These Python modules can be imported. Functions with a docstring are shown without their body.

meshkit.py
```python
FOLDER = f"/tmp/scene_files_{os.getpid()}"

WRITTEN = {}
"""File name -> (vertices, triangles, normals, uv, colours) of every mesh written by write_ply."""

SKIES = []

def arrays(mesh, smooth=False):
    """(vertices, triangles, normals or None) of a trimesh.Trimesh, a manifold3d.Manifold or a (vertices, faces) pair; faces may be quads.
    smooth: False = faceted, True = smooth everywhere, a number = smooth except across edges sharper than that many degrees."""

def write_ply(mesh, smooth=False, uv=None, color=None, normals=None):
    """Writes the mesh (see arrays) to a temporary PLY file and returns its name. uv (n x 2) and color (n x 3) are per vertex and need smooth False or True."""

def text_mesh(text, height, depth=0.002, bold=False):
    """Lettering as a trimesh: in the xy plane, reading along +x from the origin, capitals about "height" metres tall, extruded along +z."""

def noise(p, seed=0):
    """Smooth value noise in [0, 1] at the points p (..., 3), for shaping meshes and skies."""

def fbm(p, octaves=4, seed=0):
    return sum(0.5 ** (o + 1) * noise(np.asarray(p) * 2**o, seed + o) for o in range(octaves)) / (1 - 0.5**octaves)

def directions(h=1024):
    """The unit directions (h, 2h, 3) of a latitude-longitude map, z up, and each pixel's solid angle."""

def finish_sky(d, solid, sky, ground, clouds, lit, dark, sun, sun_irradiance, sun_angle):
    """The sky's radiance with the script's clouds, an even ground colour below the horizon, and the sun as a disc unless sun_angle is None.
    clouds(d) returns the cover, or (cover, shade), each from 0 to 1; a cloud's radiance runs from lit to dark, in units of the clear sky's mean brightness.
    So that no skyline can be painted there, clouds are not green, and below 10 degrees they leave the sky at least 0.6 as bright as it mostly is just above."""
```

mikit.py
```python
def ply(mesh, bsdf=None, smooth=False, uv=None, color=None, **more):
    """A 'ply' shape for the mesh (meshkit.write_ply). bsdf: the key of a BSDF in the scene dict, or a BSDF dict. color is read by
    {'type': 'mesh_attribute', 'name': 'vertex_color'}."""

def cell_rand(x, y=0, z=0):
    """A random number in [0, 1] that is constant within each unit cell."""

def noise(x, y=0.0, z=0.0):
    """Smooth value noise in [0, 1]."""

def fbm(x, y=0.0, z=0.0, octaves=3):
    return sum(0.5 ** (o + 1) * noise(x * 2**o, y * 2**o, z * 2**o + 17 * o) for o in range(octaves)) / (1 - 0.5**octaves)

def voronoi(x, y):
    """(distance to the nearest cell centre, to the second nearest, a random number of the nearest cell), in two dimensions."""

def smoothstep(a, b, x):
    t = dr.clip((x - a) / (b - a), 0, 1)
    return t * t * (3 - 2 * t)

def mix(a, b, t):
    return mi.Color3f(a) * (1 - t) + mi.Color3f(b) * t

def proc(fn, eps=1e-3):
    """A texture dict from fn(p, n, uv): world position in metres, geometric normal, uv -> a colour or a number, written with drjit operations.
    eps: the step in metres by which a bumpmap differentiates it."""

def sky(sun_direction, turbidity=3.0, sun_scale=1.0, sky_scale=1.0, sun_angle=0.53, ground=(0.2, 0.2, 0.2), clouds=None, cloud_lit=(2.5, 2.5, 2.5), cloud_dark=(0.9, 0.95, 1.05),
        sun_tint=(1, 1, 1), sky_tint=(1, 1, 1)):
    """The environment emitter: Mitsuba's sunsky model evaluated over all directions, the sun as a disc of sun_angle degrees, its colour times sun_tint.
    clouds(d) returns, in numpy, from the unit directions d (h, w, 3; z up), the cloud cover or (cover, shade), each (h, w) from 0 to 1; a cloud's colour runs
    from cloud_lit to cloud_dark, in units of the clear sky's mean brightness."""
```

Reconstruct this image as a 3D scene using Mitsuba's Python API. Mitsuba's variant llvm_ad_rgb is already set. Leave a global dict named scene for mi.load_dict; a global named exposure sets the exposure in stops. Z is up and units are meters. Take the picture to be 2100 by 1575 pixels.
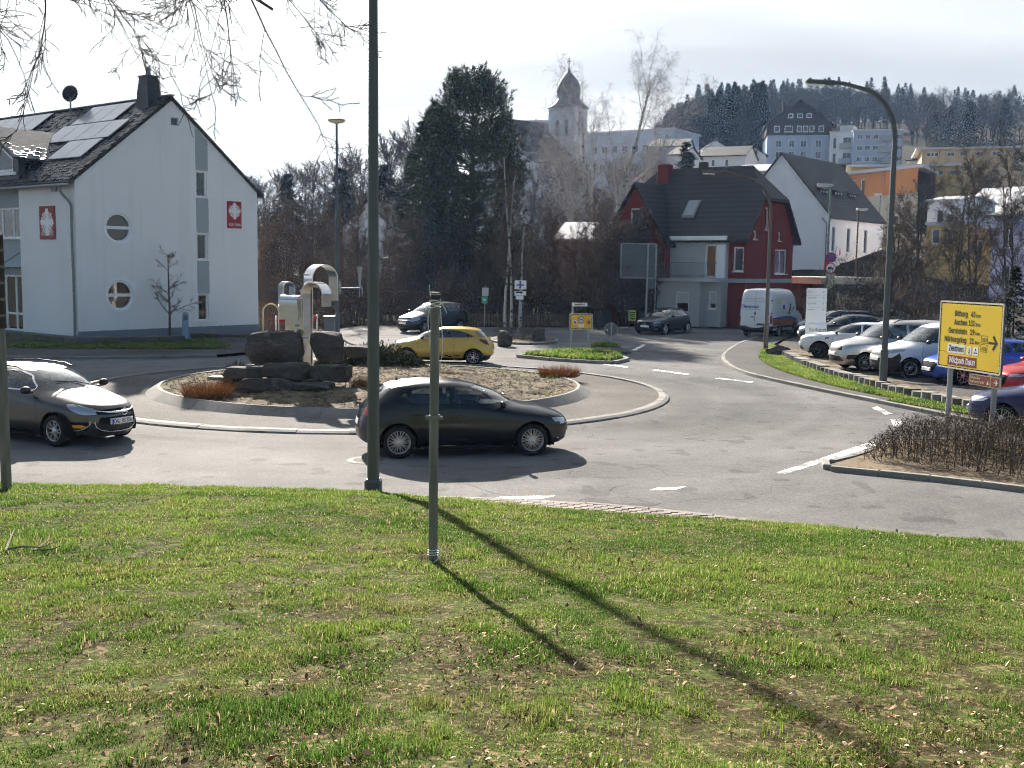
import math, random
import numpy as np, trimesh, shapely, mitsuba as mi, drjit as dr
from shapely.geometry import Polygon, LineString, Point, box as sbox
from shapely import affinity
from shapely.ops import unary_union
import mikit, meshkit
from mikit import noise, fbm, voronoi, cell_rand, smoothstep, mix, proc

# ------------------------------------------------------------------ camera, sky, exposure
F_PX, PITCH, ROLL, EYE = 2250.0, math.radians(6.14), 0.0135, 3.7   # photo pixels, metres above the road
_f = np.array([0, math.cos(PITCH), -math.sin(PITCH)]); _u0 = np.array([0, math.sin(PITCH), math.cos(PITCH)]); _r0 = np.array([1.0, 0, 0])
CAM_R = _r0 * math.cos(ROLL) + _u0 * math.sin(ROLL); CAM_U = _u0 * math.cos(ROLL) - _r0 * math.sin(ROLL); CAM = np.array([0, 0, EYE])
T = mi.ScalarTransform4f
scene, labels = {}, {}
scene['air'] = {'type': 'homogeneous', 'albedo': {'type': 'rgb', 'value': [.95, .965, .985]}, 'sigma_t': {'type': 'rgb', 'value': [.00007, .00011, .00018]},
                'phase': {'type': 'hg', 'g': 0.1}}
scene['camera'] = {'type': 'perspective', 'fov': 2 * math.degrees(math.atan(1050 / F_PX)), 'fov_axis': 'x', 'near_clip': 0.1, 'far_clip': 3000.0,
                   'to_world': T().look_at(origin=CAM.tolist(), target=(CAM + _f).tolist(), up=CAM_U.tolist()),
                   'medium': {'type': 'ref', 'id': 'air'}}
SUN_AZ, SUN_EL = math.radians(16.4), math.radians(27)
SUN = np.array([-math.sin(SUN_AZ) * math.cos(SUN_EL), math.cos(SUN_AZ) * math.cos(SUN_EL), math.sin(SUN_EL)])

def veil(d):
    """A thin high cloud sheet: nearly closed, with soft streaks."""
    q = d / np.maximum(d[..., 2:3] + 0.12, 0.05)
    a = meshkit.fbm(np.stack([q[..., 0] * 0.55 + q[..., 1] * .16, q[..., 1] * 1.5, d[..., 2] * 0 + 3], -1), 5, 3)
    b = meshkit.fbm(np.stack([q[..., 0] * 1.3, q[..., 1] * 3.1, d[..., 2] * 0 + 9], -1), 4, 8)
    s = np.clip((a - .47) * 3.0 + (b - .5) * 1.0 + .35, 0, 1)
    # the veil glows round the sun and thins out to deep blue away from it, as the dark blue shade on the walls tells
    ang = np.degrees(np.arccos(np.clip(d @ SUN, -1, 1))); t = np.clip((90 - ang) / 46, 0, 1)
    glow = .80 * np.exp(-ang / 7.2) + .075 * (1 - s) * np.clip(1.2 - ang / 60, 0, 1)
    return np.clip(t * t * (3 - 2 * t) * (1 + .2 * (a - .5)), 0, .97), np.clip(1 - glow, 0, 1)

scene['sky'] = mikit.sky(SUN.tolist(), turbidity=3.5, sun_scale=3.2, sky_scale=0.62, sun_angle=0.7, clouds=veil, cloud_lit=(24, 24.3, 23.5), cloud_dark=(2.05, 2.15, 2.27), sun_tint=(.80, .95, 1.33))
exposure = 2.5

# ------------------------------------------------------------------ helpers
rng = np.random.default_rng(7)
def ray(px, py): return _f + CAM_R * (px - 1050) / F_PX + CAM_U * (787.5 - py) / F_PX
def gp(px, py, z=0.0):
    d = ray(px, py); return CAM + d * (z - EYE) / d[2]
def at(px, py, y):
    d = ray(px, py); return CAM + d * y / d[1]

used = {}
def numbered(k):
    used[k] = used.get(k, 0) + 1
    return k if used[k] == 1 else f'{k}_{used[k] - 1:03d}'
def thing(name, label=None, cat=None, group=None, kind=None):
    k = numbered(name); put_label(k, label, cat, group, kind); return k
def put_label(k, label=None, cat=None, group=None, kind=None):
    d = {a: b for a, b in (('label', label), ('category', cat), ('group', group), ('kind', kind)) if b}
    if d: labels[k] = {**labels.get(k, {}), **d}
def ref(b): return {'type': 'ref', 'id': b}
def arr(m):
    if isinstance(m, tuple): return np.asarray(m[0], float), np.asarray(m[1], int)
    return np.asarray(m.vertices, float), np.asarray(m.faces, int)
def cat(ms):
    vs, fs, o = [], [], 0
    for m in ms:
        v, f = arr(m)
        if f.shape[1] == 4: f = np.vstack([f[:, [0, 1, 2]], f[:, [0, 2, 3]]])
        vs.append(v); fs.append(f + o); o += len(v)
    return np.vstack(vs), np.vstack(fs)
def move(m, loc=(0, 0, 0), rz=0.0, rx=0.0, ry=0.0, s=1.0):
    v, f = arr(m)
    v = v * s
    for a, (i, j) in ((rx, (1, 2)), (ry, (2, 0)), (rz, (0, 1))):
        if a:
            c, n = math.cos(a), math.sin(a); w = v.copy()
            w[:, i], w[:, j] = c * v[:, i] - n * v[:, j], n * v[:, i] + c * v[:, j]; v = w
    return v + np.asarray(loc, float), f
def add(parent, name, mesh, bsdf, smooth=False, frame=None, label=None, kind=None, **kw):
    """One entry of the scene under parent (or top-level when parent is None). frame: function that carries vertices to the world."""
    v, f = arr(mesh)
    if f.shape[1] == 4: f = np.vstack([f[:, [0, 1, 2]], f[:, [0, 2, 3]]])
    if frame is not None: v = frame(v)
    k = numbered(f'{parent}__{name}' if parent else name)
    scene[k] = mikit.ply(trimesh.Trimesh(v, f, process=False), bsdf, smooth=smooth, **kw)
    if label or kind: put_label(k, label, None, None, kind)
    return k
def solo(name, mesh, bsdf, label=None, cat_=None, group=None, kind=None, smooth=False, **kw):
    k = add(None, name, mesh, bsdf, smooth, **kw); put_label(k, label, cat_, group, kind); return k
def frame2(origin, ang):
    """Local x along ang (radians from world x), z up."""
    c, s = math.cos(ang), math.sin(ang); o = np.asarray(origin, float)
    R = np.array([[c, -s, 0], [s, c, 0], [0, 0, 1.0]])
    return lambda v: np.asarray(v) @ R.T + o

BOXF = np.array([[0, 2, 3, 1], [4, 5, 7, 6], [0, 1, 5, 4], [2, 6, 7, 3], [0, 4, 6, 2], [1, 3, 7, 5]])
def bx(x0, x1, y0, y1, z0, z1):
    v = np.array([[x, y, z] for x in (x0, x1) for y in (y0, y1) for z in (z0, z1)], float)
    f = np.array([[0, 1, 3, 2], [4, 6, 7, 5], [0, 4, 5, 1], [2, 3, 7, 6], [0, 2, 6, 4], [1, 5, 7, 3]])
    return v, np.vstack([f[:, [0, 1, 2]], f[:, [0, 2, 3]]])
def cbx(x0, x1, y0, y1, z0, z1, c=0.01):
    """Box with chamfered edges."""
    import manifold3d as m3
    p = []
    for sx, X in ((1, x0), (-1, x1)):
        for sy, Y in ((1, y0), (-1, y1)):
            for sz, Z in ((1, z0), (-1, z1)):
                p += [(X + sx * c, Y + sy * c, Z), (X + sx * c, Y, Z + sz * c), (X, Y + sy * c, Z + sz * c)]
    m = m3.Manifold.hull_points(np.array(p)).to_mesh()
    return np.array(m.vert_properties[:, :3], float), np.array(m.tri_verts, int)
def tube(pts, r, sides=8, caps=True):
    p = np.asarray(pts, float); r = np.broadcast_to(np.asarray(r, float), (len(p),))
    t = np.gradient(p, axis=0); t /= np.linalg.norm(t, axis=1, keepdims=True) + 1e-12
    a = np.cross(t, np.where(np.abs(t[:, 2:]) < .9, [[0, 0, 1.0]], [[1.0, 0, 0]])); a /= np.linalg.norm(a, axis=1, keepdims=True) + 1e-12
    for i in range(1, len(p)):
        q = a[i - 1] - t[i] * (a[i - 1] @ t[i]); a[i] = q / (np.linalg.norm(q) + 1e-12)
    b = np.cross(t, a); g = np.arange(sides) * 2 * np.pi / sides
    v = p[:, None] + r[:, None, None] * (np.cos(g)[None, :, None] * a[:, None] + np.sin(g)[None, :, None] * b[:, None])
    i, j = np.meshgrid(np.arange(len(p) - 1), np.arange(sides), indexing='ij')
    q = np.stack([i * sides + j, i * sides + (j + 1) % sides, (i + 1) * sides + (j + 1) % sides, (i + 1) * sides + j], -1).reshape(-1, 4)
    f = np.vstack([q[:, [0, 1, 2]], q[:, [0, 2, 3]]]); v = v.reshape(-1, 3)
    if caps:
        n = len(v); v = np.vstack([v, p[:1], p[-1:]]); k = np.arange(sides)
        f = np.vstack([f, np.stack([(k + 1) % sides, k, k * 0 + n], 1), np.stack([n - sides + k, n - sides + (k + 1) % sides, k * 0 + n + 1], 1)])
    return v, f
def lathe(prof, n=32):
    """prof: (radius, z) pairs round the z axis."""
    p = np.asarray(prof, float); g = np.arange(n) * 2 * np.pi / n
    v = np.stack([p[:, :1] * np.cos(g), p[:, :1] * np.sin(g), np.broadcast_to(p[:, 1:], (len(p), n))], -1).reshape(-1, 3)
    i, j = np.meshgrid(np.arange(len(p) - 1), np.arange(n), indexing='ij')
    q = np.stack([i * n + j, i * n + (j + 1) % n, (i + 1) * n + (j + 1) % n, (i + 1) * n + j], -1).reshape(-1, 4)
    return v, np.vstack([q[:, [0, 1, 2]], q[:, [0, 2, 3]]])
def geoms(p): return [g for g in getattr(p, 'geoms', [p]) if g.geom_type == 'Polygon' and g.area > 1e-9]
def flat(poly, z=0.0, dens=None):
    """A polygon as a sheet facing up (dens: split triangles to about that edge)."""
    out = []
    for g in geoms(poly):
        v, f = trimesh.creation.triangulate_polygon(g, engine='earcut')
        out.append((np.c_[v, np.full(len(v), z)], f))
    v, f = cat(out)
    n = np.cross(v[f[:, 1]] - v[f[:, 0]], v[f[:, 2]] - v[f[:, 0]])[:, 2]
    f[n < 0] = f[n < 0][:, ::-1]
    if dens:
        v, f = trimesh.remesh.subdivide_to_size(v, f, dens, max_iter=12)
    return v, f
def prism(poly, z0, z1):
    out = []
    for g in geoms(poly):
        m = trimesh.creation.extrude_polygon(g, z1 - z0, engine='earcut'); m.apply_translation([0, 0, z0]); out.append(m)
    return cat(out)
def wallpoly(poly, y0, y1):
    """Polygon drawn in x-z, extruded along y from y0 to y1."""
    v, f = prism(poly, 0, 1)
    return np.c_[v[:, 0], y0 + v[:, 2] * (y1 - y0), v[:, 1]], f[:, ::-1] if y1 > y0 else f
def ring(c, r, n=48, a0=0.0, a1=2 * np.pi):
    t = np.linspace(a0, a1, n); return np.c_[c[0] + r * np.cos(t), c[1] + r * np.sin(t)]
def text(s, h, bold=False, depth=.004): return arr(meshkit.text_mesh(s, h, depth, bold))
def upright(m, frame, x, y, z):
    """Flat lettering or a flat xy drawing stood up: its xy becomes local x-z, its z local -y."""
    v, f = arr(m); return frame(np.c_[v[:, 0] + x, y - v[:, 2], v[:, 1] + z]), f
def spline(pts, n=40):
    from scipy.interpolate import CubicSpline
    p = np.asarray(pts, float); d = np.r_[0, np.cumsum(np.linalg.norm(np.diff(p, axis=0), axis=1) ** .5)]
    return CubicSpline(d, p)(np.linspace(0, d[-1], n))

# ------------------------------------------------------------------ materials
def rgb(*c): return {'type': 'rgb', 'value': list(c)}
def mat(name, color, rough=.6, **kw):
    kw = {'specular': .15 if rough >= .7 else .4, **kw}
    b = {'type': 'principled', 'base_color': color if isinstance(color, dict) else rgb(*color), 'roughness': rough, **kw}
    scene[name] = {'type': 'twosided', 'bsdf': b}; return name
def pmat(name, fn, rough=.8, bump=None, eps=2e-3, **kw):
    kw = {'specular': .12 if rough >= .7 else .4, **kw}
    b = {'type': 'principled', 'base_color': proc(fn), 'roughness': rough, **kw}
    if bump is not None: b = {'type': 'bumpmap', 'arbitrary': proc(bump, eps), 'bsdf': b, 'scale': 1.0}
    scene[name] = {'type': 'twosided', 'bsdf': b}; return name
def asphalt(p, n, uv):
    a = fbm(p.x * .35, p.y * .35, 1.0, 4); b = noise(p.x * 38, p.y * 38, 2.0); c = fbm(p.x * 1.7, p.y * 1.7, 5.0, 3)
    rr = dr.sqrt(dr.square(p.x + 4.1) + dr.square(p.y - 32.3)); an = dr.atan2(p.y - 32.3, p.x + 4.1)
    lane = fbm(rr * 1.15, an * 1.6, 2.0, 3); spot = smoothstep(.70, .80, fbm(p.x * 2.3 + 11, p.y * 2.3, 6.0, 2))
    wx, wy = p.x + 1.6 * fbm(p.x * .6, p.y * .6, 9.0, 3), p.y + 1.6 * fbm(p.x * .6 + 40, p.y * .6, 3.0, 3)
    d1, d2, _ = voronoi(wx * .55, wy * .55); crack = (1 - smoothstep(.004, .018, d2 - d1)) * smoothstep(.46, .58, fbm(p.x * .23 + 7, p.y * .23, 4.0, 2))
    k = .125 + .085 * (a - .5) + .040 * (c - .5) + .05 * (b - .5)
    k = (k + .075 * (lane - .5)) * (1 - .45 * crack) * (1 - .25 * spot)
    return mi.Color3f(k * 1.0, k * .985, k * .96)
pmat('m_asphalt', asphalt, .85, specular=.04)
def asphalt2(p, n, uv):
    a = fbm(p.x * .8 + 20, p.y * .8, 1.0, 4); b = noise(p.x * 45, p.y * 45, 2.0)
    k = .100 + .08 * (a - .5) + .07 * (b - .5)
    return mi.Color3f(k * 1.05, k * 1.0, k * .93)
pmat('m_apron', asphalt2, .85, specular=.04)
def paving(p, n, uv):
    a = fbm(p.x * .5 + 3, p.y * .5, 1.0, 3); b = noise(p.x * 22, p.y * 22, 2.0)
    k = .075 + .05 * (a - .5) + .04 * (b - .5)
    return mi.Color3f(k * 1.03, k, k * .95)
pmat('m_paving', paving, .85, specular=.05)
def concrete(p, n, uv):
    a = fbm(p.x * 1.5, p.y * 1.5, p.z * 3, 4); b = noise(p.x * 30, p.y * 30, p.z * 30)
    k = .20 + .17 * (a - .5) + .06 * (b - .5)
    return mi.Color3f(k * 1.03, k, k * .92)
pmat('m_concrete', concrete, .8)
def stone_edge(p, n, uv):
    a = fbm(p.x * 3, p.y * 3, p.z * 6, 4); m = smoothstep(.5, .62, fbm(p.x * 1.2 + 9, p.y * 1.2, 2.0, 3))
    k = .10 + .12 * (a - .4)
    return mix(mi.Color3f(k * 1.05, k, k * .88), mi.Color3f(.13, .13, .05), m * .7)
pmat('m_edge', stone_edge, .9)
def paver_c(p, n, uv):
    r = uv.x; k = .20 + .10 * (r - .5) + .05 * (noise(p.x * 30, p.y * 30, 1.0) - .5)
    return mi.Color3f(k * 1.1, k * .95, k * .85)
pmat('m_paver', paver_c, .85)
def paint_w(p, n, uv):
    w = smoothstep(.36, .5, fbm(p.x * 5, p.y * 5, 1.0, 4)); return mix(mi.Color3f(.16, .16, .155), mi.Color3f(.72, .71, .66), w)
pmat('m_roadpaint', paint_w, .6)
def soil(p, n, uv):
    a = fbm(p.x * 2.2, p.y * 2.2, p.z, 4); b = fbm(p.x * 14, p.y * 14, 3.0, 3)
    k = smoothstep(.35, .65, a * .55 + b * .45)
    return mix(mi.Color3f(.040, .031, .022), mi.Color3f(.16, .125, .082), k)
pmat('m_mulch', soil, .95)
def lawn_soil(p, n, uv):
    a = fbm(p.x * 1.1, p.y * 1.1, 0.5, 3); b = fbm(p.x * 9, p.y * 9, 2.0, 3)
    c = fbm(p.x * 33, p.y * 33, 7.0, 2); g = mix(mi.Color3f(.055, .045, .024), mi.Color3f(.060, .078, .022), smoothstep(.38, .6, a * .6 + b * .4)); g = mix(g, mi.Color3f(.15, .115, .065), smoothstep(.58, .72, c))
    return g * (.35 + 1.1 * b)
pmat('m_lawn_soil', lawn_soil, .95, specular=.03, bump=lambda p, n, uv: .012 * fbm(p.x * 38, p.y * 38, 1.0, 3), eps=6e-3)
def hillside(p, n, uv):
    a = fbm(p.x * .06, p.y * .06, 0.5, 3); b = fbm(p.x * .7, p.y * .7, 2.0, 3)
    return mix(mi.Color3f(.024, .019, .014), mi.Color3f(.034, .032, .018), smoothstep(.42, .6, a)) * (.6 + .8 * b)
pmat('m_hill', hillside, .95)
def far_forest(p, n, uv):
    b = fbm(p.x * .25, p.y * .25, p.z * .25, 4); return mix(mi.Color3f(.03, .03, .022), mi.Color3f(.07, .06, .045), b)
def stucco(c, s=.10):
    def fn(p, n, uv):
        a = fbm(p.x * .4, p.y * .4, p.z * .4, 3); b = fbm(p.x * 7, p.y * 7, p.z * 3.0, 3)
        st = fbm((p.x + p.y) * 2.6, 3.0, p.z * .18, 3)
        k = 1 + s * (a - .5) + s * .4 * (b - .5) - s * .8 * smoothstep(.52, .75, st)
        return mi.Color3f(c[0] * k, c[1] * k, c[2] * k)
    return fn
pmat('m_white_wall', stucco((.80, .80, .80), .05), .9, bump=lambda p, n, uv: .0012 * noise(p.x * 60, p.y * 60, p.z * 60), eps=4e-3)
def plain_wall(name, c, s=.14, r=.9): pmat(name, stucco(c, s), r)
plain_wall('m_grey_wall', (.42, .43, .42))
plain_wall('m_red_wall', (.19, .034, .030), .2)
plain_wall('m_bright_white', (.88, .88, .90), .05)
plain_wall('m_town_white', (.72, .72, .73))
plain_wall('m_town_blue', (.40, .46, .56))
plain_wall('m_town_orange', (.62, .27, .11))
plain_wall('m_town_ochre', (.60, .42, .17))
plain_wall('m_town_sand', (.62, .48, .30))
plain_wall('m_lilac', (.30, .32, .48))
def slate(p, n, uv):
    a = fbm(p.x * .6, p.y * .6, p.z * .6, 3); r = uv.x
    k = .034 + .03 * (a - .5) + .02 * (r - .5)
    return mi.Color3f(k, k * 1.02, k * 1.1)
pmat('m_slate', slate, .40, specular=.38)
def rooftile(p, n, uv):
    a = fbm(p.x * .5, p.y * .5, p.z * .5, 3); rows = dr.abs((p.z * 3.1 - dr.floor(p.z * 3.1)) - .5) * 2
    k = (.016 + .014 * (a - .5)) * (.7 + .5 * rows)
    return mi.Color3f(k, k * 1.04, k * 1.15)
pmat('m_roof_dark', rooftile, .6)
def rock(p, n, uv):
    a = fbm(p.x * 2, p.y * 2, p.z * 3, 4); b = fbm(p.x * 13, p.y * 13, p.z * 13, 3); l = smoothstep(.62, .72, fbm(p.x * 4 + 5, p.y * 4, p.z * 4, 3)) * smoothstep(-.2, .6, n.z)
    k = .060 + .07 * (a - .45) + .05 * (b - .5)
    return mix(mi.Color3f(k * 1.12, k, k * .88), mi.Color3f(.17, .17, .14), l * .6)
pmat('m_rock', rock, .9)
def bark(p, n, uv):
    b = fbm(p.x * 6, p.y * 6, p.z * 2.0, 3); k = .085 + .08 * (b - .5)
    return mi.Color3f(k * 1.08, k * .92, k * .76)
pmat('m_bark', bark, .95)
def birchbark(p, n, uv):
    b = smoothstep(.58, .66, fbm(p.x * 3, p.y * 3, p.z * 5.0, 3)); return mix(mi.Color3f(.48, .46, .42), mi.Color3f(.07, .06, .055), b)
pmat('m_birch', birchbark, .8)
mat('m_twig', (.105, .083, .066), .9)
mat('m_twig_red', (.125, .090, .068), .9)
mat('m_twig_grey', (.165, .14, .12), .9)
mat('m_black_plastic', (.018, .018, .02), .55)
mat('m_rubber', (.02, .02, .021), .8)
mat('m_dark_void', (.012, .012, .013), .9)
mat('m_alloy', (.62, .63, .65), .28, metallic=.85)
mat('m_alloy_dark', (.05, .05, .055), .35, metallic=.5)
mat('m_chrome', (.85, .86, .88), .12, metallic=1.0)
def steel(p, n, uv):
    a = fbm(p.x * 3 + p.z, p.y * 3, p.z * 9, 3); return mi.Color3f(.66 + .2 * (a - .5), .67 + .2 * (a - .5), .68 + .2 * (a - .5))
pmat('m_steel', steel, .15, metallic=1.0)
mat('m_galv', (.30, .32, .33), .48, metallic=.45)
mat('m_pole_grey', (.085, .098, .098), .5, metallic=.2)
mat('m_pole_dark', (.10, .085, .075), .5, metallic=.2)
mat('m_pole_green', (.16, .24, .20), .5)
def old_pole(p, n, uv):
    a = fbm(p.x * 30, p.y * 30, p.z * 3, 4); k = .15 + .13 * (a - .5); return mi.Color3f(k, k * 1.0, k * .92)
pmat('m_old_pole', old_pole, .55, metallic=.2)
mat('m_headlamp', (.46, .49, .53), .12, metallic=.75, clearcoat=1.0)
mat('m_lamp_red', (.38, .012, .012), .12, clearcoat=1.0)
mat('m_lamp_dark', (.10, .012, .012), .12, clearcoat=1.0)
mat('m_amber', (.8, .35, .06), .2)
mat('m_white_plastic', (.78, .79, .80), .4)
mat('m_plate', (.75, .76, .77), .35)
mat('m_ink', (.015, .015, .016), .5)
mat('m_blue_ink', (.02, .07, .36), .5)
mat('m_sign_yellow', (.80, .56, .035), .38)
mat('m_sign_orange', (.78, .42, .03), .42)
mat('m_sign_brown', (.20, .055, .025), .42)
mat('m_sign_white', (.80, .80, .80), .4)
mat('m_sign_red', (.50, .02, .03), .45)
mat('m_sign_blue', (.09, .07, .28), .45)
mat('m_sign_back', (.10, .115, .12), .5, metallic=.3)
mat('m_frame_cream', (.68, .61, .45), .4)
mat('m_board_red', (.33, .022, .028), .45)
mat('m_board_red_dull', (.27, .045, .035), .55)
mat('m_white_frame', (.82, .82, .83), .45)
mat('m_plinth', (.21, .23, .26), .85)
mat('m_grey_panel', (.36, .40, .41), .7)
mat('m_zinc', (.20, .22, .23), .5, metallic=.5)
mat('m_solar', (.20, .22, .26), .16, specular=.8, clearcoat=1.0)
mat('m_curtain', (.17, .12, .085), .9)
mat('m_room', (.03, .028, .026), .9)
mat('m_shutter', (.50, .50, .47), .6)
mat('m_timber', (.045, .035, .03), .85)
mat('m_lime_notice', (.62, .66, .10), .6)
mat('m_green_sign', (.06, .36, .22), .45)
mat('m_bin', (.028, .034, .034), .5)
mat('m_bin_grey', (.16, .18, .18), .5)
mat('m_cord', (.72, .72, .70), .7)
mat('m_fence_wood', (.16, .12, .085), .9)
mat('m_moss_green', (.05, .09, .03), .95)
scene['m_pane'] = {'type': 'thindielectric', 'int_ior': 1.5, 'specular_transmittance': rgb(.62, .66, .66)}
scene['m_car_glass'] = {'type': 'thindielectric', 'int_ior': 1.6, 'specular_transmittance': rgb(.34, .38, .40)}
scene['m_windshield'] = {'type': 'thindielectric', 'int_ior': 1.7, 'specular_transmittance': rgb(.60, .66, .66)}
mat('m_far_glass', (.05, .06, .075), .12, specular=.7)
mat('m_seat', (.05, .05, .055), .85)
def carpaint(name, c, flake=0.0, alpha=.09):
    """Lacquered paint; flake mixes in a metallic base under the same lacquer look."""
    coat = lambda a: {'type': 'roughplastic', 'diffuse_reflectance': rgb(*c), 'alpha': a, 'int_ior': 1.55, 'nonlinear': True}
    lac = {'type': 'blendbsdf', 'weight': .45, 'a': coat(.025), 'b': coat(.20)}
    if flake: lac = {'type': 'blendbsdf', 'weight': flake, 'a': lac, 'b': {'type': 'principled', 'base_color': rgb(*[min(1, x * 2.2) for x in c]), 'metallic': 1.0, 'roughness': .32, 'clearcoat': 1.0}}
    scene[name] = {'type': 'twosided', 'bsdf': lac}; return name
# ------------------------------------------------------------------ terrain, roads, pavements
def sstep(a, b, x):
    t = np.clip((np.asarray(x, float) - a) / (b - a), 0, 1); return t * t * (3 - 2 * t)
def terrain(x, y):
    x, y = np.asarray(x, float), np.asarray(y, float)
    a = x / np.maximum(y, 20)
    g = .30 + .70 * sstep(-.22, .22, a)
    z = 50 * sstep(78, 430, y) * g + 6 * sstep(66, 130, y) * sstep(.1, .3, a)
    z = z - 12 * sstep(430, 800, y)
    q = np.stack([x * .02, y * .02, x * 0], -1)
    return z + (meshkit.fbm(q, 3, 4) - .5) * 5 * sstep(90, 200, y) - .06
gx = np.r_[-700, -450, -300, -220, -160, -120, np.linspace(-95, 95, 60), 120, 160, 220, 300, 450, 700]
gy = np.r_[-120, -60, -30, np.linspace(-12, 72, 22), np.linspace(76, 300, 70), np.linspace(306, 520, 40), 600, 750, 950]
X, Y = np.meshgrid(gx, gy); Z = terrain(X, Y)
# the natural ground drops under the camera's bank and is level under the roads
V = np.stack([X, Y, Z], -1).reshape(-1, 3); n_ = len(gx)
i, j = np.meshgrid(np.arange(len(gy) - 1), np.arange(n_ - 1), indexing='ij'); q = (i * n_ + j).ravel()
solo('ground', (V, np.vstack([np.c_[q, q + 1, q + n_ + 1], np.c_[q, q + n_ + 1, q + n_]])), 'm_hill', 'rising brown and green ground under the town and the wooded hill', 'ground', kind='structure', smooth=True)

RC = np.array([-4.1, 32.3])
near_edge = spline([(-30, 20.4), (-20, 18.7), (-8, 17.6), (-2.2, 17.25), (1.1, 16.87), (3.5, 15.9), (6.8, 14.1), (12, 10.6), (20, 4.2)], 90)
right_kerb = np.array([gp(*p)[:2] for p in [(1668, 652), (1640, 661), (1600, 674), (1560, 690), (1520, 704), (1495, 718), (1480, 732), (1484, 745), (1502, 758), (1530, 769), (1600, 786), (1705, 808), (1850, 838), (2004, 870)]])
right_kerb = np.vstack([[34, 112], [27, 93], spline(right_kerb, 60), [12.9, 24.2], [16, 20.5], [24, 13]])
left_edge = np.array([(-30, 39.6), (-19, 40.6), (-14.7, 41.3), (-11.5, 42.6), (-10.4, 44.5), (-10.6, 50), (-10.5, 60), (-9, 66.5), (-2, 66.6), (3, 67.2), (8, 69.5), (10.9, 73), (13.8, 78.4), (16.9, 85.0), (24, 99), (31, 114)])
road = Polygon(np.vstack([near_edge, right_kerb[::-1], left_edge[::-1]])).buffer(0)
solo('road', flat(road, 0.0), 'm_asphalt', 'grey cracked asphalt of the roundabout and its roads', 'road', kind='structure')

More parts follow.
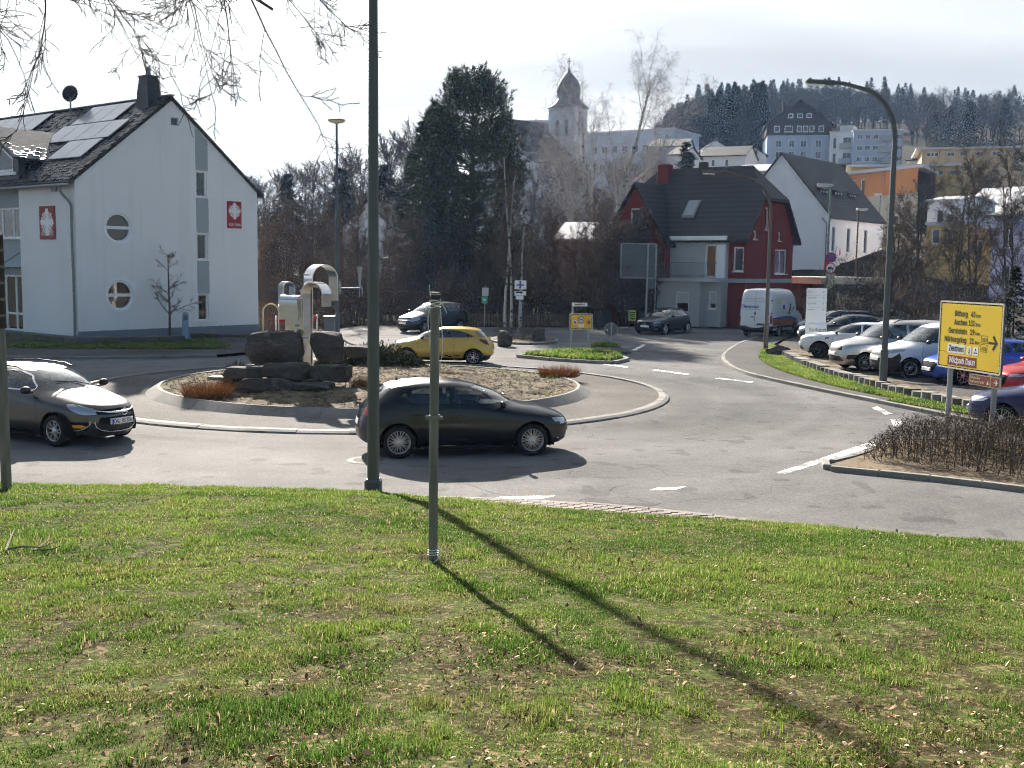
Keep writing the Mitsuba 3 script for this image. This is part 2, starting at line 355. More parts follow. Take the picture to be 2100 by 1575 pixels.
def along(pts, step):
    p = np.asarray(pts, float); s = np.r_[0, np.cumsum(np.linalg.norm(np.diff(p, axis=0), axis=1))]
    k = max(1, int(round(s[-1] / step))); t = np.linspace(0, s[-1], k + 1)
    return np.stack([np.interp(t, s, p[:, c]) for c in range(p.shape[1])], 1)
def kerb_line(parent, pts, name='kerb_stone', step=1.0, w=.15, h=.11, side=1, bsdf='m_concrete', z0=-.03, gap=.008, chamfer=.015, upto=None):
    """Kerb stones end to end along pts, lying on the given side (1 = left of the walking direction)."""
    p = along(pts, step)
    for k in range(len(p) - 1):
        d = p[k + 1] - p[k]; L = np.linalg.norm(d); a = math.atan2(d[1], d[0])
        m = cbx(gap / 2, L - gap / 2, min(0, side * w), max(0, side * w), z0, h + rng.uniform(-.006, .006), chamfer)
        add(parent, name, m, bsdf, frame=frame2((p[k][0], p[k][1], 0), a + rng.uniform(-.006, .006)))

# north-east pavement, its kerb, verges and the dealer's lot
pav_in = np.array([gp(*p, .1)[:2] for p in [(1676, 662), (1640, 676), (1600, 699), (1566, 716), (1556, 730), (1572, 747), (1640, 773), (1760, 803), (1860, 822), (2000, 851)]])
pav_in = np.vstack([[36, 110], [29, 92], spline(pav_in, 50), [14.3, 25.2], [17.5, 21.5], [25, 14]])
pavement_poly = Polygon(np.vstack([right_kerb, pav_in[::-1]])).buffer(0)
solo('pavement', flat(pavement_poly, .10), 'm_paving', 'dark grey pavement curving round the corner by the parked cars', 'pavement', kind='structure')
kerb_line('pavement', right_kerb[1:-2], side=1)
strip = np.array([gp(*p, .1)[:2] for p in [(1815, 821), (1900, 836), (2000, 853), (2003, 847), (1990, 842), (1900, 822), (1850, 816)]])
lot_in = np.array([gp(*p, .12)[:2] for p in [(1604, 722), (1640, 744), (1700, 766), (1760, 783), (1830, 803), (1900, 819), (1960, 831), (2030, 845), (2090, 852)]])
lot_in = np.vstack([spline(lot_in, 60), [16, 25.5]])
lot = Polygon(np.vstack([lot_in, [60, 25], [62, 74], [24, 74], [17, 62], gp(1612, 700)[:2], gp(1590, 716)[:2]])).buffer(0)
solo('parking_lot', flat(lot.difference(pavement_poly), .115), 'm_paving', 'paved lot of the car dealer with parked cars', 'parking lot', kind='structure')
gravel = Polygon([tuple(gp(*p)[:2]) for p in [(1606, 722), (1650, 716), (1680, 735), (1700, 752), (1790, 775), (1850, 790), (1900, 806), (2000, 828), (2060, 846), (1960, 829), (1830, 801), (1700, 764), (1640, 742)]]).buffer(0)
solo('gravel_strip', flat(gravel.buffer(.15), .125), 'm_mulch', 'pale gravel strip in front of the parked cars', 'gravel', kind='structure')
verge_poly = Polygon(np.vstack([pav_in[20:-3], lot_in[::-1]])).buffer(0).difference(lot)
solo('grass_verge', flat(verge_poly.buffer(.02), .108), 'm_lawn_soil', 'green verge between the pavement and the palisade of concrete blocks', 'verge', kind='structure')
strip_poly = Polygon(strip).buffer(0)
solo('grass_verge', flat(strip_poly, .112), 'm_lawn_soil', 'yellowish grass strip along the kerb at the right', 'verge', kind='structure')
# palisade of round-faced concrete blocks along the lot
pal = thing('palisade_edging', 'row of round faced concrete palisade blocks below the parked cars', 'edging')
p = along(lot_in, .46)
for k in range(len(p) - 1):
    d = p[k + 1] - p[k]; a = math.atan2(d[1], d[0]); h = .30 + rng.uniform(-.025, .025)
    half = Point(0, 0).buffer(.215, 10).union(sbox(-.2, 0, .2, .2)).buffer(-.012).buffer(.012)
    add(pal, 'block', prism(affinity.rotate(half, math.degrees(rng.uniform(-.06, .06)), origin=(0, 0)), -.05, h), 'm_concrete' if k % 5 else 'm_edge', frame=frame2(((p[k] + p[k + 1]) / 2).tolist() + [.03], a))

# red house pavement, north side
np_poly = Polygon([(10.9, 73), (13.8, 78.4), (16.9, 85), (24, 99), (31, 114), (27, 116), (17, 96), (11, 86), (8.5, 78), (4, 71), (8, 69.5)]).buffer(0)
solo('pavement', flat(np_poly, .12), 'm_paving', 'pavement in front of the red house', 'pavement', kind='structure')
kerb_line('pavement_001', left_edge[10:], side=1, h=.12)

# west side: pavement, lawn and path in front of the white building
wk = left_edge[:4]
wpav = Polygon([(-30, 39.6), (-19, 40.6), (-14.7, 41.3), (-11.5, 42.6), (-11.6, 45.6), (-15, 45.0), (-19, 44.6), (-30, 43.6)])
solo('pavement', flat(wpav, .10), 'm_paving', 'shaded pavement in front of the white building', 'pavement', kind='structure')
kerb_line('pavement_002', spline(wk, 30), side=1, h=.12)
wlawn = Polygon([(-30, 43.6), (-19, 44.6), (-15, 45.0), (-12.4, 45.6), (-12.2, 47.5), (-14.0, 51.5), (-18.8, 48.2), (-30, 56)])
solo('lawn', flat(wlawn, .12, 1.5), 'm_lawn_soil', 'shaded lawn below the white building', 'lawn', kind='structure')
wpath = Polygon([(-11.6, 45.6), (-12.4, 45.6), (-12.2, 47.5), (-14.0, 51.5), (-13.0, 58), (-10.4, 60), (-10.6, 50), (-10.4, 44.5), (-11.5, 42.6)])
solo('path', flat(wpath, .11), 'm_paving', 'paved path beside the gable of the white building', 'path', kind='structure')

# roundabout: island mound, sloping kerb, apron with ring of stones
R1, R2 = 6.35, 8.65
def ringpoly(r0, r1): return Polygon(ring(RC, r1, 128), [ring(RC, r0, 128)])
solo('apron', flat(ringpoly(R1 - .3, R2 - .2), .035), 'm_apron', 'rough lighter ring of asphalt round the roundabout island', 'apron', kind='structure')
for k in range(46):
    a0, a1 = 2 * np.pi * k / 46, 2 * np.pi * (k + 1) / 46 - .0012
    t = np.linspace(a0, a1, 5); pr = [(R2 - .26, -.02), (R2 - .26, .075), (R2 - .08, .07), (R2 + .02, .035), (R2 + .03, -.02)]
    dz = rng.uniform(-.006, .008)
    v = np.array([[RC[0] + r * math.cos(x), RC[1] + r * math.sin(x), z + (dz if z > 0 else 0)] for x in t for r, z in pr]); m = len(pr)
    f = [[i * m + j, (i + 1) * m + j, (i + 1) * m + (j + 1) % m, i * m + (j + 1) % m] for i in range(4) for j in range(m)]
    f = cat([(v, np.array(f)), (v[[0, 1, 2, 3, 4]], np.array([[0, 1, 2], [0, 2, 3], [0, 3, 4]])), (v[[20, 21, 22, 23, 24]], np.array([[0, 2, 1], [0, 3, 2], [0, 4, 3]]))])
    add('apron', 'ring_stone', f, 'm_concrete')
def mound(x, y):
    r = np.hypot(np.asarray(x) - RC[0], np.asarray(y) - RC[1])
    q = np.stack([np.asarray(x) * 1.6, np.asarray(y) * 1.6, r * 0], -1)
    return .21 + .22 * (1 - sstep(2.0, 6.0, r)) + (meshkit.fbm(q, 4, 2) - .5) * .22 * (1 - sstep(5.4, 6.1, r))
th, rr = np.meshgrid(np.linspace(0, 2 * np.pi, 161)[:-1], np.r_[0.01, np.linspace(.15, 6.08, 42)])
mx, my = RC[0] + rr * np.cos(th), RC[1] + rr * np.sin(th)
i, j = np.meshgrid(np.arange(42), np.arange(160), indexing='ij')
qd = np.stack([i * 160 + j, (i + 1) * 160 + j, (i + 1) * 160 + (j + 1) % 160, i * 160 + (j + 1) % 160], -1).reshape(-1, 4)
solo('roundabout_island', (np.stack([mx, my, mound(mx, my)], -1).reshape(-1, 3), qd), 'm_mulch', 'round island bed covered with dry straw mulch inside a sloping kerb', 'traffic island', kind='structure', smooth=True)
for k in range(42):
    a0, a1 = 2 * np.pi * k / 42, 2 * np.pi * (k + 1) / 42 - .0016
    t = np.linspace(a0, a1, 5); pr = [(R1 - .33, .0), (R1 - .33, .235), (R1 - .25, .24), (R1 + .08, .03), (R1 + .08, .0)]
    v = np.array([[RC[0] + r * math.cos(x), RC[1] + r * math.sin(x), z] for x in t for r, z in pr]); m = 5
    f = [[i * m + j, (i + 1) * m + j, (i + 1) * m + (j + 1) % m, i * m + (j + 1) % m] for i in range(4) for j in range(m)]
    f = cat([(v, np.array(f)), (v[:5], np.array([[0, 1, 2], [0, 2, 3], [0, 3, 4]])), (v[20:], np.array([[0, 2, 1], [0, 3, 2], [0, 4, 3]]))])
    add('roundabout_island', 'kerb_stone', f, 'm_concrete')

# splitter islands
sp1 = Polygon([(.2, 44.6), (1.6, 43.2), (3.75, 41.9), (4.55, 43.6), (4.3, 46.2), (2.6, 47.3)]).buffer(-.1).buffer(.1)
sp1b = Polygon([(3.4, 48.2), (4.2, 47.6), (5.1, 47.2), (5.2, 48.2), (4.6, 51.2), (3.9, 51.0)]).buffer(-.1).buffer(.1)
solo('splitter_island', flat(sp1.union(sp1b).union(Polygon([(2.6, 47.3), (4.3, 46.2), (5.1, 47.2), (3.4, 48.2)])), .105), 'm_paving', 'grassy splitter island under the small yellow sign', 'traffic island', kind='structure')
kerb_line('splitter_island', np.array(sp1.exterior.coords), side=-1 if sp1.exterior.is_ccw else 1, step=.9, h=.12)
sp2 = Polygon([(-1.1, 54.2), (-.6, 52.6), (.5, 51.7), (1.9, 52.6), (2.2, 55.2), (1.0, 57.6), (-.4, 57.6)])
solo('splitter_island', flat(sp2, .105), 'm_mulch', 'small splitter island planted with low shrubs and rocks', 'traffic island', kind='structure')
kerb_line('splitter_island_001', np.array(sp2.exterior.coords), side=-1 if sp2.exterior.is_ccw else 1, step=.9, h=.11)
hedge_poly = Polygon([(5.85, 20.2), (6.9, 21.4), (8.6, 23.7), (10.6, 23.4), (14.5, 19.5), (22, 12), (20, 9.5), (12, 15.6), (8.8, 18.4), (7.2, 19.5)])
solo('splitter_island', flat(hedge_poly.buffer(-.05), .09), 'm_mulch', 'splitter island under the clipped low hedge at the right', 'traffic island', kind='structure')
kerb_line('splitter_island_002', spline([(15, 13.3), (12, 15.6), (8.8, 18.4), (7.2, 19.5), (6.0, 20.15), (5.75, 20.4), (6.1, 20.8)], 30), side=1, step=.9, h=.10)
kerb_line('splitter_island_002', np.array([(6.1, 20.8), (6.9, 21.6), (8.5, 23.7), (10.6, 23.4), (14.5, 19.5)]), side=-1, step=.9, h=.10)

# road markings: worn white paint lying on the asphalt
def marking(pix=None, pts=None, label='worn white paint line on the asphalt'):
    pts = [tuple(gp(*p)[:2]) for p in pix] if pix else pts
    solo('road_marking', flat(Polygon(pts).buffer(0), .004), 'm_roadpaint', label, 'road marking', kind='structure')
marking([(1588, 971), (1612, 972), (1800, 914), (1790, 905)], label='long white line running to the hedge island')
marking([(1330, 1006), (1350, 1000), (1408, 998), (1385, 1005)], label='short white dash in the near lane')
marking([(1005, 1024), (1030, 1018), (1140, 1017), (1115, 1023)], label='worn white dash by the brick edge')
marking([(1786, 836), (1800, 834), (1831, 849), (1815, 850)], label='white dash at the right exit')
marking([(1826, 860), (1847, 859), (1853, 874), (1832, 875)], label='second white dash at the right exit beside the hedge')
marking([(1336, 759), (1344, 758), (1414, 767), (1408, 769)], label='thin white dash at the mouth of the north road')
marking([(1466, 776), (1475, 775), (1546, 783), (1540, 785)], label='thin white dash by the pavement corner')
marking([(1294, 719), (1302, 720), (1325, 707), (1318, 706)], label='white centre dash on the north road')
marking([(1160, 735), (1290, 752), (1285, 754), (1160, 738)], label='thin white edge line below the splitter island')
marking(pts=[(-8.9, 43.2), (-7.6, 42.4), (-7.5, 42.6), (-8.8, 43.4)], label='white dash at the west road')
# manhole cover
mc = thing('manhole_cover', 'round manhole cover in the road beside the tall lamp post', 'manhole cover'); c = gp(757, 944)
add(mc, 'ring', (lambda m: (m[0] + c, m[1]))(lathe([(.30, .003), (.30, .008), (.42, .008), (.43, .002)], 40)), 'm_concrete')
add(mc, 'lid', (lambda m: (m[0] + c, m[1]))(lathe([(.001, .006), (.14, .006), (.14, .010), (.17, .010), (.17, .006), (.295, .006), (.295, 0)], 40)), 'm_edge')

# ------------------------------------------------------------------ foreground bank
GX = np.array([-30, -20, -8, -2.2, -.36, 1.1, 2.6, 3.4, 6.8, 12, 20]); GY = np.array([20.0, 18.4, 17.4, 17.1, 16.4, 15.85, 15.45, 15.3, 13.9, 10.5, 4.5])
def G(x): return np.interp(x, GX, GY)
from scipy.interpolate import PchipInterpolator as _P
BANK = _P([-2, -.3, 0, .33, .525, .744, .9, 1.0], [2.9, 2.45, 2.15, 1.65, 1.29, .90, .47, .06])
def bank(x, y):
    x, y = np.asarray(x, float), np.asarray(y, float)
    q = np.stack([x * .9, y * .9, x * 0], -1)
    z = BANK(np.clip(y / G(x), -2, 1))
    return z + (meshkit.fbm(q, 3, 5) - .5) * .07 * np.clip((G(x) - y) / 2, 0, 1)
bxs = np.linspace(-22, 14, 150); ts = np.r_[-1.2, -.6, -.25, np.linspace(0, 1, 90)]
Xb, Tb = np.meshgrid(bxs, ts); Yb = Tb * G(Xb); Zb = bank(Xb, Yb)
Xb, Yb, Zb = (np.vstack([a, a[-1:] + o]) for a, o in ((Xb, 0), (Yb, .05), (Zb, -.3)))
i, j = np.meshgrid(np.arange(len(ts)), np.arange(149), indexing='ij'); q = (i * 150 + j).ravel()
solo('grass_bank', (np.stack([Xb, Yb, Zb], -1).reshape(-1, 3), np.vstack([np.c_[q, q + 1, q + 151], np.c_[q, q + 151, q + 150]])), 'm_lawn_soil', 'sloping bank of lawn in the foreground', 'lawn', kind='structure', smooth=True)
# brick paved edge between the bank and the road, with single pavers
edge_line = near_edge
ep = Polygon(np.vstack([edge_line, np.c_[GX, GY - .5][::-1]])).buffer(0)
solo('paved_edge', flat(ep, .03), 'm_edge', 'narrow strip of herringbone brick pavers along the roadside', 'pavement', kind='structure')
rest, shown = [], 0
E0 = np.interp
for a in np.arange(-2.4, 4.0, .205):
    ye = np.interp(a, near_edge[:, 0], near_edge[:, 1]); yg = G(a)
    for k in range(int((ye - .16 - (yg - .12)) / .104)):
        y = ye - .16 - .104 * k; sx = a + (.1025 if k % 2 else 0)
        m = cbx(sx + .002, sx + .2, y - .101, y, .0, .052 + rng.uniform(-.002, .004), .006)
        m = (m[0] + [0, (sx - a) * np.gradient(near_edge[:, 1], near_edge[:, 0])[np.argmin(abs(near_edge[:, 0] - a))], 0], m[1])
        uvc = np.tile([[rng.random(), 0]], (len(m[0]), 1))
        if shown < 290:
            add('paved_edge', 'paver', m, 'm_paver', uv=uvc); shown += 1
        else: rest.append((m, uvc))
if rest: add('paved_edge', 'far_pavers', cat([r[0] for r in rest]), 'm_paver', uv=np.vstack([r[1] for r in rest]), kind='stuff')
kerb_line('paved_edge', near_edge[18:70], name='edge_stone', side=-1, h=.05, w=.12, bsdf='m_concrete')
# mossy coping stones at the right end of the strip
cp = thing('stone_coping', 'low mossy stone coping between the lawn and the road at the right', 'low wall')
cl = spline([(3.35, 15.45), (4.2, 15.2), (5.4, 14.75), (6.8, 14.0), (9, 12.7), (12, 10.7)], 60); pts = along(cl, .52)
for k in range(len(pts) - 1):
    d = pts[k + 1] - pts[k]; L = np.linalg.norm(d)
    m = cbx(.004, L - .004, -.17, .17, -.25, .13 + rng.uniform(-.02, .02), .022); v, f = trimesh.remesh.subdivide(*m)
    v = v + (meshkit.noise(v * 9 + k * 7, 3)[:, None] - .5) * .03
    add(cp, 'coping_stone', (v, f), 'm_edge', frame=frame2((*pts[k], 0), math.atan2(d[1], d[0])))
# ------------------------------------------------------------------ vehicles
from scipy.interpolate import PchipInterpolator
def levels(tab, q):
    t = np.asarray(tab, float); return np.stack([PchipInterpolator(t[:, 0], t[:, c])(q) for c in range(1, t.shape[1])], -1)
LQ = np.unique(np.r_[np.linspace(0, 1, 9), np.linspace(1, 2, 11), np.linspace(2, 3, 19), np.linspace(3, 4, 17), np.linspace(4, 5, 12)])
def shell(sp, M=84):
    """Half of the bodywork (y >= 0): level curves from sill to roof, each a rounded plan outline. Returns vertices (levels, M, 3) with x = distance from the nose."""
    Fr, Re, W = levels(sp['F'], LQ), levels(sp['R'], LQ), levels(sp['W'], LQ)[:, 0]
    nf, nr = levels(sp.get('nf', [(0, 4), (2, 4.2), (2.6, 3.2), (3, 3.6), (4, 4), (5, 3)]), LQ)[:, 0], levels(sp.get('nr', [(0, 5), (2, 5.5), (3, 5), (4, 5), (5, 3)]), LQ)[:, 0]
    bf = levels(sp.get('bf', [(0, .12), (2, .14), (3, .16), (4, .10), (5, 0)]), LQ)[:, 0]; br = levels(sp.get('br', [(0, .08), (2, .10), (3, .08), (4, .05), (5, 0)]), LQ)[:, 0]
    tf, tr = sp.get('taper', (.05, .06))
    out = []
    for k in range(len(LQ)):
        (xf, zf), (xr, zr), w = Fr[k], Re[k], max(W[k], 1e-3)
        xm, a = (xf + xr) / 2, max((xr - xf) / 2, 1e-3)
        t = np.linspace(0, np.pi, 1201); c, s = np.cos(t), np.sin(t)
        n = np.where(c > 0, nf[k], nr[k])
        Xn = np.sign(c) * np.abs(c) ** (2 / n); Yn = np.abs(s) ** (2 / n)
        Xn = np.where(c > 0, Xn - bf[k] / a * Yn ** 2 * np.clip(Xn, 0, 1) ** 3, Xn + br[k] / a * Yn ** 2 * np.clip(-Xn, 0, 1) ** 3)
        x = xm - a * Xn
        y = w * Yn * (1 - np.where(c > 0, tf, tr) * np.clip(np.abs(Xn), 0, 1) ** 2.2)
        L = np.r_[0, np.cumsum(np.hypot(np.diff(x), np.diff(y)))]
        i1, i2 = np.argmin(np.abs(t - np.pi * .25)), np.argmin(np.abs(t - np.pi * .75))
        m1 = M // 4
        u = np.r_[np.linspace(0, L[i1], m1, endpoint=False), np.linspace(L[i1], L[i2], M - 2 * m1, endpoint=False), np.linspace(L[i2], L[-1], m1)]
        x, y = np.interp(u, L, x), np.interp(u, L, y); y[0] = y[-1] = 0
        z = zf + (zr - zf) * np.clip((x - xf) / max(xr - xf, 1e-3), 0, 1)
        out.append(np.stack([x, y, z], -1))
    return np.array(out)
class Skin:
    """Triangles with smooth normals that polygons can cut out of."""
    def __init__(s, v, f, n): s.v, s.f, s.n = v, f, n
    def sub(s, mask):
        idx = np.unique(s.f[mask]); mp = np.full(len(s.v), -1); mp[idx] = np.arange(len(idx)); return Skin(s.v[idx], mp[s.f[mask]], s.n[idx])
    def cut(s, poly, axes, where=None):
        """Takes the part of the skin whose projection on axes lies in poly out of the skin, and returns it."""
        a, b = axes; P = s.v[:, [a, b]][s.f]
        ok = np.ones(len(s.f), bool) if where is None else where(s.v[s.f].mean(1), s.n[s.f].mean(1))
        x0, y0, x1, y1 = poly.bounds
        ok &= (P[:, :, 0].max(1) >= x0) & (P[:, :, 0].min(1) <= x1) & (P[:, :, 1].max(1) >= y0) & (P[:, :, 1].min(1) <= y1)
        ids = np.nonzero(ok)[0]
        tri = shapely.polygons(np.concatenate([P[ids], P[ids][:, :1]], 1)); shapely.prepare(poly)
        inside = shapely.contains(poly, tri); touch = ~inside & shapely.intersects(poly, tri)
        full = ids[inside]; cross = ids[touch]
        iv, if_, in_, ov, of, on = [], [], [], [], [], []
        for t, g in zip(cross, tri[touch]):
            A = P[t]; den = (A[1, 0] - A[0, 0]) * (A[2, 1] - A[0, 1]) - (A[2, 0] - A[0, 0]) * (A[1, 1] - A[0, 1])
            if abs(den) < 1e-10: full = np.r_[full]; ov.append(s.v[s.f[t]]); on.append(s.n[s.f[t]]); of.append(np.array([[0, 1, 2]])); continue
            for gg, (V_, F_, N_) in ((g.intersection(poly), (iv, if_, in_)), (g.difference(poly), (ov, of, on))):
                for h in geoms(gg):
                    try: q, ff = trimesh.creation.triangulate_polygon(h, engine='earcut')
                    except Exception: continue
                    if len(ff) == 0: continue
                    w1 = ((q[:, 0] - A[0, 0]) * (A[2, 1] - A[0, 1]) - (A[2, 0] - A[0, 0]) * (q[:, 1] - A[0, 1])) / den
                    w2 = ((A[1, 0] - A[0, 0]) * (q[:, 1] - A[0, 1]) - (q[:, 0] - A[0, 0]) * (A[1, 1] - A[0, 1])) / den
                    w = np.stack([1 - w1 - w2, w1, w2], -1)
                    vv, nn = w @ s.v[s.f[t]], w @ s.n[s.f[t]]
                    N0 = s.n[s.f[t]].mean(0); fl = np.einsum('ij,j->i', np.cross(vv[ff[:, 1]] - vv[ff[:, 0]], vv[ff[:, 2]] - vv[ff[:, 0]]), N0) < 0
                    ff = ff.copy(); ff[fl] = ff[fl][:, ::-1]
                    V_.append(vv); F_.append(ff); N_.append(nn)
        def join(base, V_, F_, N_):
            o = len(base.v); vs, fs, ns = [base.v], [base.f], [base.n]
            for a_, b_, c_ in zip(V_, F_, N_): vs.append(a_); fs.append(b_ + o); ns.append(c_); o += len(a_)
            return Skin(np.vstack(vs), np.vstack(fs), np.vstack(ns))
        fm = np.zeros(len(s.f), bool); fm[full] = True; cm = np.zeros(len(s.f), bool); cm[cross] = True
        got = join(s.sub(fm), iv, if_, in_); left = join(s.sub(~fm & ~cm), ov, of, on)
        s.v, s.f, s.n = left.v, left.f, left.n
        return got
    def push(s, d): return Skin(s.v + s.n * d, s.f, s.n)
    def both(s):
        m = np.array([1, -1, 1.0]); return Skin(np.vstack([s.v, s.v * m]), np.vstack([s.f, s.f[:, ::-1] + len(s.v)]), np.vstack([s.n, s.n * m]))
    def other(s):
        m = np.array([1, -1, 1.0]); return Skin(s.v * m, s.f[:, ::-1], s.n * m)
def rpoly(pts, r=.03):
    p = Polygon(pts).buffer(0); return p.buffer(-r).buffer(2 * r, 6).buffer(-r, 6) if r else p
def curve_poly(pts, n=60): return Polygon(spline(list(pts) + [pts[0]], n)).buffer(0)

def wheel_parts(r, rim, w, spokes, style):
    """Meshes of a wheel with its axle along y, outer face at +y = 0."""
    ty = lathe([(rim - .01, -w + .02), (rim + .01, -w), (r - .03, -w), (r - .006, -w + .025), (r, -w * .5), (r - .006, -.025), (r - .03, .002), (rim + .012, .004), (rim - .004, -.012)], 48)
    rg = lathe([(rim + .004, -.006), (rim - .004, .002), (rim - .012, -.006), (rim - .016, -.03), (rim - .016, -w + .03)], 48)
    back = lathe([(.001, -.095), (rim - .03, -.095)], 32)
    disc = lathe([(.07, -.085), (.6 * r, -.085), (.6 * r, -.07), (.07, -.07)], 32)
    sp = []
    for k in range(spokes):
        a = 2 * math.pi * k / spokes
        for off in ((-.5, .5) if style == 'double' else (0,)):
            w0, w1 = {'double': (.015, .011), 'five': (.05, .04), 'thin': (.026, .02)}[style]
            a1 = a + off * (2 * math.pi / spokes) * .46; a0 = a + off * .16
            p0, p1 = np.array([math.cos(a0), math.sin(a0)]) * .045, np.array([math.cos(a1), math.sin(a1)]) * (rim - .015)
            d = (p1 - p0) / np.linalg.norm(p1 - p0); nn = np.array([-d[1], d[0]])
            q = np.array([p0 - nn * w0, p0 + nn * w0, p1 + nn * w1, p1 - nn * w1]); ca = (p0 - nn * w0 * .35, p0 + nn * w0 * .35, p1 + nn * w1 * .4, p1 - nn * w1 * .4)
            v = np.vstack([np.c_[q, [-.055, -.055, -.035, -.035]], np.c_[np.array(ca), [-.012, -.012, -.012, -.012]]])
            sp.append((v, np.array([[4, 5, 6, 7], [0, 1, 5, 4], [1, 2, 6, 5], [2, 3, 7, 6], [3, 0, 4, 7]])))
    sp.append(lathe([(.001, .0), (.03, .0), (.045, -.012), (.065, -.03), (.07, -.06)], 20))
    turn = lambda m: (np.c_[m[0][:, 0], m[0][:, 2], m[0][:, 1]], m[1][:, ::-1])
    sp = [(np.c_[m[0]], m[1]) for m in sp]
    return turn(ty), turn(cat([rg] + sp)), turn(cat([back])), turn(disc)

PLATE_N = [0]
def car(name, label, cat_, sp, loc, heading, paint, group=None, glass='m_car_glass', rear_glass=None, z=0.0):
    """sp: the shape; heading: radians from world x of the car's forward direction; loc: world xy of the middle between the axles."""
    t = thing(name, label, cat_, group)
    ax0, ax1 = sp['axles']; mid = (ax0 + ax1) / 2
    fr0 = frame2((loc[0], loc[1], z), heading)
    zs_ = sp.get('zs', 1.0); fr = lambda v: fr0(np.c_[mid - v[:, 0], v[:, 1], v[:, 2] * zs_])   # from-nose coordinates to the world (x flips, so windings flip)
    c, s_ = math.cos(heading), math.sin(heading)
    frn = lambda n: np.c_[-n[:, 0] * c - n[:, 1] * s_, -n[:, 0] * s_ + n[:, 1] * c, n[:, 2]]
    def put(nm, m, b, smooth=False, parent=t, **kw):
        v, f = arr(m)
        if f.shape[1] == 4: f = np.vstack([f[:, [0, 1, 2]], f[:, [0, 2, 3]]])
        return add(parent, nm, (fr(v), f[:, ::-1]), b, smooth, **kw)
    put.nose = None
    def puts(nm, sk, b, parent=t):
        k = numbered(f'{parent}__{nm}')
        path = meshkit.write_ply((fr(sk.v), sk.f[:, ::-1]), False, normals=frn(sk.n))
        scene[k] = {'type': 'ply', 'filename': path, 'face_normals': False, 'bsdf': ref(b)}; return k
    G_ = shell(sp); K, M = G_.shape[:2]
    fm_ = G_[:, :M // 3].reshape(-1, 3); fm_ = fm_[fm_[:, 0] < 1.4]
    put.nose = lambda y, z: float(np.average(fm_[(q_ := np.argsort((fm_[:, 1] - y) ** 2 + (fm_[:, 2] - z) ** 2)[:3]), 0]))
    V_ = G_.reshape(-1, 3); i, j = np.meshgrid(np.arange(K - 1), np.arange(M - 1), indexing='ij')
    q = np.stack([i * M + j, (i + 1) * M + j, (i + 1) * M + j + 1, i * M + j + 1], -1).reshape(-1, 4)
    f = np.vstack([q[:, [0, 1, 2]], q[:, [0, 2, 3]]])
    # normals from both halves together
    vm, fm = np.vstack([V_, V_ * [1, -1, 1]]), np.vstack([f, f[:, ::-1] + len(V_)])
    mm = trimesh.Trimesh(vm, fm, process=False); mm.merge_vertices(digits_vertex=5)
    N = mm.vertex_normals; from scipy.spatial import cKDTree
    N = N[cKDTree(mm.vertices).query(V_)[1]]
    fn = np.cross(V_[f[:, 1]] - V_[f[:, 0]], V_[f[:, 2]] - V_[f[:, 0]]); good = np.linalg.norm(fn, axis=1) > 1e-9; f, fn = f[good], fn[good]
    side = np.array([np.median((V_[:, 0])), 0, .6])
    if ((V_[f].mean(1) - side) * fn).sum(1).mean() < 0: f = f[:, ::-1]; N = -N if ((V_ - side) * N).sum(1).mean() < 0 else N
    if ((V_ - side) * N).sum(1).mean() < 0: N = -N
    sk = Skin(V_, f, N)
    XZ, YZ = (0, 2), (1, 2)
    R = sp['wheel'][0]
    # wheel arches
    for ax in (ax0, ax1):
        sk.cut(Point(ax, R + .0).buffer(R + sp.get('arch', .055), 24).union(sbox(ax - R - .03, -.2, ax + R + .03, R * .7)), XZ)
    lining = []
    for ax in (ax0, ax1):
        a = np.linspace(-.35, np.pi + .35, 24); ra = R + sp.get('arch', .055) + .004; wy = sp['half'] - .02
        v = np.array([[ax + ra * math.cos(b_), y_, R + ra * math.sin(b_)] for b_ in a for y_ in (wy, wy - .34)]); k = np.arange(23)
        lining.append((v, np.vstack([np.c_[2 * k, 2 * k + 1, 2 * k + 3], np.c_[2 * k, 2 * k + 3, 2 * k + 2]])))
        lining.append((np.vstack([[[ax, wy - .34, R]], v[1::2]]), np.array([[0, m_ + 1, m_ + 2] for m_ in range(23)])))
    lin = cat(lining); lin = cat([lin, (lin[0] * [1, -1, 1], lin[1])])
    # cuts: (part name, polygon, axes, bsdf, push, where, mirrored?)
    for nm, poly, axes, b, push, where, mode in sp['cuts']:
        got = sk.cut(poly, XZ if axes == 'side' else YZ, where)
        if len(got.f) == 0: continue
        got = got.push(push)
        b = {'glass': glass, 'rear': rear_glass or glass, 'paint': paint}.get(b, b)
        if mode == 'one': puts(nm, got.both(), b)
        else: puts(nm, got, b); puts(nm, got.other(), b)
    puts('body', sk.both(), paint)
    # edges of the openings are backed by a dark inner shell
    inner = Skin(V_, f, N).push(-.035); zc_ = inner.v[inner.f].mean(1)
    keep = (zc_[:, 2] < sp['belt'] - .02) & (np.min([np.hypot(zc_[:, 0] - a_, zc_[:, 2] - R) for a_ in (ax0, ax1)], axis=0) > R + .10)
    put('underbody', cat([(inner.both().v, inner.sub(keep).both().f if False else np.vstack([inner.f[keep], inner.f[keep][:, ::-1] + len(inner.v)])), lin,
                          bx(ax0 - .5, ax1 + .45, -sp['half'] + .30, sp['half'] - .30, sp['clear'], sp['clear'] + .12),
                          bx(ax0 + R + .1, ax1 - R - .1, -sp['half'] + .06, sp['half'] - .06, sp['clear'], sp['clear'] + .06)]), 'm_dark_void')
    # wheels
    ty, rm, bk, ds = wheel_parts(*sp['wheel'])
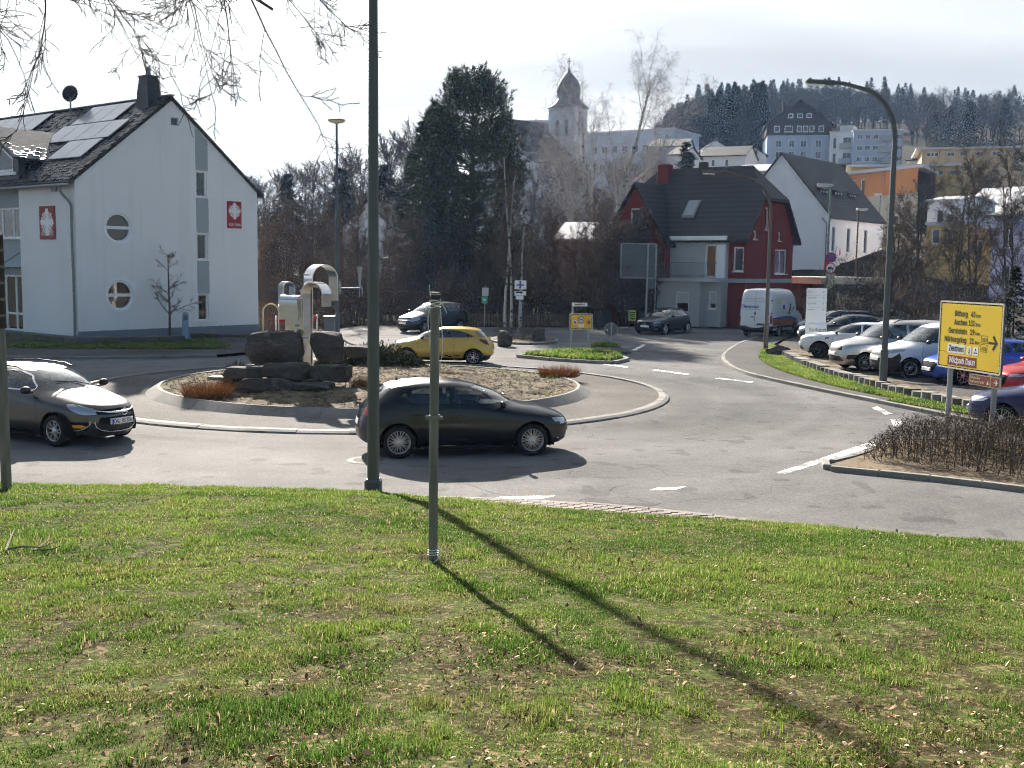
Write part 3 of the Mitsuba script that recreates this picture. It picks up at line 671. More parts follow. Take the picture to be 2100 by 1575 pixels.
    for ax in (ax0, ax1):
        for sd in (1, -1):
            wk_ = numbered(f'{t}__wheel')
            turn = (lambda m: (m[0] * [1, 1, 1] + [ax, sp['half'] - .025, R], m[1])) if sd == 1 else (lambda m: (m[0] * [-1, -1, 1] + [ax, -sp['half'] + .025, R], m[1]))
            put('tyre', turn(ty), 'm_rubber', 40, wk_); put('rim', turn(rm), sp.get('rim', 'm_alloy'), 30, wk_); put('brake', turn(cat([bk, ds])), 'm_dark_void', False, wk_)
    # mirrors
    if 'mirror' in sp:
        mx_, my_, mz_ = sp['mirror']
        for sd in (1, -1):
            m = trimesh.creation.icosphere(2, 1.0); v = m.vertices * [.075, .115, .075]; v[:, 0] = np.where(v[:, 0] > .03, .03 + (v[:, 0] - .03) * .2, v[:, 0])
            v = np.vstack([v + [mx_, my_ + .10, mz_]]); a_ = (v * [1, sd, 1], m.faces if sd == 1 else m.faces[:, ::-1])
            mk = put('mirror', a_, sp.get('mirror_bsdf', paint), True)
            st = bx(mx_ - .03, mx_ + .03, my_ - .05, my_ + .06, mz_ - .075, mz_ - .045)
            put('stalk', (st[0] * [1, sd, 1], st[1]), 'm_black_plastic', parent=mk)
    for (hx, hz) in sp.get('handles', []):
        y_ = sp['half'] - .005
        for sd in (1, -1):
            h = cbx(hx - .10, hx + .10, y_ - .03, y_ + .022, hz - .018, hz + .018, .008); put('door_handle', (h[0] * [1, sd, 1], h[1]), sp.get('handle_bsdf', paint))
    # interior
    if 'seats' in sp:
        for sx, rows in sp['seats']:
            for sy in (-.37, .37):
                st = cat([cbx(sx - .25, sx + .25, sy - .24, sy + .24, .40, .56, .05), move(cbx(-.06, .07, -.24, .24, 0, .60, .05), (sx + .25, sy, .50), ry=-.22 if False else 0.0), cbx(sx + .25, sx + .35, sy - .12, sy + .12, 1.12, 1.30, .04)])
                put('seat', st, 'm_seat')
        d0 = sp['dash']; put('dashboard', cat([cbx(d0, d0 + .45, -.66, .66, .62, sp['belt'] - .04, .05), move(lathe([(.17, 0), (.19, .012), (.17, .024), (.155, .012), (.17, 0)], 24), (d0 + .58, .37, .84), ry=1.1)]), 'm_seat')
    for (nm, m, b, sm) in sp.get('extras', []): put(nm, m, b, sm)
    return t, put

def plate(sp_x, z, y=0.0, rear=False, h=.11, w=.52, tilt=0.0):
    return cbx(sp_x - .012, sp_x, y - w / 2, y + w / 2, z, z + h, .003)
def front(xmax): return lambda c, n: (c[:, 0] < xmax) & (n[:, 0] < .55)
def back(xmin): return lambda c, n: (c[:, 0] > xmin)
def facing_front(xmax, nx=-.12): return lambda c, n: (c[:, 0] < xmax) & (n[:, 0] < nx)
def facing_back(xmin, nx=.12): return lambda c, n: (c[:, 0] > xmin) & (n[:, 0] > nx)
def seam(pts, w=.007): return LineString(pts).buffer(w / 2, cap_style='flat')
def mir(poly): return poly   # half skins: y >= 0 only
def sideglass(polys, b='glass'): return [('side_window', p, 'side', b, -.012, None, 'two') for p in polys]
def seams(lines, w=.008): return [('door_gap', unary_union([seam(l, w) for l in lines]), 'side', 'm_dark_void', -.010, lambda c, n: np.abs(n[:, 1]) > .45, 'one')]
# compact five-door hatchback (near black car)
HATCH = dict(
    F=[(0, .14, .21), (.5, .02, .34), (1, 0, .50), (1.5, .035, .64), (2, .14, .755), (2.5, .58, .905), (3, 1.10, 1.00), (3.5, 1.50, 1.225), (4, 1.98, 1.378), (4.5, 2.3, 1.437), (5, 2.62, 1.458)],
    R=[(0, 4.13, .26), (.5, 4.24, .38), (1, 4.262, .52), (1.5, 4.235, .66), (2, 4.18, .82), (2.5, 4.11, .95), (3, 4.02, 1.055), (3.5, 3.84, 1.23), (4, 3.60, 1.368), (4.5, 3.2, 1.432), (5, 2.92, 1.458)],
    W=[(0, .80), (.5, .865), (1, .890), (1.5, .897), (2, .888), (2.5, .868), (3, .835), (3.5, .72), (4, .605), (4.5, .43), (5, 0)],
    axles=(.87, 3.49), wheel=(.317, .222, .215, 10, 'double'), half=.895, belt=1.0, clear=.17, mirror=(1.50, .86, 1.03), handles=[(2.30, .82), (3.12, .85)], seats=[(2.05, 2), (2.95, 2)], dash=1.25,
    cuts=sideglass([rpoly([(1.52, 1.035), (1.62, 1.035), (2.42, 1.045), (2.42, 1.338), (2.12, 1.328), (1.86, 1.24)], .02), rpoly([(2.50, 1.045), (3.22, 1.065), (3.36, 1.10), (3.24, 1.285), (3.05, 1.325), (2.50, 1.34)], .02), rpoly([(3.30, 1.14), (3.52, 1.16), (3.46, 1.22), (3.32, 1.275)], .02)]) +
    seams([[(1.36, .28), (1.34, .70), (1.40, .98)], [(2.46, .28), (2.47, 1.03)], [(3.30, 1.06), (3.26, .80), (3.05, .58), (3.00, .30)], [(1.36, .285), (3.00, .285)], [(1.32, .98), (.62, .84), (.34, .70)]]) + [
        ('windshield', rpoly([(-.1, 1.045), (.70, 1.045), (.545, 1.35), (-.1, 1.365)], .02), 'front', 'm_windshield', -.006, facing_front(2.3), 'one'),
        ('rear_window', rpoly([(-.1, 1.09), (.60, 1.09), (.51, 1.325), (-.1, 1.335)], .03), 'front', 'rear', -.006, facing_back(3.3), 'one'),
        ('headlight', rpoly([(.10, .60), (.28, .605), (.28, .72), (.10, .66)], .0).union(Polygon([(.03, .615), (.40, .66), (.47, .745), (.30, .735), (.12, .70)])).buffer(0), 'side', 'm_headlamp', -.006, lambda c, n: (c[:, 1] > .42) & (c[:, 0] < .55), 'two'),
        ('grille', rpoly([(-.1, .625), (.44, .635), (.44, .675), (-.1, .675)], .005), 'front', 'm_black_plastic', -.015, facing_front(.4), 'one'),
        ('lower_intake', rpoly([(-.1, .29), (.62, .29), (.70, .40), (.45, .45), (-.1, .45)], .02), 'front', 'm_black_plastic', -.02, facing_front(.5), 'one'),
        ('tail_light', rpoly([(3.98, .80), (4.30, .82), (4.30, .96), (4.03, .965)], .02), 'side', 'm_lamp_red', .004, lambda c, n: c[:, 1] > .42, 'two'),
        ('number_plate', sbox(-.1, .60, .26, .71), 'front', 'm_plate', .004, facing_back(4.0), 'one'),
        ('rear_diffuser', rpoly([(-.1, .20), (.80, .20), (.80, .36), (-.1, .38)], .02), 'front', 'm_black_plastic', -.004, facing_back(3.9), 'one'),
        ('chrome_strip', rpoly([(.30, .305), (.66, .315), (.66, .33), (.30, .325)], 0), 'front', 'm_chrome', .006, facing_front(.5), 'two')],
    extras=[('roof_aerial', (lambda m: (m[0] * [1, .5, 1] + [3.45, 0, 1.43], m[1]))(lathe([(.035, 0), (.012, .03), (.004, .075), (.001, .08)], 10)), 'm_black_plastic', 30),
            ('wiper', tube([(1.12, .55, 1.035), (1.30, .10, 1.14), (1.36, -.35, 1.17)], .008, 5), 'm_black_plastic', False), ('rear_emblem', lathe([(.001, 0), (.05, .0)], 20), 'm_chrome', False)])
HATCH['extras'][-1] = ('rear_emblem', (lambda m: (np.c_[4.205 - .0 + m[0][:, 2], m[0][:, 0], m[0][:, 1] + .90], m[1]))(lathe([(.055, -.01), (.055, .012), (.045, .014), (.001, .014)], 20)), 'm_chrome', 30)
# estate (grey car at the left)
ESTATE = dict(
    F=[(0, .16, .20), (.5, .04, .32), (1, 0, .48), (1.5, .03, .66), (2, .15, .80), (2.5, .60, .945), (3, 1.18, 1.055), (3.5, 1.62, 1.29), (4, 2.12, 1.455), (4.5, 2.5, 1.50), (5, 2.9, 1.51)],
    R=[(0, 4.56, .30), (.5, 4.67, .42), (1, 4.70, .55), (1.5, 4.69, .70), (2, 4.65, .85), (2.5, 4.60, .98), (3, 4.54, 1.11), (3.5, 4.38, 1.29), (4, 4.16, 1.43), (4.5, 3.9, 1.47), (5, 3.6, 1.50)],
    W=[(0, .81), (.5, .875), (1, .902), (1.5, .907), (2, .90), (2.5, .885), (3, .85), (3.5, .735), (4, .605), (4.5, .42), (5, 0)],
    nf=[(0, 3.2), (1, 3.3), (2, 3.4), (2.6, 3.0), (3, 3.6), (4, 4), (5, 3)], bf=[(0, .20), (1, .22), (2, .26), (3, .20), (4, .12), (5, 0)],
    axles=(.95, 3.635), wheel=(.322, .208, .205, 5, 'double'), half=.905, belt=1.05, clear=.17, mirror=(1.62, .87, 1.10), mirror_bsdf='m_black_plastic', handles=[(2.45, .90), (3.3, .93)], seats=[(2.2, 2), (3.1, 2)], dash=1.35,
    cuts=[('window_trim', (lambda p: p.buffer(.022).difference(p))(rpoly([(1.62, 1.085), (2.6, 1.10), (4.28, 1.15), (4.18, 1.33), (3.9, 1.40), (2.3, 1.425), (1.96, 1.335)], .03)), 'side', 'm_chrome', .002, lambda c, n: np.abs(n[:, 1]) > .35, 'two')] +
    sideglass([rpoly([(1.62, 1.085), (2.52, 1.10), (2.52, 1.422), (2.3, 1.425), (1.96, 1.335)], .02), rpoly([(2.60, 1.10), (3.40, 1.12), (3.5, 1.30), (3.44, 1.41), (2.60, 1.423)], .02), rpoly([(3.50, 1.13), (4.28, 1.15), (4.18, 1.33), (3.9, 1.40), (3.56, 1.405)], .02)]) +
    seams([[(1.46, .30), (1.44, .75), (1.50, 1.04)], [(2.56, .30), (2.57, 1.08)], [(3.45, 1.1), (3.40, .85), (3.2, .62), (3.15, .32)], [(1.46, .30), (3.15, .30)], [(1.42, 1.035), (.70, .89), (.46, .80)]]) + [
        ('windshield', rpoly([(-.1, 1.10), (.73, 1.10), (.55, 1.425), (-.1, 1.44)], .02), 'front', 'm_windshield', -.006, facing_front(2.5), 'one'),
        ('rear_window', rpoly([(-.1, 1.13), (.62, 1.13), (.52, 1.38), (-.1, 1.39)], .03), 'front', 'rear', -.006, facing_back(4.0), 'one'),
        ('headlight', curve_poly([(.10, .66), (.30, .655), (.52, .70), (.74, .845), (.60, .855), (.36, .80), (.14, .725)]), 'side', 'm_headlamp', -.004, lambda c, n: (c[:, 1] > .46) & (c[:, 0] < .85), 'two'),
        ('grille', rpoly([(-.1, .645), (.44, .655), (.50, .71), (.30, .75), (-.1, .76)], .015), 'front', 'm_dark_void', -.02, facing_front(.5), 'one'),
        ('lower_intake', rpoly([(-.1, .30), (.40, .32), (.56, .46), (.50, .50), (-.1, .40)], .015), 'front', 'm_black_plastic', -.02, facing_front(.5), 'one'),
        ('lower_intake', rpoly([(-.1, .44), (.46, .47), (.42, .60), (-.1, .61)], .015), 'front', 'm_dark_void', -.016, facing_front(.5), 'one'),
        ('fog_light', curve_poly([(.60, .40), (.70, .385), (.80, .42), (.72, .455)]), 'front', 'm_amber', -.002, facing_front(.6), 'two'),
        ('fog_bezel', rpoly([(.56, .34), (.86, .36), (.86, .50), (.58, .52)], .03).difference(curve_poly([(.60, .40), (.70, .385), (.80, .42), (.72, .455)])), 'front', 'm_dark_void', -.012, facing_front(.7), 'two'),
        ('tail_light', rpoly([(4.40, .86), (4.75, .86), (4.75, 1.06), (4.46, 1.06)], .02), 'side', 'm_lamp_red', .003, lambda c, n: c[:, 1] > .5, 'two')],
    extras=[('roof_rail', cat([tube([(2.15, sd * .60, 1.45), (2.35, sd * .59, 1.505), (3.2, sd * .585, 1.535), (4.0, sd * .58, 1.49), (4.2, sd * .58, 1.43)], .016, 6) for sd in (1, -1)]), 'm_black_plastic', 40),
            ('wiper', tube([(1.24, .55, 1.075), (1.42, .10, 1.195), (1.5, -.35, 1.23)], .009, 5), 'm_black_plastic', False)])
# three-door supermini (yellow car)
MINI3 = dict(zs=.935, 
    F=[(0, .14, .22), (.5, .03, .34), (1, 0, .50), (1.5, .04, .66), (2, .16, .80), (2.5, .50, .93), (3, .92, 1.03), (3.5, 1.36, 1.27), (4, 1.85, 1.43), (4.5, 2.15, 1.475), (5, 2.42, 1.488)],
    R=[(0, 3.86, .30), (.5, 3.97, .42), (1, 3.999, .54), (1.5, 3.985, .68), (2, 3.95, .82), (2.5, 3.89, .94), (3, 3.80, 1.06), (3.5, 3.62, 1.25), (4, 3.40, 1.40), (4.5, 3.0, 1.465), (5, 2.7, 1.488)],
    W=[(0, .77), (.5, .835), (1, .862), (1.5, .868), (2, .862), (2.5, .85), (3, .82), (3.5, .71), (4, .585), (4.5, .40), (5, 0)], taper=(.06, .09),
    nr=[(0, 4), (2, 4), (3, 4), (4, 4), (5, 3)], br=[(0, .14), (2, .16), (3, .12), (4, .06), (5, 0)],
    axles=(.80, 3.311), wheel=(.306, .215, .20, 5, 'double'), half=.866, belt=1.03, clear=.17, mirror=(1.42, .83, 1.07), mirror_bsdf='m_black_plastic', handles=[(2.42, .88)], seats=[(1.95, 2), (2.75, 2)], dash=1.1,
    cuts=[('side_window', Polygon(np.vstack([[(1.28, 1.055), (3.36, 1.115)], spline([(3.36, 1.115), (3.12, 1.235), (2.75, 1.345), (2.35, 1.395), (2.0, 1.385), (1.66, 1.28), (1.28, 1.055)], 40)])).buffer(0), 'side', 'glass', -.012, None, 'two'),
          ('door_gap', unary_union([seam(l) for l in [[(1.22, .30), (1.2, .75), (1.30, 1.03)], [(2.58, 1.09), (2.60, .80), (2.55, .30)], [(1.22, .30), (2.55, .30)], [(1.2, 1.0), (.6, .88)]]]), 'side', 'm_dark_void', -.01, lambda c, n: np.abs(n[:, 1]) > .45, 'one'),
          ('check_pattern', unary_union([sbox(2.24, .345, 2.36, .39), sbox(2.36, .30, 2.50, .345), sbox(2.58, .35, 2.80, .385), sbox(2.0, .30, 2.12, .345)]), 'side', 'm_ink', .002, lambda c, n: np.abs(n[:, 1]) > .45, 'two'),
          ('sill_strip', sbox(1.1, .20, 3.0, .275), 'side', 'm_black_plastic', .002, lambda c, n: np.abs(n[:, 1]) > .2, 'two'),
          ('windshield', rpoly([(-.1, 1.08), (.69, 1.08), (.535, 1.40), (-.1, 1.415)], .02), 'front', 'm_windshield', -.006, facing_front(2.2), 'one'),
          ('rear_window', rpoly([(-.1, 1.09), (.62, 1.10), (.53, 1.355), (-.1, 1.375)], .04), 'front', 'rear', -.006, facing_back(3.1), 'one'),
          ('headlight', curve_poly([(.10, .70), (.34, .72), (.62, .87), (.48, .90), (.2, .82)]), 'side', 'm_headlamp', -.004, lambda c, n: (c[:, 1] > .42) & (c[:, 0] < .75), 'two'),
          ('grille', rpoly([(-.1, .60), (.4, .61), (.36, .68), (-.1, .69)], .01), 'front', 'm_black_plastic', -.015, facing_front(.5), 'one'),
          ('lower_intake', rpoly([(-.1, .30), (.5, .31), (.4, .44), (-.1, .45)], .01), 'front', 'm_black_plastic', -.015, facing_front(.5), 'one'),
          ('tail_light', curve_poly([(3.50, 1.015), (3.62, 1.03), (3.90, .90), (4.00, .76), (3.88, .78), (3.70, .86)]), 'side', 'm_lamp_dark', .004, lambda c, n: c[:, 1] > .46, 'two'),
          ('number_plate', sbox(-.1, .50, .26, .61), 'front', 'm_plate', .004, facing_back(3.7), 'one'),
          ('lower_bumper', rpoly([(-.1, .20), (.80, .20), (.80, .37), (-.1, .40)], .02), 'front', 'm_black_plastic', .003, facing_back(3.5), 'one')],
    extras=[('spoiler_light', bx(3.36, 3.40, -.10, .10, 1.425, 1.45), 'm_lamp_red', False)])
# premium hatchback (dark grey oncoming car)
HATCH2 = {**HATCH, 'wheel': (.318, .235, .22, 5, 'thin')}
HATCH2['cuts'] = [c for c in HATCH['cuts'] if c[0] not in ('grille', 'lower_intake', 'chrome_strip', 'headlight')] + [
    ('grille', rpoly([(-.1, .36), (.34, .37), (.46, .48), (.46, .66), (.36, .70), (-.1, .705)], .02), 'front', 'm_dark_void', -.015, facing_front(.4), 'one'),
    ('headlight', Polygon([(.02, .63), (.40, .67), (.52, .75), (.30, .745), (.10, .715)]), 'side', 'm_headlamp', .002, lambda c, n: (c[:, 1] > .48) & (c[:, 0] < .6), 'two'),
    ('side_intake', rpoly([(.56, .33), (.82, .34), (.80, .46), (.56, .45)], .02), 'front', 'm_dark_void', -.012, facing_front(.6), 'two'),
    ('window_trim', rpoly([(1.52, 1.02), (3.50, 1.055), (3.50, 1.075), (1.52, 1.04)], 0), 'side', 'm_chrome', .003, lambda c, n: np.abs(n[:, 1]) > .35, 'two')]
HATCH2['extras'] = [('number_plate', cbx(-.012, .03, -.26, .26, .42, .53, .003), 'm_plate', False), HATCH['extras'][0], HATCH['extras'][1],
    ('emblem', cat([(lambda m: (np.c_[-.012 + m[0][:, 2], m[0][:, 0] + o, m[0][:, 1] + .61], m[1]))(lathe([(.032, 0), (.032, .012), (.024, .012), (.024, 0)], 20)) for o in (-.075, -.025, .025, .075)]), 'm_chrome', False)]
# people carrier (dark grey)
MPV = dict(
    F=[(0, .14, .22), (.5, .03, .36), (1, 0, .52), (1.5, .04, .70), (2, .15, .84), (2.5, .52, .98), (3, 1.00, 1.10), (3.5, 1.48, 1.36), (4, 2.02, 1.56), (4.5, 2.4, 1.63), (5, 2.8, 1.65)],
    R=[(0, 4.40, .30), (.5, 4.50, .42), (1, 4.527, .55), (1.5, 4.52, .72), (2, 4.50, .90), (2.5, 4.47, 1.04), (3, 4.42, 1.16), (3.5, 4.32, 1.38), (4, 4.16, 1.56), (4.5, 3.9, 1.61), (5, 3.5, 1.65)],
    W=[(0, .82), (.5, .885), (1, .91), (1.5, .915), (2, .91), (2.5, .895), (3, .865), (3.5, .765), (4, .64), (4.5, .45), (5, 0)],
    axles=(.90, 3.66), wheel=(.325, .215, .215, 5, 'double'), half=.913, belt=1.10, clear=.17, mirror=(1.52, .88, 1.15), handles=[(2.4, .93), (3.3, .95)], seats=[(2.2, 2), (3.1, 2)], dash=1.25,
    cuts=sideglass([rpoly([(1.50, 1.13), (2.50, 1.14), (2.50, 1.53), (2.16, 1.53), (1.86, 1.42)], .02), rpoly([(2.58, 1.14), (3.42, 1.15), (3.42, 1.52), (2.58, 1.53)], .02), rpoly([(3.50, 1.15), (4.24, 1.19), (4.14, 1.45), (3.98, 1.50), (3.50, 1.518)], .02)]) +
    seams([[(1.40, .32), (1.38, .8), (1.44, 1.10)], [(2.54, .32), (2.54, 1.12)], [(3.46, 1.13), (3.4, .9), (3.2, .62)], [(1.4, .32), (3.2, .32)]]) + [
        ('windshield', rpoly([(-.1, 1.14), (.75, 1.14), (.585, 1.52), (-.1, 1.54)], .02), 'front', 'm_windshield', -.006, facing_front(2.5), 'one'),
        ('rear_window', rpoly([(-.1, 1.2), (.66, 1.2), (.58, 1.5), (-.1, 1.51)], .03), 'front', 'rear', -.006, facing_back(4.0), 'one'),
        ('headlight', curve_poly([(.06, .68), (.36, .70), (.62, .83), (.50, .87), (.2, .81)]), 'side', 'm_headlamp', -.002, lambda c, n: (c[:, 1] > .46) & (c[:, 0] < .8), 'two'),
        ('grille', rpoly([(-.1, .68), (.46, .69), (.46, .76), (-.1, .77)], .01), 'front', 'm_chrome', -.012, facing_front(.5), 'one'),
        ('lower_intake', rpoly([(-.1, .30), (.66, .31), (.6, .44), (-.1, .44)], .01), 'front', 'm_black_plastic', -.015, facing_front(.5), 'one'),
        ('tail_light', rpoly([(4.28, .92), (4.6, .92), (4.6, 1.10), (4.34, 1.12)], .02), 'side', 'm_lamp_red', .003, lambda c, n: c[:, 1] > .5, 'two')],
    extras=[('number_plate', cbx(-.015, .03, -.26, .26, .50, .61, .003), 'm_plate', False)])
# coupe-like crossover (white) and its dark sisters
SUV = dict(zs=.94,
    F=[(0, .16, .26), (.5, .04, .40), (1, 0, .58), (1.5, .03, .78), (2, .14, .91), (2.5, .56, 1.03), (3, 1.16, 1.10), (3.5, 1.60, 1.34), (4, 2.12, 1.52), (4.5, 2.45, 1.565), (5, 2.75, 1.575)],
    R=[(0, 4.42, .34), (.5, 4.53, .48), (1, 4.568, .62), (1.5, 4.56, .78), (2, 4.52, .94), (2.5, 4.46, 1.07), (3, 4.36, 1.16), (3.5, 4.0, 1.33), (4, 3.62, 1.47), (4.5, 3.3, 1.54), (5, 3.0, 1.572)],
    W=[(0, .83), (.5, .895), (1, .918), (1.5, .92), (2, .912), (2.5, .895), (3, .86), (3.5, .745), (4, .62), (4.5, .43), (5, 0)],
    axles=(.90, 3.62), wheel=(.345, .235, .22, 5, 'double'), rim='m_alloy_dark', half=.918, belt=1.10, clear=.21, arch=.06, mirror=(1.56, .88, 1.14), mirror_bsdf='m_black_plastic', handles=[(2.45, .95), (3.3, .98)], seats=[(2.2, 2), (3.05, 2)], dash=1.35,
    cuts=sideglass([rpoly([(1.58, 1.125), (2.48, 1.14), (2.48, 1.49), (2.22, 1.49), (1.94, 1.39)], .02), rpoly([(2.56, 1.14), (3.66, 1.20), (3.5, 1.34), (3.2, 1.445), (2.56, 1.49)], .02)]) +
    seams([[(1.42, .36), (1.40, .8), (1.48, 1.10)], [(2.52, .36), (2.53, 1.12)], [(3.42, 1.12), (3.36, .9), (3.15, .66)], [(1.42, .40), (3.1, .40)]]) + [
        ('sill_cladding', sbox(1.2, .2, 3.25, .36), 'side', 'm_black_plastic', .003, lambda c, n: np.abs(n[:, 1]) > .2, 'two'),
        ('windshield', rpoly([(-.1, 1.14), (.73, 1.14), (.57, 1.48), (-.1, 1.50)], .02), 'front', 'm_windshield', -.006, facing_front(2.6), 'one'),
        ('rear_window', rpoly([(-.1, 1.19), (.62, 1.19), (.54, 1.43), (-.1, 1.44)], .03), 'front', 'rear', -.006, facing_back(3.4), 'one'),
        ('headlight', curve_poly([(.06, .78), (.40, .80), (.64, .90), (.4, .925), (.16, .88)]), 'side', 'm_headlamp', -.002, lambda c, n: (c[:, 1] > .5) & (c[:, 0] < .75), 'two'),
        ('grille', rpoly([(-.1, .66), (.5, .68), (.46, .84), (-.1, .86)], .02), 'front', 'm_black_plastic', -.012, facing_front(.5), 'one'),
        ('lower_intake', rpoly([(-.1, .34), (.62, .35), (.55, .5), (-.1, .5)], .02), 'front', 'm_black_plastic', -.012, facing_front(.6), 'one'),
        ('fender_vent', rpoly([(1.10, .84), (1.28, .88), (1.28, .92), (1.12, .91)], .005), 'side', 'm_black_plastic', .004, lambda c, n: np.abs(n[:, 1]) > .4, 'two'),
        ('tail_light', rpoly([(4.2, .98), (4.62, .98), (4.62, 1.06), (4.24, 1.08)], .01), 'side', 'm_lamp_red', .003, lambda c, n: c[:, 1] > .3, 'two')],
    extras=[('number_plate', cbx(-.015, .03, -.26, .26, .54, .65, .003), 'm_plate', False)])
# high-roofed family van (silver) and its panel van sister (white)
KVAN = dict(
    F=[(0, .12, .22), (.5, .02, .38), (1, 0, .56), (1.5, .03, .76), (2, .13, .93), (2.5, .48, 1.05), (3, .94, 1.15), (3.5, 1.38, 1.44), (4, 1.86, 1.71), (4.5, 2.2, 1.80), (5, 2.6, 1.835)],
    R=[(0, 4.38, .30), (.5, 4.47, .45), (1, 4.486, .60), (1.5, 4.48, .78), (2, 4.47, .96), (2.5, 4.46, 1.08), (3, 4.45, 1.18), (3.5, 4.42, 1.45), (4, 4.36, 1.70), (4.5, 4.15, 1.78), (5, 3.7, 1.825)],
    W=[(0, .84), (.5, .905), (1, .928), (1.5, .93), (2, .925), (2.5, .915), (3, .895), (3.5, .815), (4, .71), (4.5, .50), (5, 0)], nr=[(0, 7), (4, 7), (5, 4)], br=[(0, .05), (4, .04), (5, 0)], taper=(.05, .02),
    axles=(.88, 3.596), wheel=(.325, .222, .21, 5, 'double'), half=.928, belt=1.14, clear=.19, mirror=(1.42, .90, 1.22), mirror_bsdf='m_black_plastic', handles=[(2.3, 1.0), (3.2, 1.02)], seats=[(2.1, 2), (3.0, 2)], dash=1.15,
    cuts=sideglass([rpoly([(1.36, 1.18), (1.5, 1.18), (2.42, 1.18), (2.42, 1.66), (2.06, 1.67), (1.78, 1.53)], .02), rpoly([(2.52, 1.18), (3.36, 1.19), (3.36, 1.65), (2.52, 1.66)], .02), rpoly([(3.46, 1.20), (4.22, 1.22), (4.18, 1.60), (4.06, 1.64), (3.46, 1.65)], .03)]) +
    seams([[(1.30, .34), (1.26, .8), (1.34, 1.15)], [(2.47, .34), (2.47, 1.7)], [(3.41, 1.16), (3.4, .9), (3.2, .64)], [(1.3, .34), (3.2, .34)]]) + [
        ('windshield', rpoly([(-.1, 1.20), (.78, 1.20), (.645, 1.66), (-.1, 1.68)], .02), 'front', 'm_windshield', -.006, facing_front(2.4), 'one'),
        ('rear_window', rpoly([(-.1, 1.25), (.68, 1.25), (.62, 1.6), (-.1, 1.61)], .03), 'front', 'rear', -.006, facing_back(4.2), 'one'),
        ('headlight', Polygon([(.0, .80), (.36, .82), (.66, .90), (.70, .985), (.46, .965), (.16, .93)]), 'side', 'm_headlamp', .002, lambda c, n: (c[:, 1] > .5) & (c[:, 0] < .8), 'two'),
        ('grille', rpoly([(-.1, .72), (.54, .74), (.54, .90), (-.1, .92)], .02), 'front', 'm_black_plastic', -.012, facing_front(.5), 'one'),
        ('chrome_bar', unary_union([sbox(-.1, .87, .56, .895), sbox(-.1, .79, .54, .81)]), 'front', 'm_chrome', .008, facing_front(.6), 'one'),
        ('lower_intake', rpoly([(-.1, .36), (.60, .36), (.50, .52), (-.1, .53)], .02), 'front', 'm_black_plastic', -.012, facing_front(.6), 'one'),
        ('fog_bezel', rpoly([(.66, .42), (.90, .44), (.86, .60), (.70, .58)], .03), 'front', 'm_black_plastic', -.006, facing_front(.7), 'two'),
        ('tail_light', rpoly([(4.30, 1.0), (4.6, 1.0), (4.6, 1.45), (4.34, 1.45)], .02), 'side', 'm_lamp_red', .003, lambda c, n: c[:, 1] > .6, 'two')],
    extras=[('number_plate', cbx(-.015, .03, -.26, .26, .55, .66, .003), 'm_plate', False),
            ('roof_rail', cat([tube([(2.0, sd * .66, 1.74), (2.2, sd * .655, 1.84), (3.1, sd * .65, 1.875), (4.0, sd * .64, 1.83), (4.25, sd * .64, 1.74)], .02, 6) for sd in (1, -1)]), 'm_black_plastic', 40)])
PVAN = {**KVAN, 'cuts': sideglass([rpoly([(1.36, 1.18), (1.5, 1.18), (2.42, 1.18), (2.42, 1.66), (2.06, 1.67), (1.78, 1.53)], .02)]) + [
    ('bumper_cladding', Polygon([(-.2, .2), (.5, .2), (.52, .40), (.56, .70), (.50, .83), (.30, .68), (-.2, .60)]), 'side', 'm_black_plastic', .002, lambda c, n: c[:, 0] < .7, 'two')] + [c for c in KVAN['cuts'] if c[0] not in ('side_window', 'lower_intake', 'fog_bezel', 'chrome_bar')], 'extras': KVAN['extras'][:1], 'rim': 'm_alloy'}
# supermini five-door (blue, red, dark blue)
SMALL = {**HATCH, 'F': [(l, x * .95, z * .995) for l, x, z in HATCH['F']], 'R': [(l, x * .95, z * .99) for l, x, z in HATCH['R']], 'axles': (.83, 3.41), 'wheel': (.312, .225, .21, 5, 'double'),
         'extras': [('number_plate', cbx(-.015, .03, -.26, .26, .40, .51, .003), 'm_plate', False)]}
SMALL['cuts'] = [c for c in HATCH2['cuts'] if c[0] not in ('side_intake', 'window_trim', 'number_plate')]
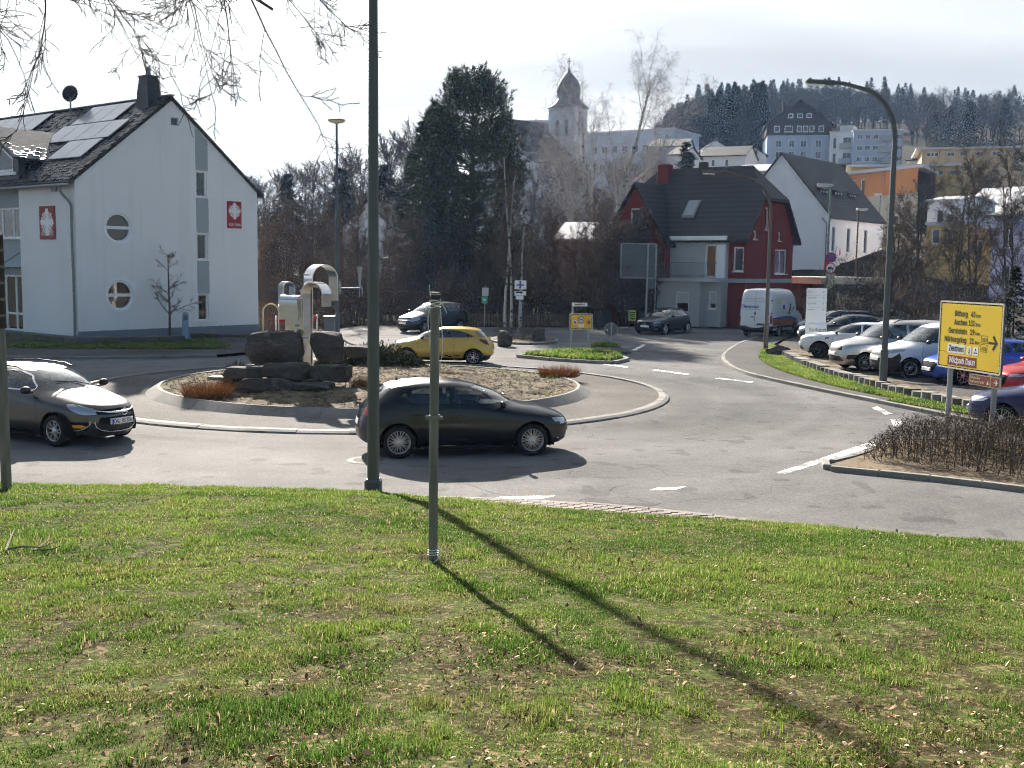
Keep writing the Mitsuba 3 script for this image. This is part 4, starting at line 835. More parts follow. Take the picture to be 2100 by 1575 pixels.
# delivery van with raised roof
DVAN = dict(
    F=[(0, .12, .30), (.5, .02, .45), (1, 0, .62), (1.5, .02, .85), (2, .10, 1.02), (2.5, .36, 1.16), (3, .70, 1.30), (3.5, 1.06, 1.75), (4, 1.42, 2.18), (4.5, 1.95, 2.56), (5, 2.6, 2.66)],
    R=[(0, 5.86, .42), (.5, 5.90, .55), (1, 5.91, .75), (1.5, 5.91, .95), (2, 5.905, 1.15), (2.5, 5.90, 1.3), (3, 5.895, 1.45), (3.5, 5.87, 1.9), (4, 5.84, 2.3), (4.5, 5.74, 2.6), (5, 5.4, 2.66)],
    W=[(0, .90), (.5, .975), (1, .995), (1.5, .997), (2, .995), (2.5, .99), (3, .98), (3.5, .94), (4, .89), (4.5, .72), (5, 0)], nf=[(0, 4.5), (3, 5), (5, 4)], nr=[(0, 10), (4, 9), (5, 4)], br=[(0, .03), (4, .03), (5, 0)], taper=(.04, .0),
    axles=(1.0, 4.665), wheel=(.34, .21, .22, 6, 'thin'), rim='m_galv', half=.99, belt=1.35, clear=.26, mirror=(1.35, 1.0, 1.50), mirror_bsdf='m_black_plastic', handles=[(2.0, 1.15)], seats=[(1.9, 2)], dash=.9,
    cuts=[('livery_band', Polygon([(1.55, .80), (2.4, .98), (3.5, 1.06), (4.6, 1.05), (5.70, 1.02), (5.70, 1.10), (4.4, 1.17), (3.2, 1.16), (2.2, 1.06)]), 'side', 'm_blue_ink', .002, None, 'two'),
          ('livery_band', Polygon([(1.55, .66), (5.70, .70), (5.70, 1.02), (4.6, 1.05), (3.5, 1.06), (2.4, .98), (1.55, .80)]), 'side', 'm_van_orange', .002, None, 'two'),
          ('rubbing_strip', sbox(1.5, .54, 5.9, .66), 'side', 'm_black_plastic', .006, None, 'two'),
          ('side_window', rpoly([(1.02, 1.42), (1.98, 1.40), (1.98, 2.02), (1.58, 2.02)], .04), 'side', 'glass', -.01, None, 'two'),
          ('windshield', rpoly([(-.1, 1.36), (.85, 1.36), (.78, 2.1), (-.1, 2.14)], .04), 'front', 'm_windshield', -.006, facing_front(1.8), 'one'),
          ('door_gap', unary_union([seam([(0, .5), (0, 2.5)], .016), seam([(-.1, .48), (.9, .48)], .01)]), 'front', 'm_dark_void', -.008, facing_back(5.5), 'one'),
          ('tail_light', sbox(.82, .80, .99, 1.22), 'front', 'm_lamp_red', .006, lambda c, n: c[:, 0] > 5.74, 'two'),
          ('rear_bumper', sbox(-.1, .36, 1.1, .56), 'front', 'm_black_plastic', .02, facing_back(5.6), 'one'),
          ('headlight', Polygon([(.0, .86), (.3, .9), (.5, 1.06), (.2, 1.04)]), 'side', 'm_headlamp', 0, lambda c, n: (c[:, 1] > .5) & (c[:, 0] < .6), 'two'),
          ('grille', rpoly([(-.1, .72), (.5, .74), (.45, .98), (-.1, 1.0)], .02), 'front', 'm_black_plastic', -.01, facing_front(.4), 'one')],
    extras=[('number_plate', cbx(5.90, 5.925, -.62, -.10, .70, .81, .003), 'm_black_plastic', False), ('door_handle', cbx(5.89, 5.94, .06, .22, 1.12, 1.17, .006), 'm_black_plastic', False),
            ('hinge', cat([cbx(5.88, 5.93, s * .93 - .03, s * .93 + .03, zz, zz + .08, .005) for s in (1, -1) for zz in (1.3, 2.0)]), 'm_black_plastic', False)])
carpaint('m_van_orange', (.50, .17, .06))
carpaint('m_paint_black', (.006, .009, .014), 0)
carpaint('m_paint_grey', (.072, .068, .066), 0.45)
carpaint('m_paint_yellow', (.72, .52, .12), 0.1)
carpaint('m_paint_slate', (.030, .042, .062), 0.35)
carpaint('m_paint_dark', (.022, .028, .04), 0.35)
carpaint('m_paint_white', (.84, .86, .88), 0)
carpaint('m_paint_silver', (.36, .35, .35), 0.5)
carpaint('m_paint_blue', (.025, .085, .46), 0.3)
carpaint('m_paint_red', (.46, .02, .025), 0.15)
carpaint('m_paint_navy', (.012, .018, .085), 0.25)
# --- on the road
t, put = car('parked_car' if False else 'car', 'near black five door hatchback passing behind the two posts, in profile', 'car', HATCH, (-1.04, 21.82), math.atan2(.6, 2.55) - .02, 'm_paint_black')
t, put = car('car', 'grey estate car with chrome window trim entering the picture at the left', 'car', ESTATE, (-9.85, 22.95), -.50, 'm_paint_grey')
pl = put('number_plate', cbx(-.035, .03, -.26, .26, .455, .57, .004), 'm_plate')
s_, (tv, tf) = .078, text('DAU  HS 304', .078, True, .003)
sc_ = .44 / (tv[:, 0].max() - tv[:, 0].min()); tv = tv * [sc_, 1, 1]; tv[:, 0] -= tv[:, 0].min()
put('lettering', (np.c_[-.035 - tv[:, 2], .245 - .045 - tv[:, 0] if False else -.215 + tv[:, 0], tv[:, 1] + .475], tf), 'm_ink', parent=pl)
put('country_strip', cbx(-.0375, -.03, -.26, -.225, .457, .568, .001), 'm_blue_ink', parent=pl)
bar = np.array([(put.nose(abs(y_), z_) - .012, y_, z_) for y_, z_ in spline([(-.48, .735), (-.25, .70), (0, .69), (.25, .70), (.48, .735)], 24)])
put('grille_bar', tube(bar, np.interp(np.linspace(-1, 1, 24), [-1, -.15, 0, .15, 1], [.008, .024, .026, .024, .008]), 8), 'm_chrome', True)
em = put('emblem', (lambda m: (np.c_[-.075 + m[0][:, 2], m[0][:, 0], m[0][:, 1] + .70], m[1]))(lathe([(.065, .0), (.072, -.012), (.065, -.024), (.055, -.012), (.065, 0)], 28)), 'm_chrome', True)
put('bolt', (lambda m: (np.c_[-.085 + m[0][:, 1], m[0][:, 0], m[0][:, 2] + .70], m[1]))(wallpoly(Polygon([(-.075, .006), (.012, .016), (-.01, -.002), (.075, -.006), (-.012, -.016), (.01, .002)]), 0, .012)), 'm_chrome', parent=em)
put('lip_chrome', tube([(put.nose(abs(y_), z_) - .006, y_, z_) for y_, z_ in spline([(-.50, .52), (-.42, .36), (-.2, .305), (0, .30), (.2, .305), (.42, .36), (.50, .52)], 30)], .008, 6), 'm_chrome', True)
nose = put.nose
for sd in (1, -1): put('fog_chrome', tube([(nose(y_, z_) - .004, sd * y_, z_) for y_, z_ in spline([(.56, .53), (.58, .42), (.66, .345), (.78, .335), (.84, .35)], 14)], .008, 6), 'm_chrome', True)
car('car', 'yellow three door car leaving the roundabout, seen from behind its left side', 'car', MINI3, (-2.62, 41.7), math.pi - .115, 'm_paint_yellow')
car('car', 'dark slate grey hatchback coming towards us on the north road', 'car', HATCH2, (8.6, 62.6), math.atan2(-2.35, -1.75) , 'm_paint_slate')
car('people_carrier', 'dark people carrier with sun glinting on its windscreen behind the roundabout', 'car', MPV, (-4.5, 61.0), math.radians(180 + 50), 'm_paint_dark')
t, put = car('delivery_van', 'white delivery van with blue lettering and orange band, braking by the red house', 'van', DVAN, (14.7, 61.8), math.atan2(4.3, 2.75), 'm_paint_white')
def van_back(m, y0, z0, dx=5.915): v = m[0]; return np.c_[dx + v[:, 2], y0 - v[:, 0], v[:, 1] + z0], m[1][:, ::-1]
m = text('Cleanstar', .165, True); w_ = m[0][:, 0].max(); put('lettering', van_back((m[0] - [w_ / 2, 0, 0], m[1]), .28, 1.62), 'm_blue_ink')
put('lettering_line', cat([cbx(5.90, 5.918, y0, y0 + w0, zz, zz + .03, .001) for y0, w0, zz in ((-.45, 1.15, 2.12), (-.5, 1.25, 1.98), (-.3, .9, 1.52))]), 'm_grey_print')
mat('m_grey_print', (.45, .48, .55), .5)
put('badge', (lambda m: (np.c_[5.90 + m[0][:, 2], m[0][:, 0] + .0, m[0][:, 1] + 1.33], m[1]))(lathe([(.07, -.01), (.07, .02), (.001, .02)], 24)), 'm_black_plastic')
def van_side(poly, b, nm='livery_print'):
    v, f = prism(poly, 0, .006); put(nm, (np.c_[v[:, 0], -(.945 + v[:, 2] + .045 * np.clip((2.1 - v[:, 1]) / .7, 0, 1)), v[:, 1]], f[:, ::-1]), b)
van_side(unary_union([sbox(3.0, 1.28, 3.7, 1.33), affinity.rotate(sbox(2.95, 1.4, 3.05, 1.85), 8), affinity.rotate(sbox(2.55, 1.35, 2.62, 1.65), 25), sbox(3.2, 1.33, 3.28, 1.6)]), 'm_ink')
van_side(unary_union([sbox(3.95, 1.55, 4.25, 1.78)]), 'm_blue_ink'); van_side(unary_union([sbox(4.4, 1.9, 4.95, 2.02)]), 'm_lime_notice')
# ------------------------------------------------------------------ buildings
def rect(u0, u1, z0, z1): return sbox(u0, z0, u1, z1)
def facade_frame(o, ang, side, W, D):
    f0 = frame2((o[0], o[1], 0), ang)
    def g(v):
        v = np.asarray(v, float); u, d, z = v[:, 0], v[:, 1], v[:, 2]
        if side == 'front': return f0(np.c_[u, d, z])
        if side == 'back': return f0(np.c_[W - u, D - d, z])
        if side == 'right': return f0(np.c_[W - d, u, z])
        return f0(np.c_[d, D - u, z])
    return g
def window(t, fr, poly, frame_b='m_white_frame', pane_b='m_far_glass', fw=.07, bars=(), set_back=.10, sill=True, name='window', sill_b=None, shutter=0.0):
    """poly in facade coordinates (u, z). bars: polygons of glazing bars. Parts under one window of t."""
    w = numbered(f'{t}__{name}')
    ring_ = poly.difference(poly.buffer(-fw, join_style=2))
    for b in bars: ring_ = ring_.union(b.intersection(poly))
    add(w, 'frame', wallpoly(ring_, set_back, set_back + .07), frame_b, frame=fr)
    v, f = flat(poly.buffer(-fw * .9, join_style=2)); add(w, 'pane', (np.c_[v[:, 0], np.full(len(v), set_back + .035), v[:, 1]], f), pane_b, frame=fr)
    x0, z0, x1, z1 = poly.bounds
    if shutter: add(w, 'roller_shutter', bx(x0 + fw, x1 - fw, set_back + .005, set_back + .03, z1 - (z1 - z0) * shutter, z1 - fw * .5), 'm_shutter', frame=fr)
    if sill: add(w, 'sill', bx(x0 - .05, x1 + .05, -.06, set_back, z0 - .05, z0 - .001), sill_b or frame_b, frame=fr)
    return w
def walls(t, o, ang, W, D, z0, ze, zr, axis, wb, openings={}, thick=.32, name='wall', hip=0.0, sides=('front', 'right', 'back', 'left')):
    """Four walls as slabs with holes; gables where the roof's ridge ends."""
    ms = []
    for sd in sides:
        L = W if sd in ('front', 'back') else D
        gable = (sd in ('front', 'back')) == (axis == 'y') and zr > ze
        if gable and hip:
            k = 1 - hip; p = Polygon([(0, z0), (L, z0), (L, ze), (L - L / 2 * k, ze + (zr - ze) * k), (L / 2 * k, ze + (zr - ze) * k), (0, ze)])
        else: p = Polygon([(0, z0), (L, z0), (L, ze)] + ([(L / 2, zr)] if gable else []) + [(0, ze)])
        if sd in ('left', 'right'): p = p.intersection(sbox(thick + .001, -50, L - thick - .001, 99))
        for h in openings.get(sd, []): p = p.difference(h)
        m = wallpoly(p, 0, thick); ms.append((facade_frame(o, ang, sd, W, D)(m[0]), m[1]))
    add(t, name, cat(ms), wb)
    f0 = frame2((o[0], o[1], 0), ang)
    add(t, 'dark_interior', bx(thick + .25, W - thick - .25, thick + .25, D - thick - .25, z0, ze - .05), 'm_room', frame=f0)
def gable_roof(t, o, ang, W, D, ze, zr, axis, rb, over=.35, verge=.2, th=.16, name='roof', trim=None, hip=0.0):
    f0 = frame2((o[0], o[1], 0), ang); A, B = (W, D) if axis == 'y' else (D, W)   # A across the ridge, B along it
    sl = (zr - ze) / (A / 2); nl = math.hypot(1, sl)
    def P(a, b, z): return (a, b, z) if axis == 'y' else (b, a, z)
    ms = []
    hz = zr - (zr - ze) * hip; hb = (A / 2) * hip * .75
    for s in (0, 1):
        prof = [(-over, ze - over * sl), (A / 2, zr)]
        if s: prof = [(A + over, ze - over * sl), (A / 2, zr)]
        if hip:
            k = 1 - hip; am = (A / 2) * k if not s else A - (A / 2) * k; zm = ze + (zr - ze) * k
            pts = [P(prof[0][0], -verge, prof[0][1]), P(am, -verge, zm), P(A / 2, hb, zr), P(A / 2, B - hb, zr), P(am, B + verge, zm), P(prof[0][0], B + verge, prof[0][1])]
        else: pts = [P(prof[0][0], -verge, prof[0][1]), P(A / 2, -verge, zr), P(A / 2, B + verge, zr), P(prof[0][0], B + verge, prof[0][1])]
        v = np.array(pts); v = np.vstack([v + [0, 0, th], v + [0, 0, .01]]); n = len(pts)
        f = [[0, k, k + 1] for k in range(1, n - 1)] + [[n, n + k + 1, n + k] for k in range(1, n - 1)]
        for k in range(n): q = (k + 1) % n; f += [[k, n + k, n + q], [k, n + q, q]]
        ms.append((v, np.array(f)))
    if hip:
        k = 1 - hip; zm = ze + (zr - ze) * k
        for b0, b1 in ((-verge, hb), (B + verge, B - hb)):
            v = np.array([P(A / 2 * k - .05, b0, zm), P(A - A / 2 * k + .05, b0, zm), P(A / 2, b1, zr)]); v = np.vstack([v + [0, 0, th], v + [0, 0, .01]])
            ms.append((v, np.array([[0, 1, 2], [3, 5, 4], [0, 3, 4], [0, 4, 1], [1, 4, 5], [1, 5, 2], [2, 5, 3], [2, 3, 0]])))
    return add(t, name, cat(ms), rb, frame=f0)
def flat_roof(t, o, ang, W, D, z, rb='m_far_roof', over=.4, th=.3, name='roof'): return add(t, name, bx(-over, W + over, -over, D + over, z, z + th), rb, frame=frame2((o[0], o[1], 0), ang))
mat('m_far_roof', (.55, .56, .58), .7)
def house(label, o, ang, W, D, z0, ze, zr, axis, wb, rb, wins={}, name='house', group=None, hip=0.0, over=.35, chimney=None, frame_b='m_white_frame', fw=.09, cat_='house', sill=False):
    t = thing(name, label, cat_, group)
    walls(t, o, ang, W, D, z0, ze, zr, axis, wb, wins, hip=hip)
    if zr > ze: r = gable_roof(t, o, ang, W, D, ze, zr, axis, rb, over, hip=hip)
    else: r = flat_roof(t, o, ang, W, D, ze, rb, over)
    for sd, ps in wins.items():
        fr = facade_frame(o, ang, sd, W, D)
        for p in ps:
            x0, y0, x1, y1 = p.bounds; bars = [sbox((x0 + x1) / 2 - .03, y0, (x0 + x1) / 2 + .03, y1)] if x1 - x0 > 1.0 else []
            window(t, fr, p, frame_b, fw=fw, bars=bars, sill=sill)
    if chimney: add(t, 'chimney', cbx(chimney[0] - .35, chimney[0] + .35, chimney[1] - .35, chimney[1] + .35, chimney[2], chimney[3], .03), 'm_rock', frame=frame2((o[0], o[1], 0), ang))
    return t, r

# --- the white office building at the left
OB, OA, OW, OD = (-19.4, 49.0), math.atan2(8, 6.2), 10.1, 20.0
ob = thing('office_building', 'white three storey office building with solar panels and round gable windows', 'building')
rounds = [Point(2.11, 5.2).buffer(.70, 32), Point(2.11, 2.12).buffer(.70, 32)]
talls = [rect(6.40, 7.02, 6.85, 8.10), rect(6.40, 7.02, 3.80, 5.09), rect(6.40, 7.02, .80, 2.12)]
vent = rect(5.02, 5.44, 10.13, 10.49)
left_w = [rect(2.0, 4.6, 4.7, 6.15), rect(5.0, 7.3, 4.7, 6.15), rect(7.9, 10.9, 4.7, 6.15)]
door_o = rect(8.1, 11.0, .28, 2.95)
for sd in ('front',): pass
zr_, ze_ = 11.3, 7.25
walls(ob, OB, OA, OW, OD, .05, ze_, zr_, 'y', 'm_white_wall', {'front': rounds + talls + [vent]}, sides=('front', 'right', 'back'))
frF, frL = facade_frame(OB, OA, 'front', OW, OD), facade_frame(OB, OA, 'left', OW, OD)
white_l = sbox(15.35 - .001 - 0, .05, OD - .34, ze_).union(sbox(11.15 + 4, .05, OD - .34, ze_))
# long side: white stair block next to the corner, grey recessed bays beyond it
sh = OD - 16.0   # facade coordinates measured from the far end
blk = sbox(11.2 + sh, .05, OD - .325, ze_); m = wallpoly(blk, 0, .32); add(ob, 'wall', m, 'm_white_wall', frame=frL)
bay = sbox(.3, .05, 11.2 + sh - .001, ze_).difference(unary_union([affinity.translate(p, sh) for p in left_w + [door_o]])); add(ob, 'bay_wall', wallpoly(bay, .30, .6), 'm_grey_panel', frame=frL)
for p in left_w:
    q = affinity.translate(p, sh); x0, y0, x1, y1 = q.bounds
    window(ob, lambda v: frL(np.asarray(v) + [0, .25, 0]), q, 'm_white_frame', 'm_pane', .08, [sbox(x0 + (x1 - x0) * k - .05, y0, x0 + (x1 - x0) * k + .05, y1) for k in (.36, .70)])
dq = affinity.translate(door_o, sh); x0, y0, x1, y1 = dq.bounds
window(ob, lambda v: frL(np.asarray(v) + [0, .25, 0]), dq, 'm_white_frame', 'm_pane', .09, [sbox(x0 + (x1 - x0) * k - .06, y0, x0 + (x1 - x0) * k + .06, y1) for k in (.33, .66)] + [sbox(x0, 1.05, x1, 1.15)], name='entrance_door', sill=False)
can = numbered(f'{ob}__canopy'); add(can, 'glass', bx(7.6 + sh, 11.15 + sh, -1.1, .28, 3.30, 3.33), 'm_pane', frame=frL)
for x in (7.9, 11.0): add(can, 'rod', tube(frL(np.array([[x + sh, -1.0, 3.35], [x + sh, .28, 4.15]])), .025, 6), 'm_zinc'); add(can, 'bracket', tube(frL(np.array([[x + sh, -1.1, 3.30], [x + sh, .28, 3.30]])), .035, 6), 'm_pole_dark')
# gable: grey window band, plinth, windows
for z0_, z1_ in ((2.14, 3.74), (5.11, 6.79), (8.12, 9.55)): add(ob, 'window_band', wallpoly(Polygon([(6.36, z0_), (7.08, z0_), (7.08, z1_), (6.36, z1_ + (.62 if z1_ > 9 else 0))]), -.012, .02), 'm_grey_panel', frame=frF)
add(ob, 'plinth', wallpoly(sbox(-.025, -.3, OW + .025, .52), -.025, .02), 'm_plinth', frame=frF)
add(ob, 'plinth', wallpoly(sbox(.3, -.3, OD + .01, .30), -.02, .02), 'm_plinth', frame=frL)
for k, p in enumerate(rounds):
    w = window(ob, frF, p, 'm_white_frame', 'm_pane', .11, [sbox(1.3, p.centroid.y - .07, 2.9, p.centroid.y + .07)], sill=False, set_back=.04, name='round_window')
    add(w, 'surround', wallpoly(p.buffer(.07, 16).difference(p.buffer(-.005)), -.035, .05), 'm_white_frame', frame=frF)
    add(w, 'curtain', wallpoly(p.buffer(-.1), .30, .31), 'm_curtain', frame=frF)
for p in talls:
    w = window(ob, frF, p, 'm_white_frame', 'm_pane', .075); add(w, 'curtain', wallpoly(sbox(p.bounds[0] + .40, p.bounds[1], p.bounds[2], p.bounds[3]), .30, .31), 'm_curtain', frame=frF)
window(ob, frF, vent, 'm_zinc', 'm_far_glass', .05, sill=False, name='vent_window')
f0 = frame2((OB[0], OB[1], 0), OA)
# roof deck, single slates, solar panels
rf = gable_roof(ob, OB, OA, OW, OD, ze_, zr_, 'y', 'm_roof_dark', over=.32, verge=.08, th=.14)
sl = (zr_ - ze_) / (OW / 2); nl = math.hypot(1, sl); ca, sa = 1 / nl, sl / nl
def roofpt(v, w, h):   # v along the ridge from the gable, w down the west slope from the ridge, h above the slates
    v, w, h = map(np.asarray, (v, w, h)); return np.stack([OW / 2 - w * ca - h * sa, v + 0 * w, zr_ + .16 - w * sa + h * ca], -1)
Ls = OW / 2 * nl + .32 * nl
tiles, tuv = [], []; r2 = np.random.default_rng(5)
for r_ in range(int(Ls / .21)):
    for c_ in range(int((OD + .2) / .30)):
        v0 = -.12 + c_ * .30 + (.15 if r_ % 2 else 0); w1 = (r_ + 1) * .21 + .05; w0 = w1 - .29
        if v0 > OD: continue
        tl = r2.uniform(.004, .04); sk_ = r2.normal(0, .014)
        P8 = roofpt(np.array([v0 + .006, v0 + .294, v0 + .294, v0 + .15, v0 + .006]), np.array([w0, w0, w1 - .07, w1, w1 - .07]), np.array([.004, .004, tl + sk_, tl + .006, tl - sk_]))
        tiles.append((np.vstack([P8, P8 - [0, 0, .02]]), np.array([[0, 2, 1], [0, 3, 2], [0, 4, 3], [2, 3, 8], [2, 8, 7], [3, 4, 9], [3, 9, 8]]))); tuv.append(np.tile([[r2.random(), 0]], (10, 1)))
add(rf, 'slates', cat(tiles), 'm_slate', frame=f0, uv=np.vstack(tuv), kind='stuff')
def panel(v0, v1, w0, w1):
    pnl = numbered(f'{ob}__solar_panel'); q = lambda a, b, c_, d, h0, h1: cat([(np.vstack([roofpt([a, b, b, a], [c_, c_, d, d], [h1] * 4), roofpt([a, b, b, a], [c_, c_, d, d], [h0] * 4)]), np.array([[0, 2, 1], [0, 3, 2], [4, 5, 6], [4, 6, 7], [0, 1, 5], [0, 5, 4], [1, 2, 6], [1, 6, 5], [2, 3, 7], [2, 7, 6], [3, 0, 4], [3, 4, 7]]))])
    add(pnl, 'glass', q(v0 + .03, v1 - .03, w0 + .03, w1 - .03, .10, .125), 'm_solar', frame=f0); add(pnl, 'frame', cat([q(v0 + .008, v1 - .008, w0 + .008, w1 - .008, .08, .118)]), 'm_zinc', frame=f0)
for v0 in (2.35, 3.6, 4.85): panel(v0, v0 + 1.25, .28, 1.93)
for v0 in (.85, 2.28, 3.71, 5.14): panel(v0, v0 + 1.43, 1.97, 3.52)
for v0 in (1.15, 2.6): panel(v0, v0 + 1.45, 3.56, 5.1)
for v0 in np.arange(9.8, 17.5, 1.45): panel(v0, v0 + 1.45, .28, 1.9)
add(ob, 'ridge_cap', cbx(OW / 2 - .14, OW / 2 + .14, -.14, OD + .1, zr_ + .16, zr_ + .24, .03), 'm_zinc', frame=f0)
# verge boards and white soffit at the gable
for s in (0, 1):
    X0, X1 = (-.32, OW / 2) if s == 0 else (OW + .32, OW / 2); Zs = ze_ - .32 * sl
    add(ob, 'verge_board', (np.array([[X0, -.105, Zs - .02], [X1, -.105, zr_ - .02], [X1, -.105, zr_ + .165], [X0, -.105, Zs + .165], [X0, -.082, Zs - .02], [X1, -.082, zr_ - .02], [X1, -.082, zr_ + .165], [X0, -.082, Zs + .165]]), np.array([[0, 1, 2, 3], [4, 7, 6, 5], [3, 2, 6, 7], [0, 4, 5, 1]])), 'm_roof_dark', frame=f0)
add(ob, 'eaves_box', cbx(OW + .02, OW + .31, -.06, OD, ze_ - .42, ze_ - .27, .02), 'm_white_frame', frame=f0)
gut = np.array([[-.38, y, ze_ - .27] for y in np.linspace(-.12, OD - 4.6, 12)]); add(ob, 'gutter', tube(f0(gut), .075, 8), 'm_zinc')
pipe = spline([(-.36, .55, ze_ - .32), (-.34, .45, ze_ - .65), (-.12, .22, ze_ - 1.05), (-.10, .16, ze_ - 1.5), (-.10, .16, 4.0), (-.10, .16, .2)], 40); add(ob, 'downpipe', tube(f0(pipe), .055, 10), 'm_zinc', True)
# chimney, dish, dormer
cv = roofpt(1.25, .45, 0); ch = numbered(f'{ob}__chimney')
tp = lathe([(.37 * 1.41, cv[2] - 1.5), (.35 * 1.41, cv[2] + .5), (.28 * 1.41, cv[2] + 1.2), (.32 * 1.41, cv[2] + 1.21), (.32 * 1.41, cv[2] + 1.28), (.001, cv[2] + 1.28)], 4); tp = move(tp, rz=math.pi / 4)
add(ch, 'stack', (tp[0] * [1, 1.25, 1] + [cv[0], cv[1], 0], tp[1]), 'm_slate', frame=f0, uv=np.zeros((len(tp[0]), 2)))
add(ch, 'pot', move(lathe([(.13, 0), (.11, .25), (.16, .27), (.05, .45), (.001, .46)], 12), (cv[0], cv[1], cv[2] + 1.28)), 'm_zinc', frame=f0)
dp = roofpt(8.4, -.05, .25); dish = numbered(f'{ob}__satellite_dish')
m = lathe([(.001, .0), (.22, .025), (.36, .07), (.42, .11), (.43, .12), (.36, .09), (.2, .045), (.001, .02)], 28)
add(dish, 'bowl', move(move(m, rx=-math.pi / 2 + .35), (dp[0], dp[1], dp[2] + .55)), 'm_black_plastic', True, frame=f0); add(dish, 'mast', tube(f0(np.array([[dp[0], dp[1] + .1, dp[2] - .8], [dp[0], dp[1] + .1, dp[2] + .6]])), .04, 6), 'm_zinc'); add(dish, 'arm', tube(f0(np.array([[dp[0], dp[1], dp[2] + .25], [dp[0] - .1, dp[1] - .5, dp[2] + .5]])), .02, 5), 'm_zinc')
dm = numbered(f'{ob}__dormer'); dv0, dv1 = 4.7, 9.2
dwall = Polygon([(dv0, ze_ + .0), (dv1, ze_ + .0), (dv1, ze_ + 1.2), ((dv0 + dv1) / 2, ze_ + 2.55), (dv0, ze_ + 1.2)])
dglass = Polygon([(dv0 + .5, ze_ + .55), (dv1 - .5, ze_ + .55), (dv1 - .5, ze_ + 1.15), ((dv0 + dv1) / 2, ze_ + 2.15), (dv0 + .5, ze_ + 1.15)])
frD = lambda v: f0(np.c_[np.asarray(v)[:, 1] - .02, np.asarray(v)[:, 0], np.asarray(v)[:, 2]])
add(dm, 'cheek', wallpoly(dwall.difference(dglass), 0, .3), 'm_slate', frame=frD, uv=None); 
add(dm, 'frame', wallpoly(dglass.difference(dglass.buffer(-.1, join_style=2)).union(sbox(6.9, ze_ + .55, 7.0, ze_ + 2.1)), .03, .12), 'm_white_frame', frame=frD); v, f = flat(dglass.buffer(-.09)); add(dm, 'pane', (np.c_[v[:, 0], np.full(len(v), .08), v[:, 1]], f), 'm_far_glass', frame=frD)
add(dm, 'sill', bx(dv0 + .2, dv1 - .2, -.1, .25, ze_ + .38, ze_ + .52), 'm_white_frame', frame=frD)
dr_ = []
for s, (a, b) in enumerate(((dv0 - .25, (dv0 + dv1) / 2), (dv1 + .25, (dv0 + dv1) / 2))):
    zz = (ze_ + 1.2 - .15, ze_ + 2.62); q = np.array([[-.35, a, zz[0]], [-.35, b, zz[1]], [4.6, b, zz[1]], [3.0, a, zz[0]]]); v = np.vstack([q + [0, 0, .12], q]); dr_.append((v, np.array([[0, 1, 2, 3], [4, 7, 6, 5], [0, 4, 5, 1], [3, 2, 6, 7], [0, 3, 7, 4]])))
add(dm, 'roof', cat(dr_), 'm_slate', frame=f0)
bulk = []
for r_ in range(13):
    for c_ in range(16):
        for s in (0,):
            k0, k1 = r_ / 13, (r_ + 1.3) / 13; a0 = (dv0 - .25) + ((dv0 + dv1) / 2 - dv0 + .25) * (1 - k1); a1 = (dv0 - .25) + ((dv0 + dv1) / 2 - dv0 + .25) * (1 - k0)
            z0_, z1_ = ze_ + 1.17 + 1.45 * (1 - k1), ze_ + 1.17 + 1.45 * (1 - k0); x0 = -.35 + c_ * .30 + (.15 if r_ % 2 else 0); tl = r2.uniform(.0, .06)
            if x0 > 3.0 + 1.6 * (1 - k1) - .3: continue
            P4 = np.array([[x0 + .006, a1, z1_ + .005], [x0 + .294, a1, z1_ + .005], [x0 + .294, a0, z0_ + tl], [x0 + .006, a0, z0_ + tl + r2.normal(0, .02)]]); bulk.append((np.vstack([P4 + [0, 0, .0], P4 - [0, 0, .02]]), np.array([[0, 1, 2], [0, 2, 3], [2, 7, 3], [2, 6, 7]])))
add(dm, 'slates', cat(bulk), 'm_slate', frame=f0, kind='stuff')
add(ob, 'wall_lamp', cbx(14.3 + sh, 14.6 + sh, -.16, 0, 6.75, 6.95, .02), 'm_galv', frame=frL)
# signs on the building: things of their own
def charity_sign(fr, u0, u1, z0, z1, label, board):
    t = thing('wall_sign', label, 'sign'); cx, w = (u0 + u1) / 2, u1 - u0
    brd = affinity.translate(rpoly([(0, 0), (w, 0), (w, z1 - z0), (0, z1 - z0)], .03), u0, z0)
    add(t, 'board', wallpoly(brd, -.05, -.002), board, frame=fr)
    c = (cx, z1 - w * .56); R_ = w * .42; bar = w * .105; parts = []
    parts += [sbox(c[0] - R_, c[1] - bar / 1.2, c[0] + R_, c[1] + bar / 1.2), sbox(c[0] - bar / 1.2, c[1] - R_ * 1.12, c[0] + bar / 1.2, c[1] + R_ * 1.12)]
    for k in range(4):
        for j_ in (-1, 0, 1):
            b = sbox(R_ * .28, j_ * bar * 1.15 - bar * .36, R_ * (1.0 - .12 * abs(j_)), j_ * bar * 1.15 + bar * .36)
            parts.append(affinity.translate(affinity.rotate(b, 45 + 90 * k, origin=(0, 0)), *c))
    add(t, 'emblem', wallpoly(unary_union(parts), -.058, -.049), 'm_sign_white', frame=fr)
    m = text('caritas', .12); ww = m[0][:, 0].max(); s = w * .80 / ww; add(t, 'lettering', (np.c_[u0 + w * .1 + m[0][:, 0] * s, -.056 + m[0][:, 2] * .5, z0 + w * .14 + m[0][:, 1] * s], m[1][:, ::-1]), 'm_sign_white', frame=fr)
charity_sign(frF, 8.20, 9.06, 5.40, 6.74, 'bright red emblem sign at the right end of the white gable', 'm_board_red')
charity_sign(frL, 13.05 + sh, 14.35 + sh, 4.62, 6.12, 'dull red framed emblem sign on the side wall left of the downpipe', 'm_board_red_dull')
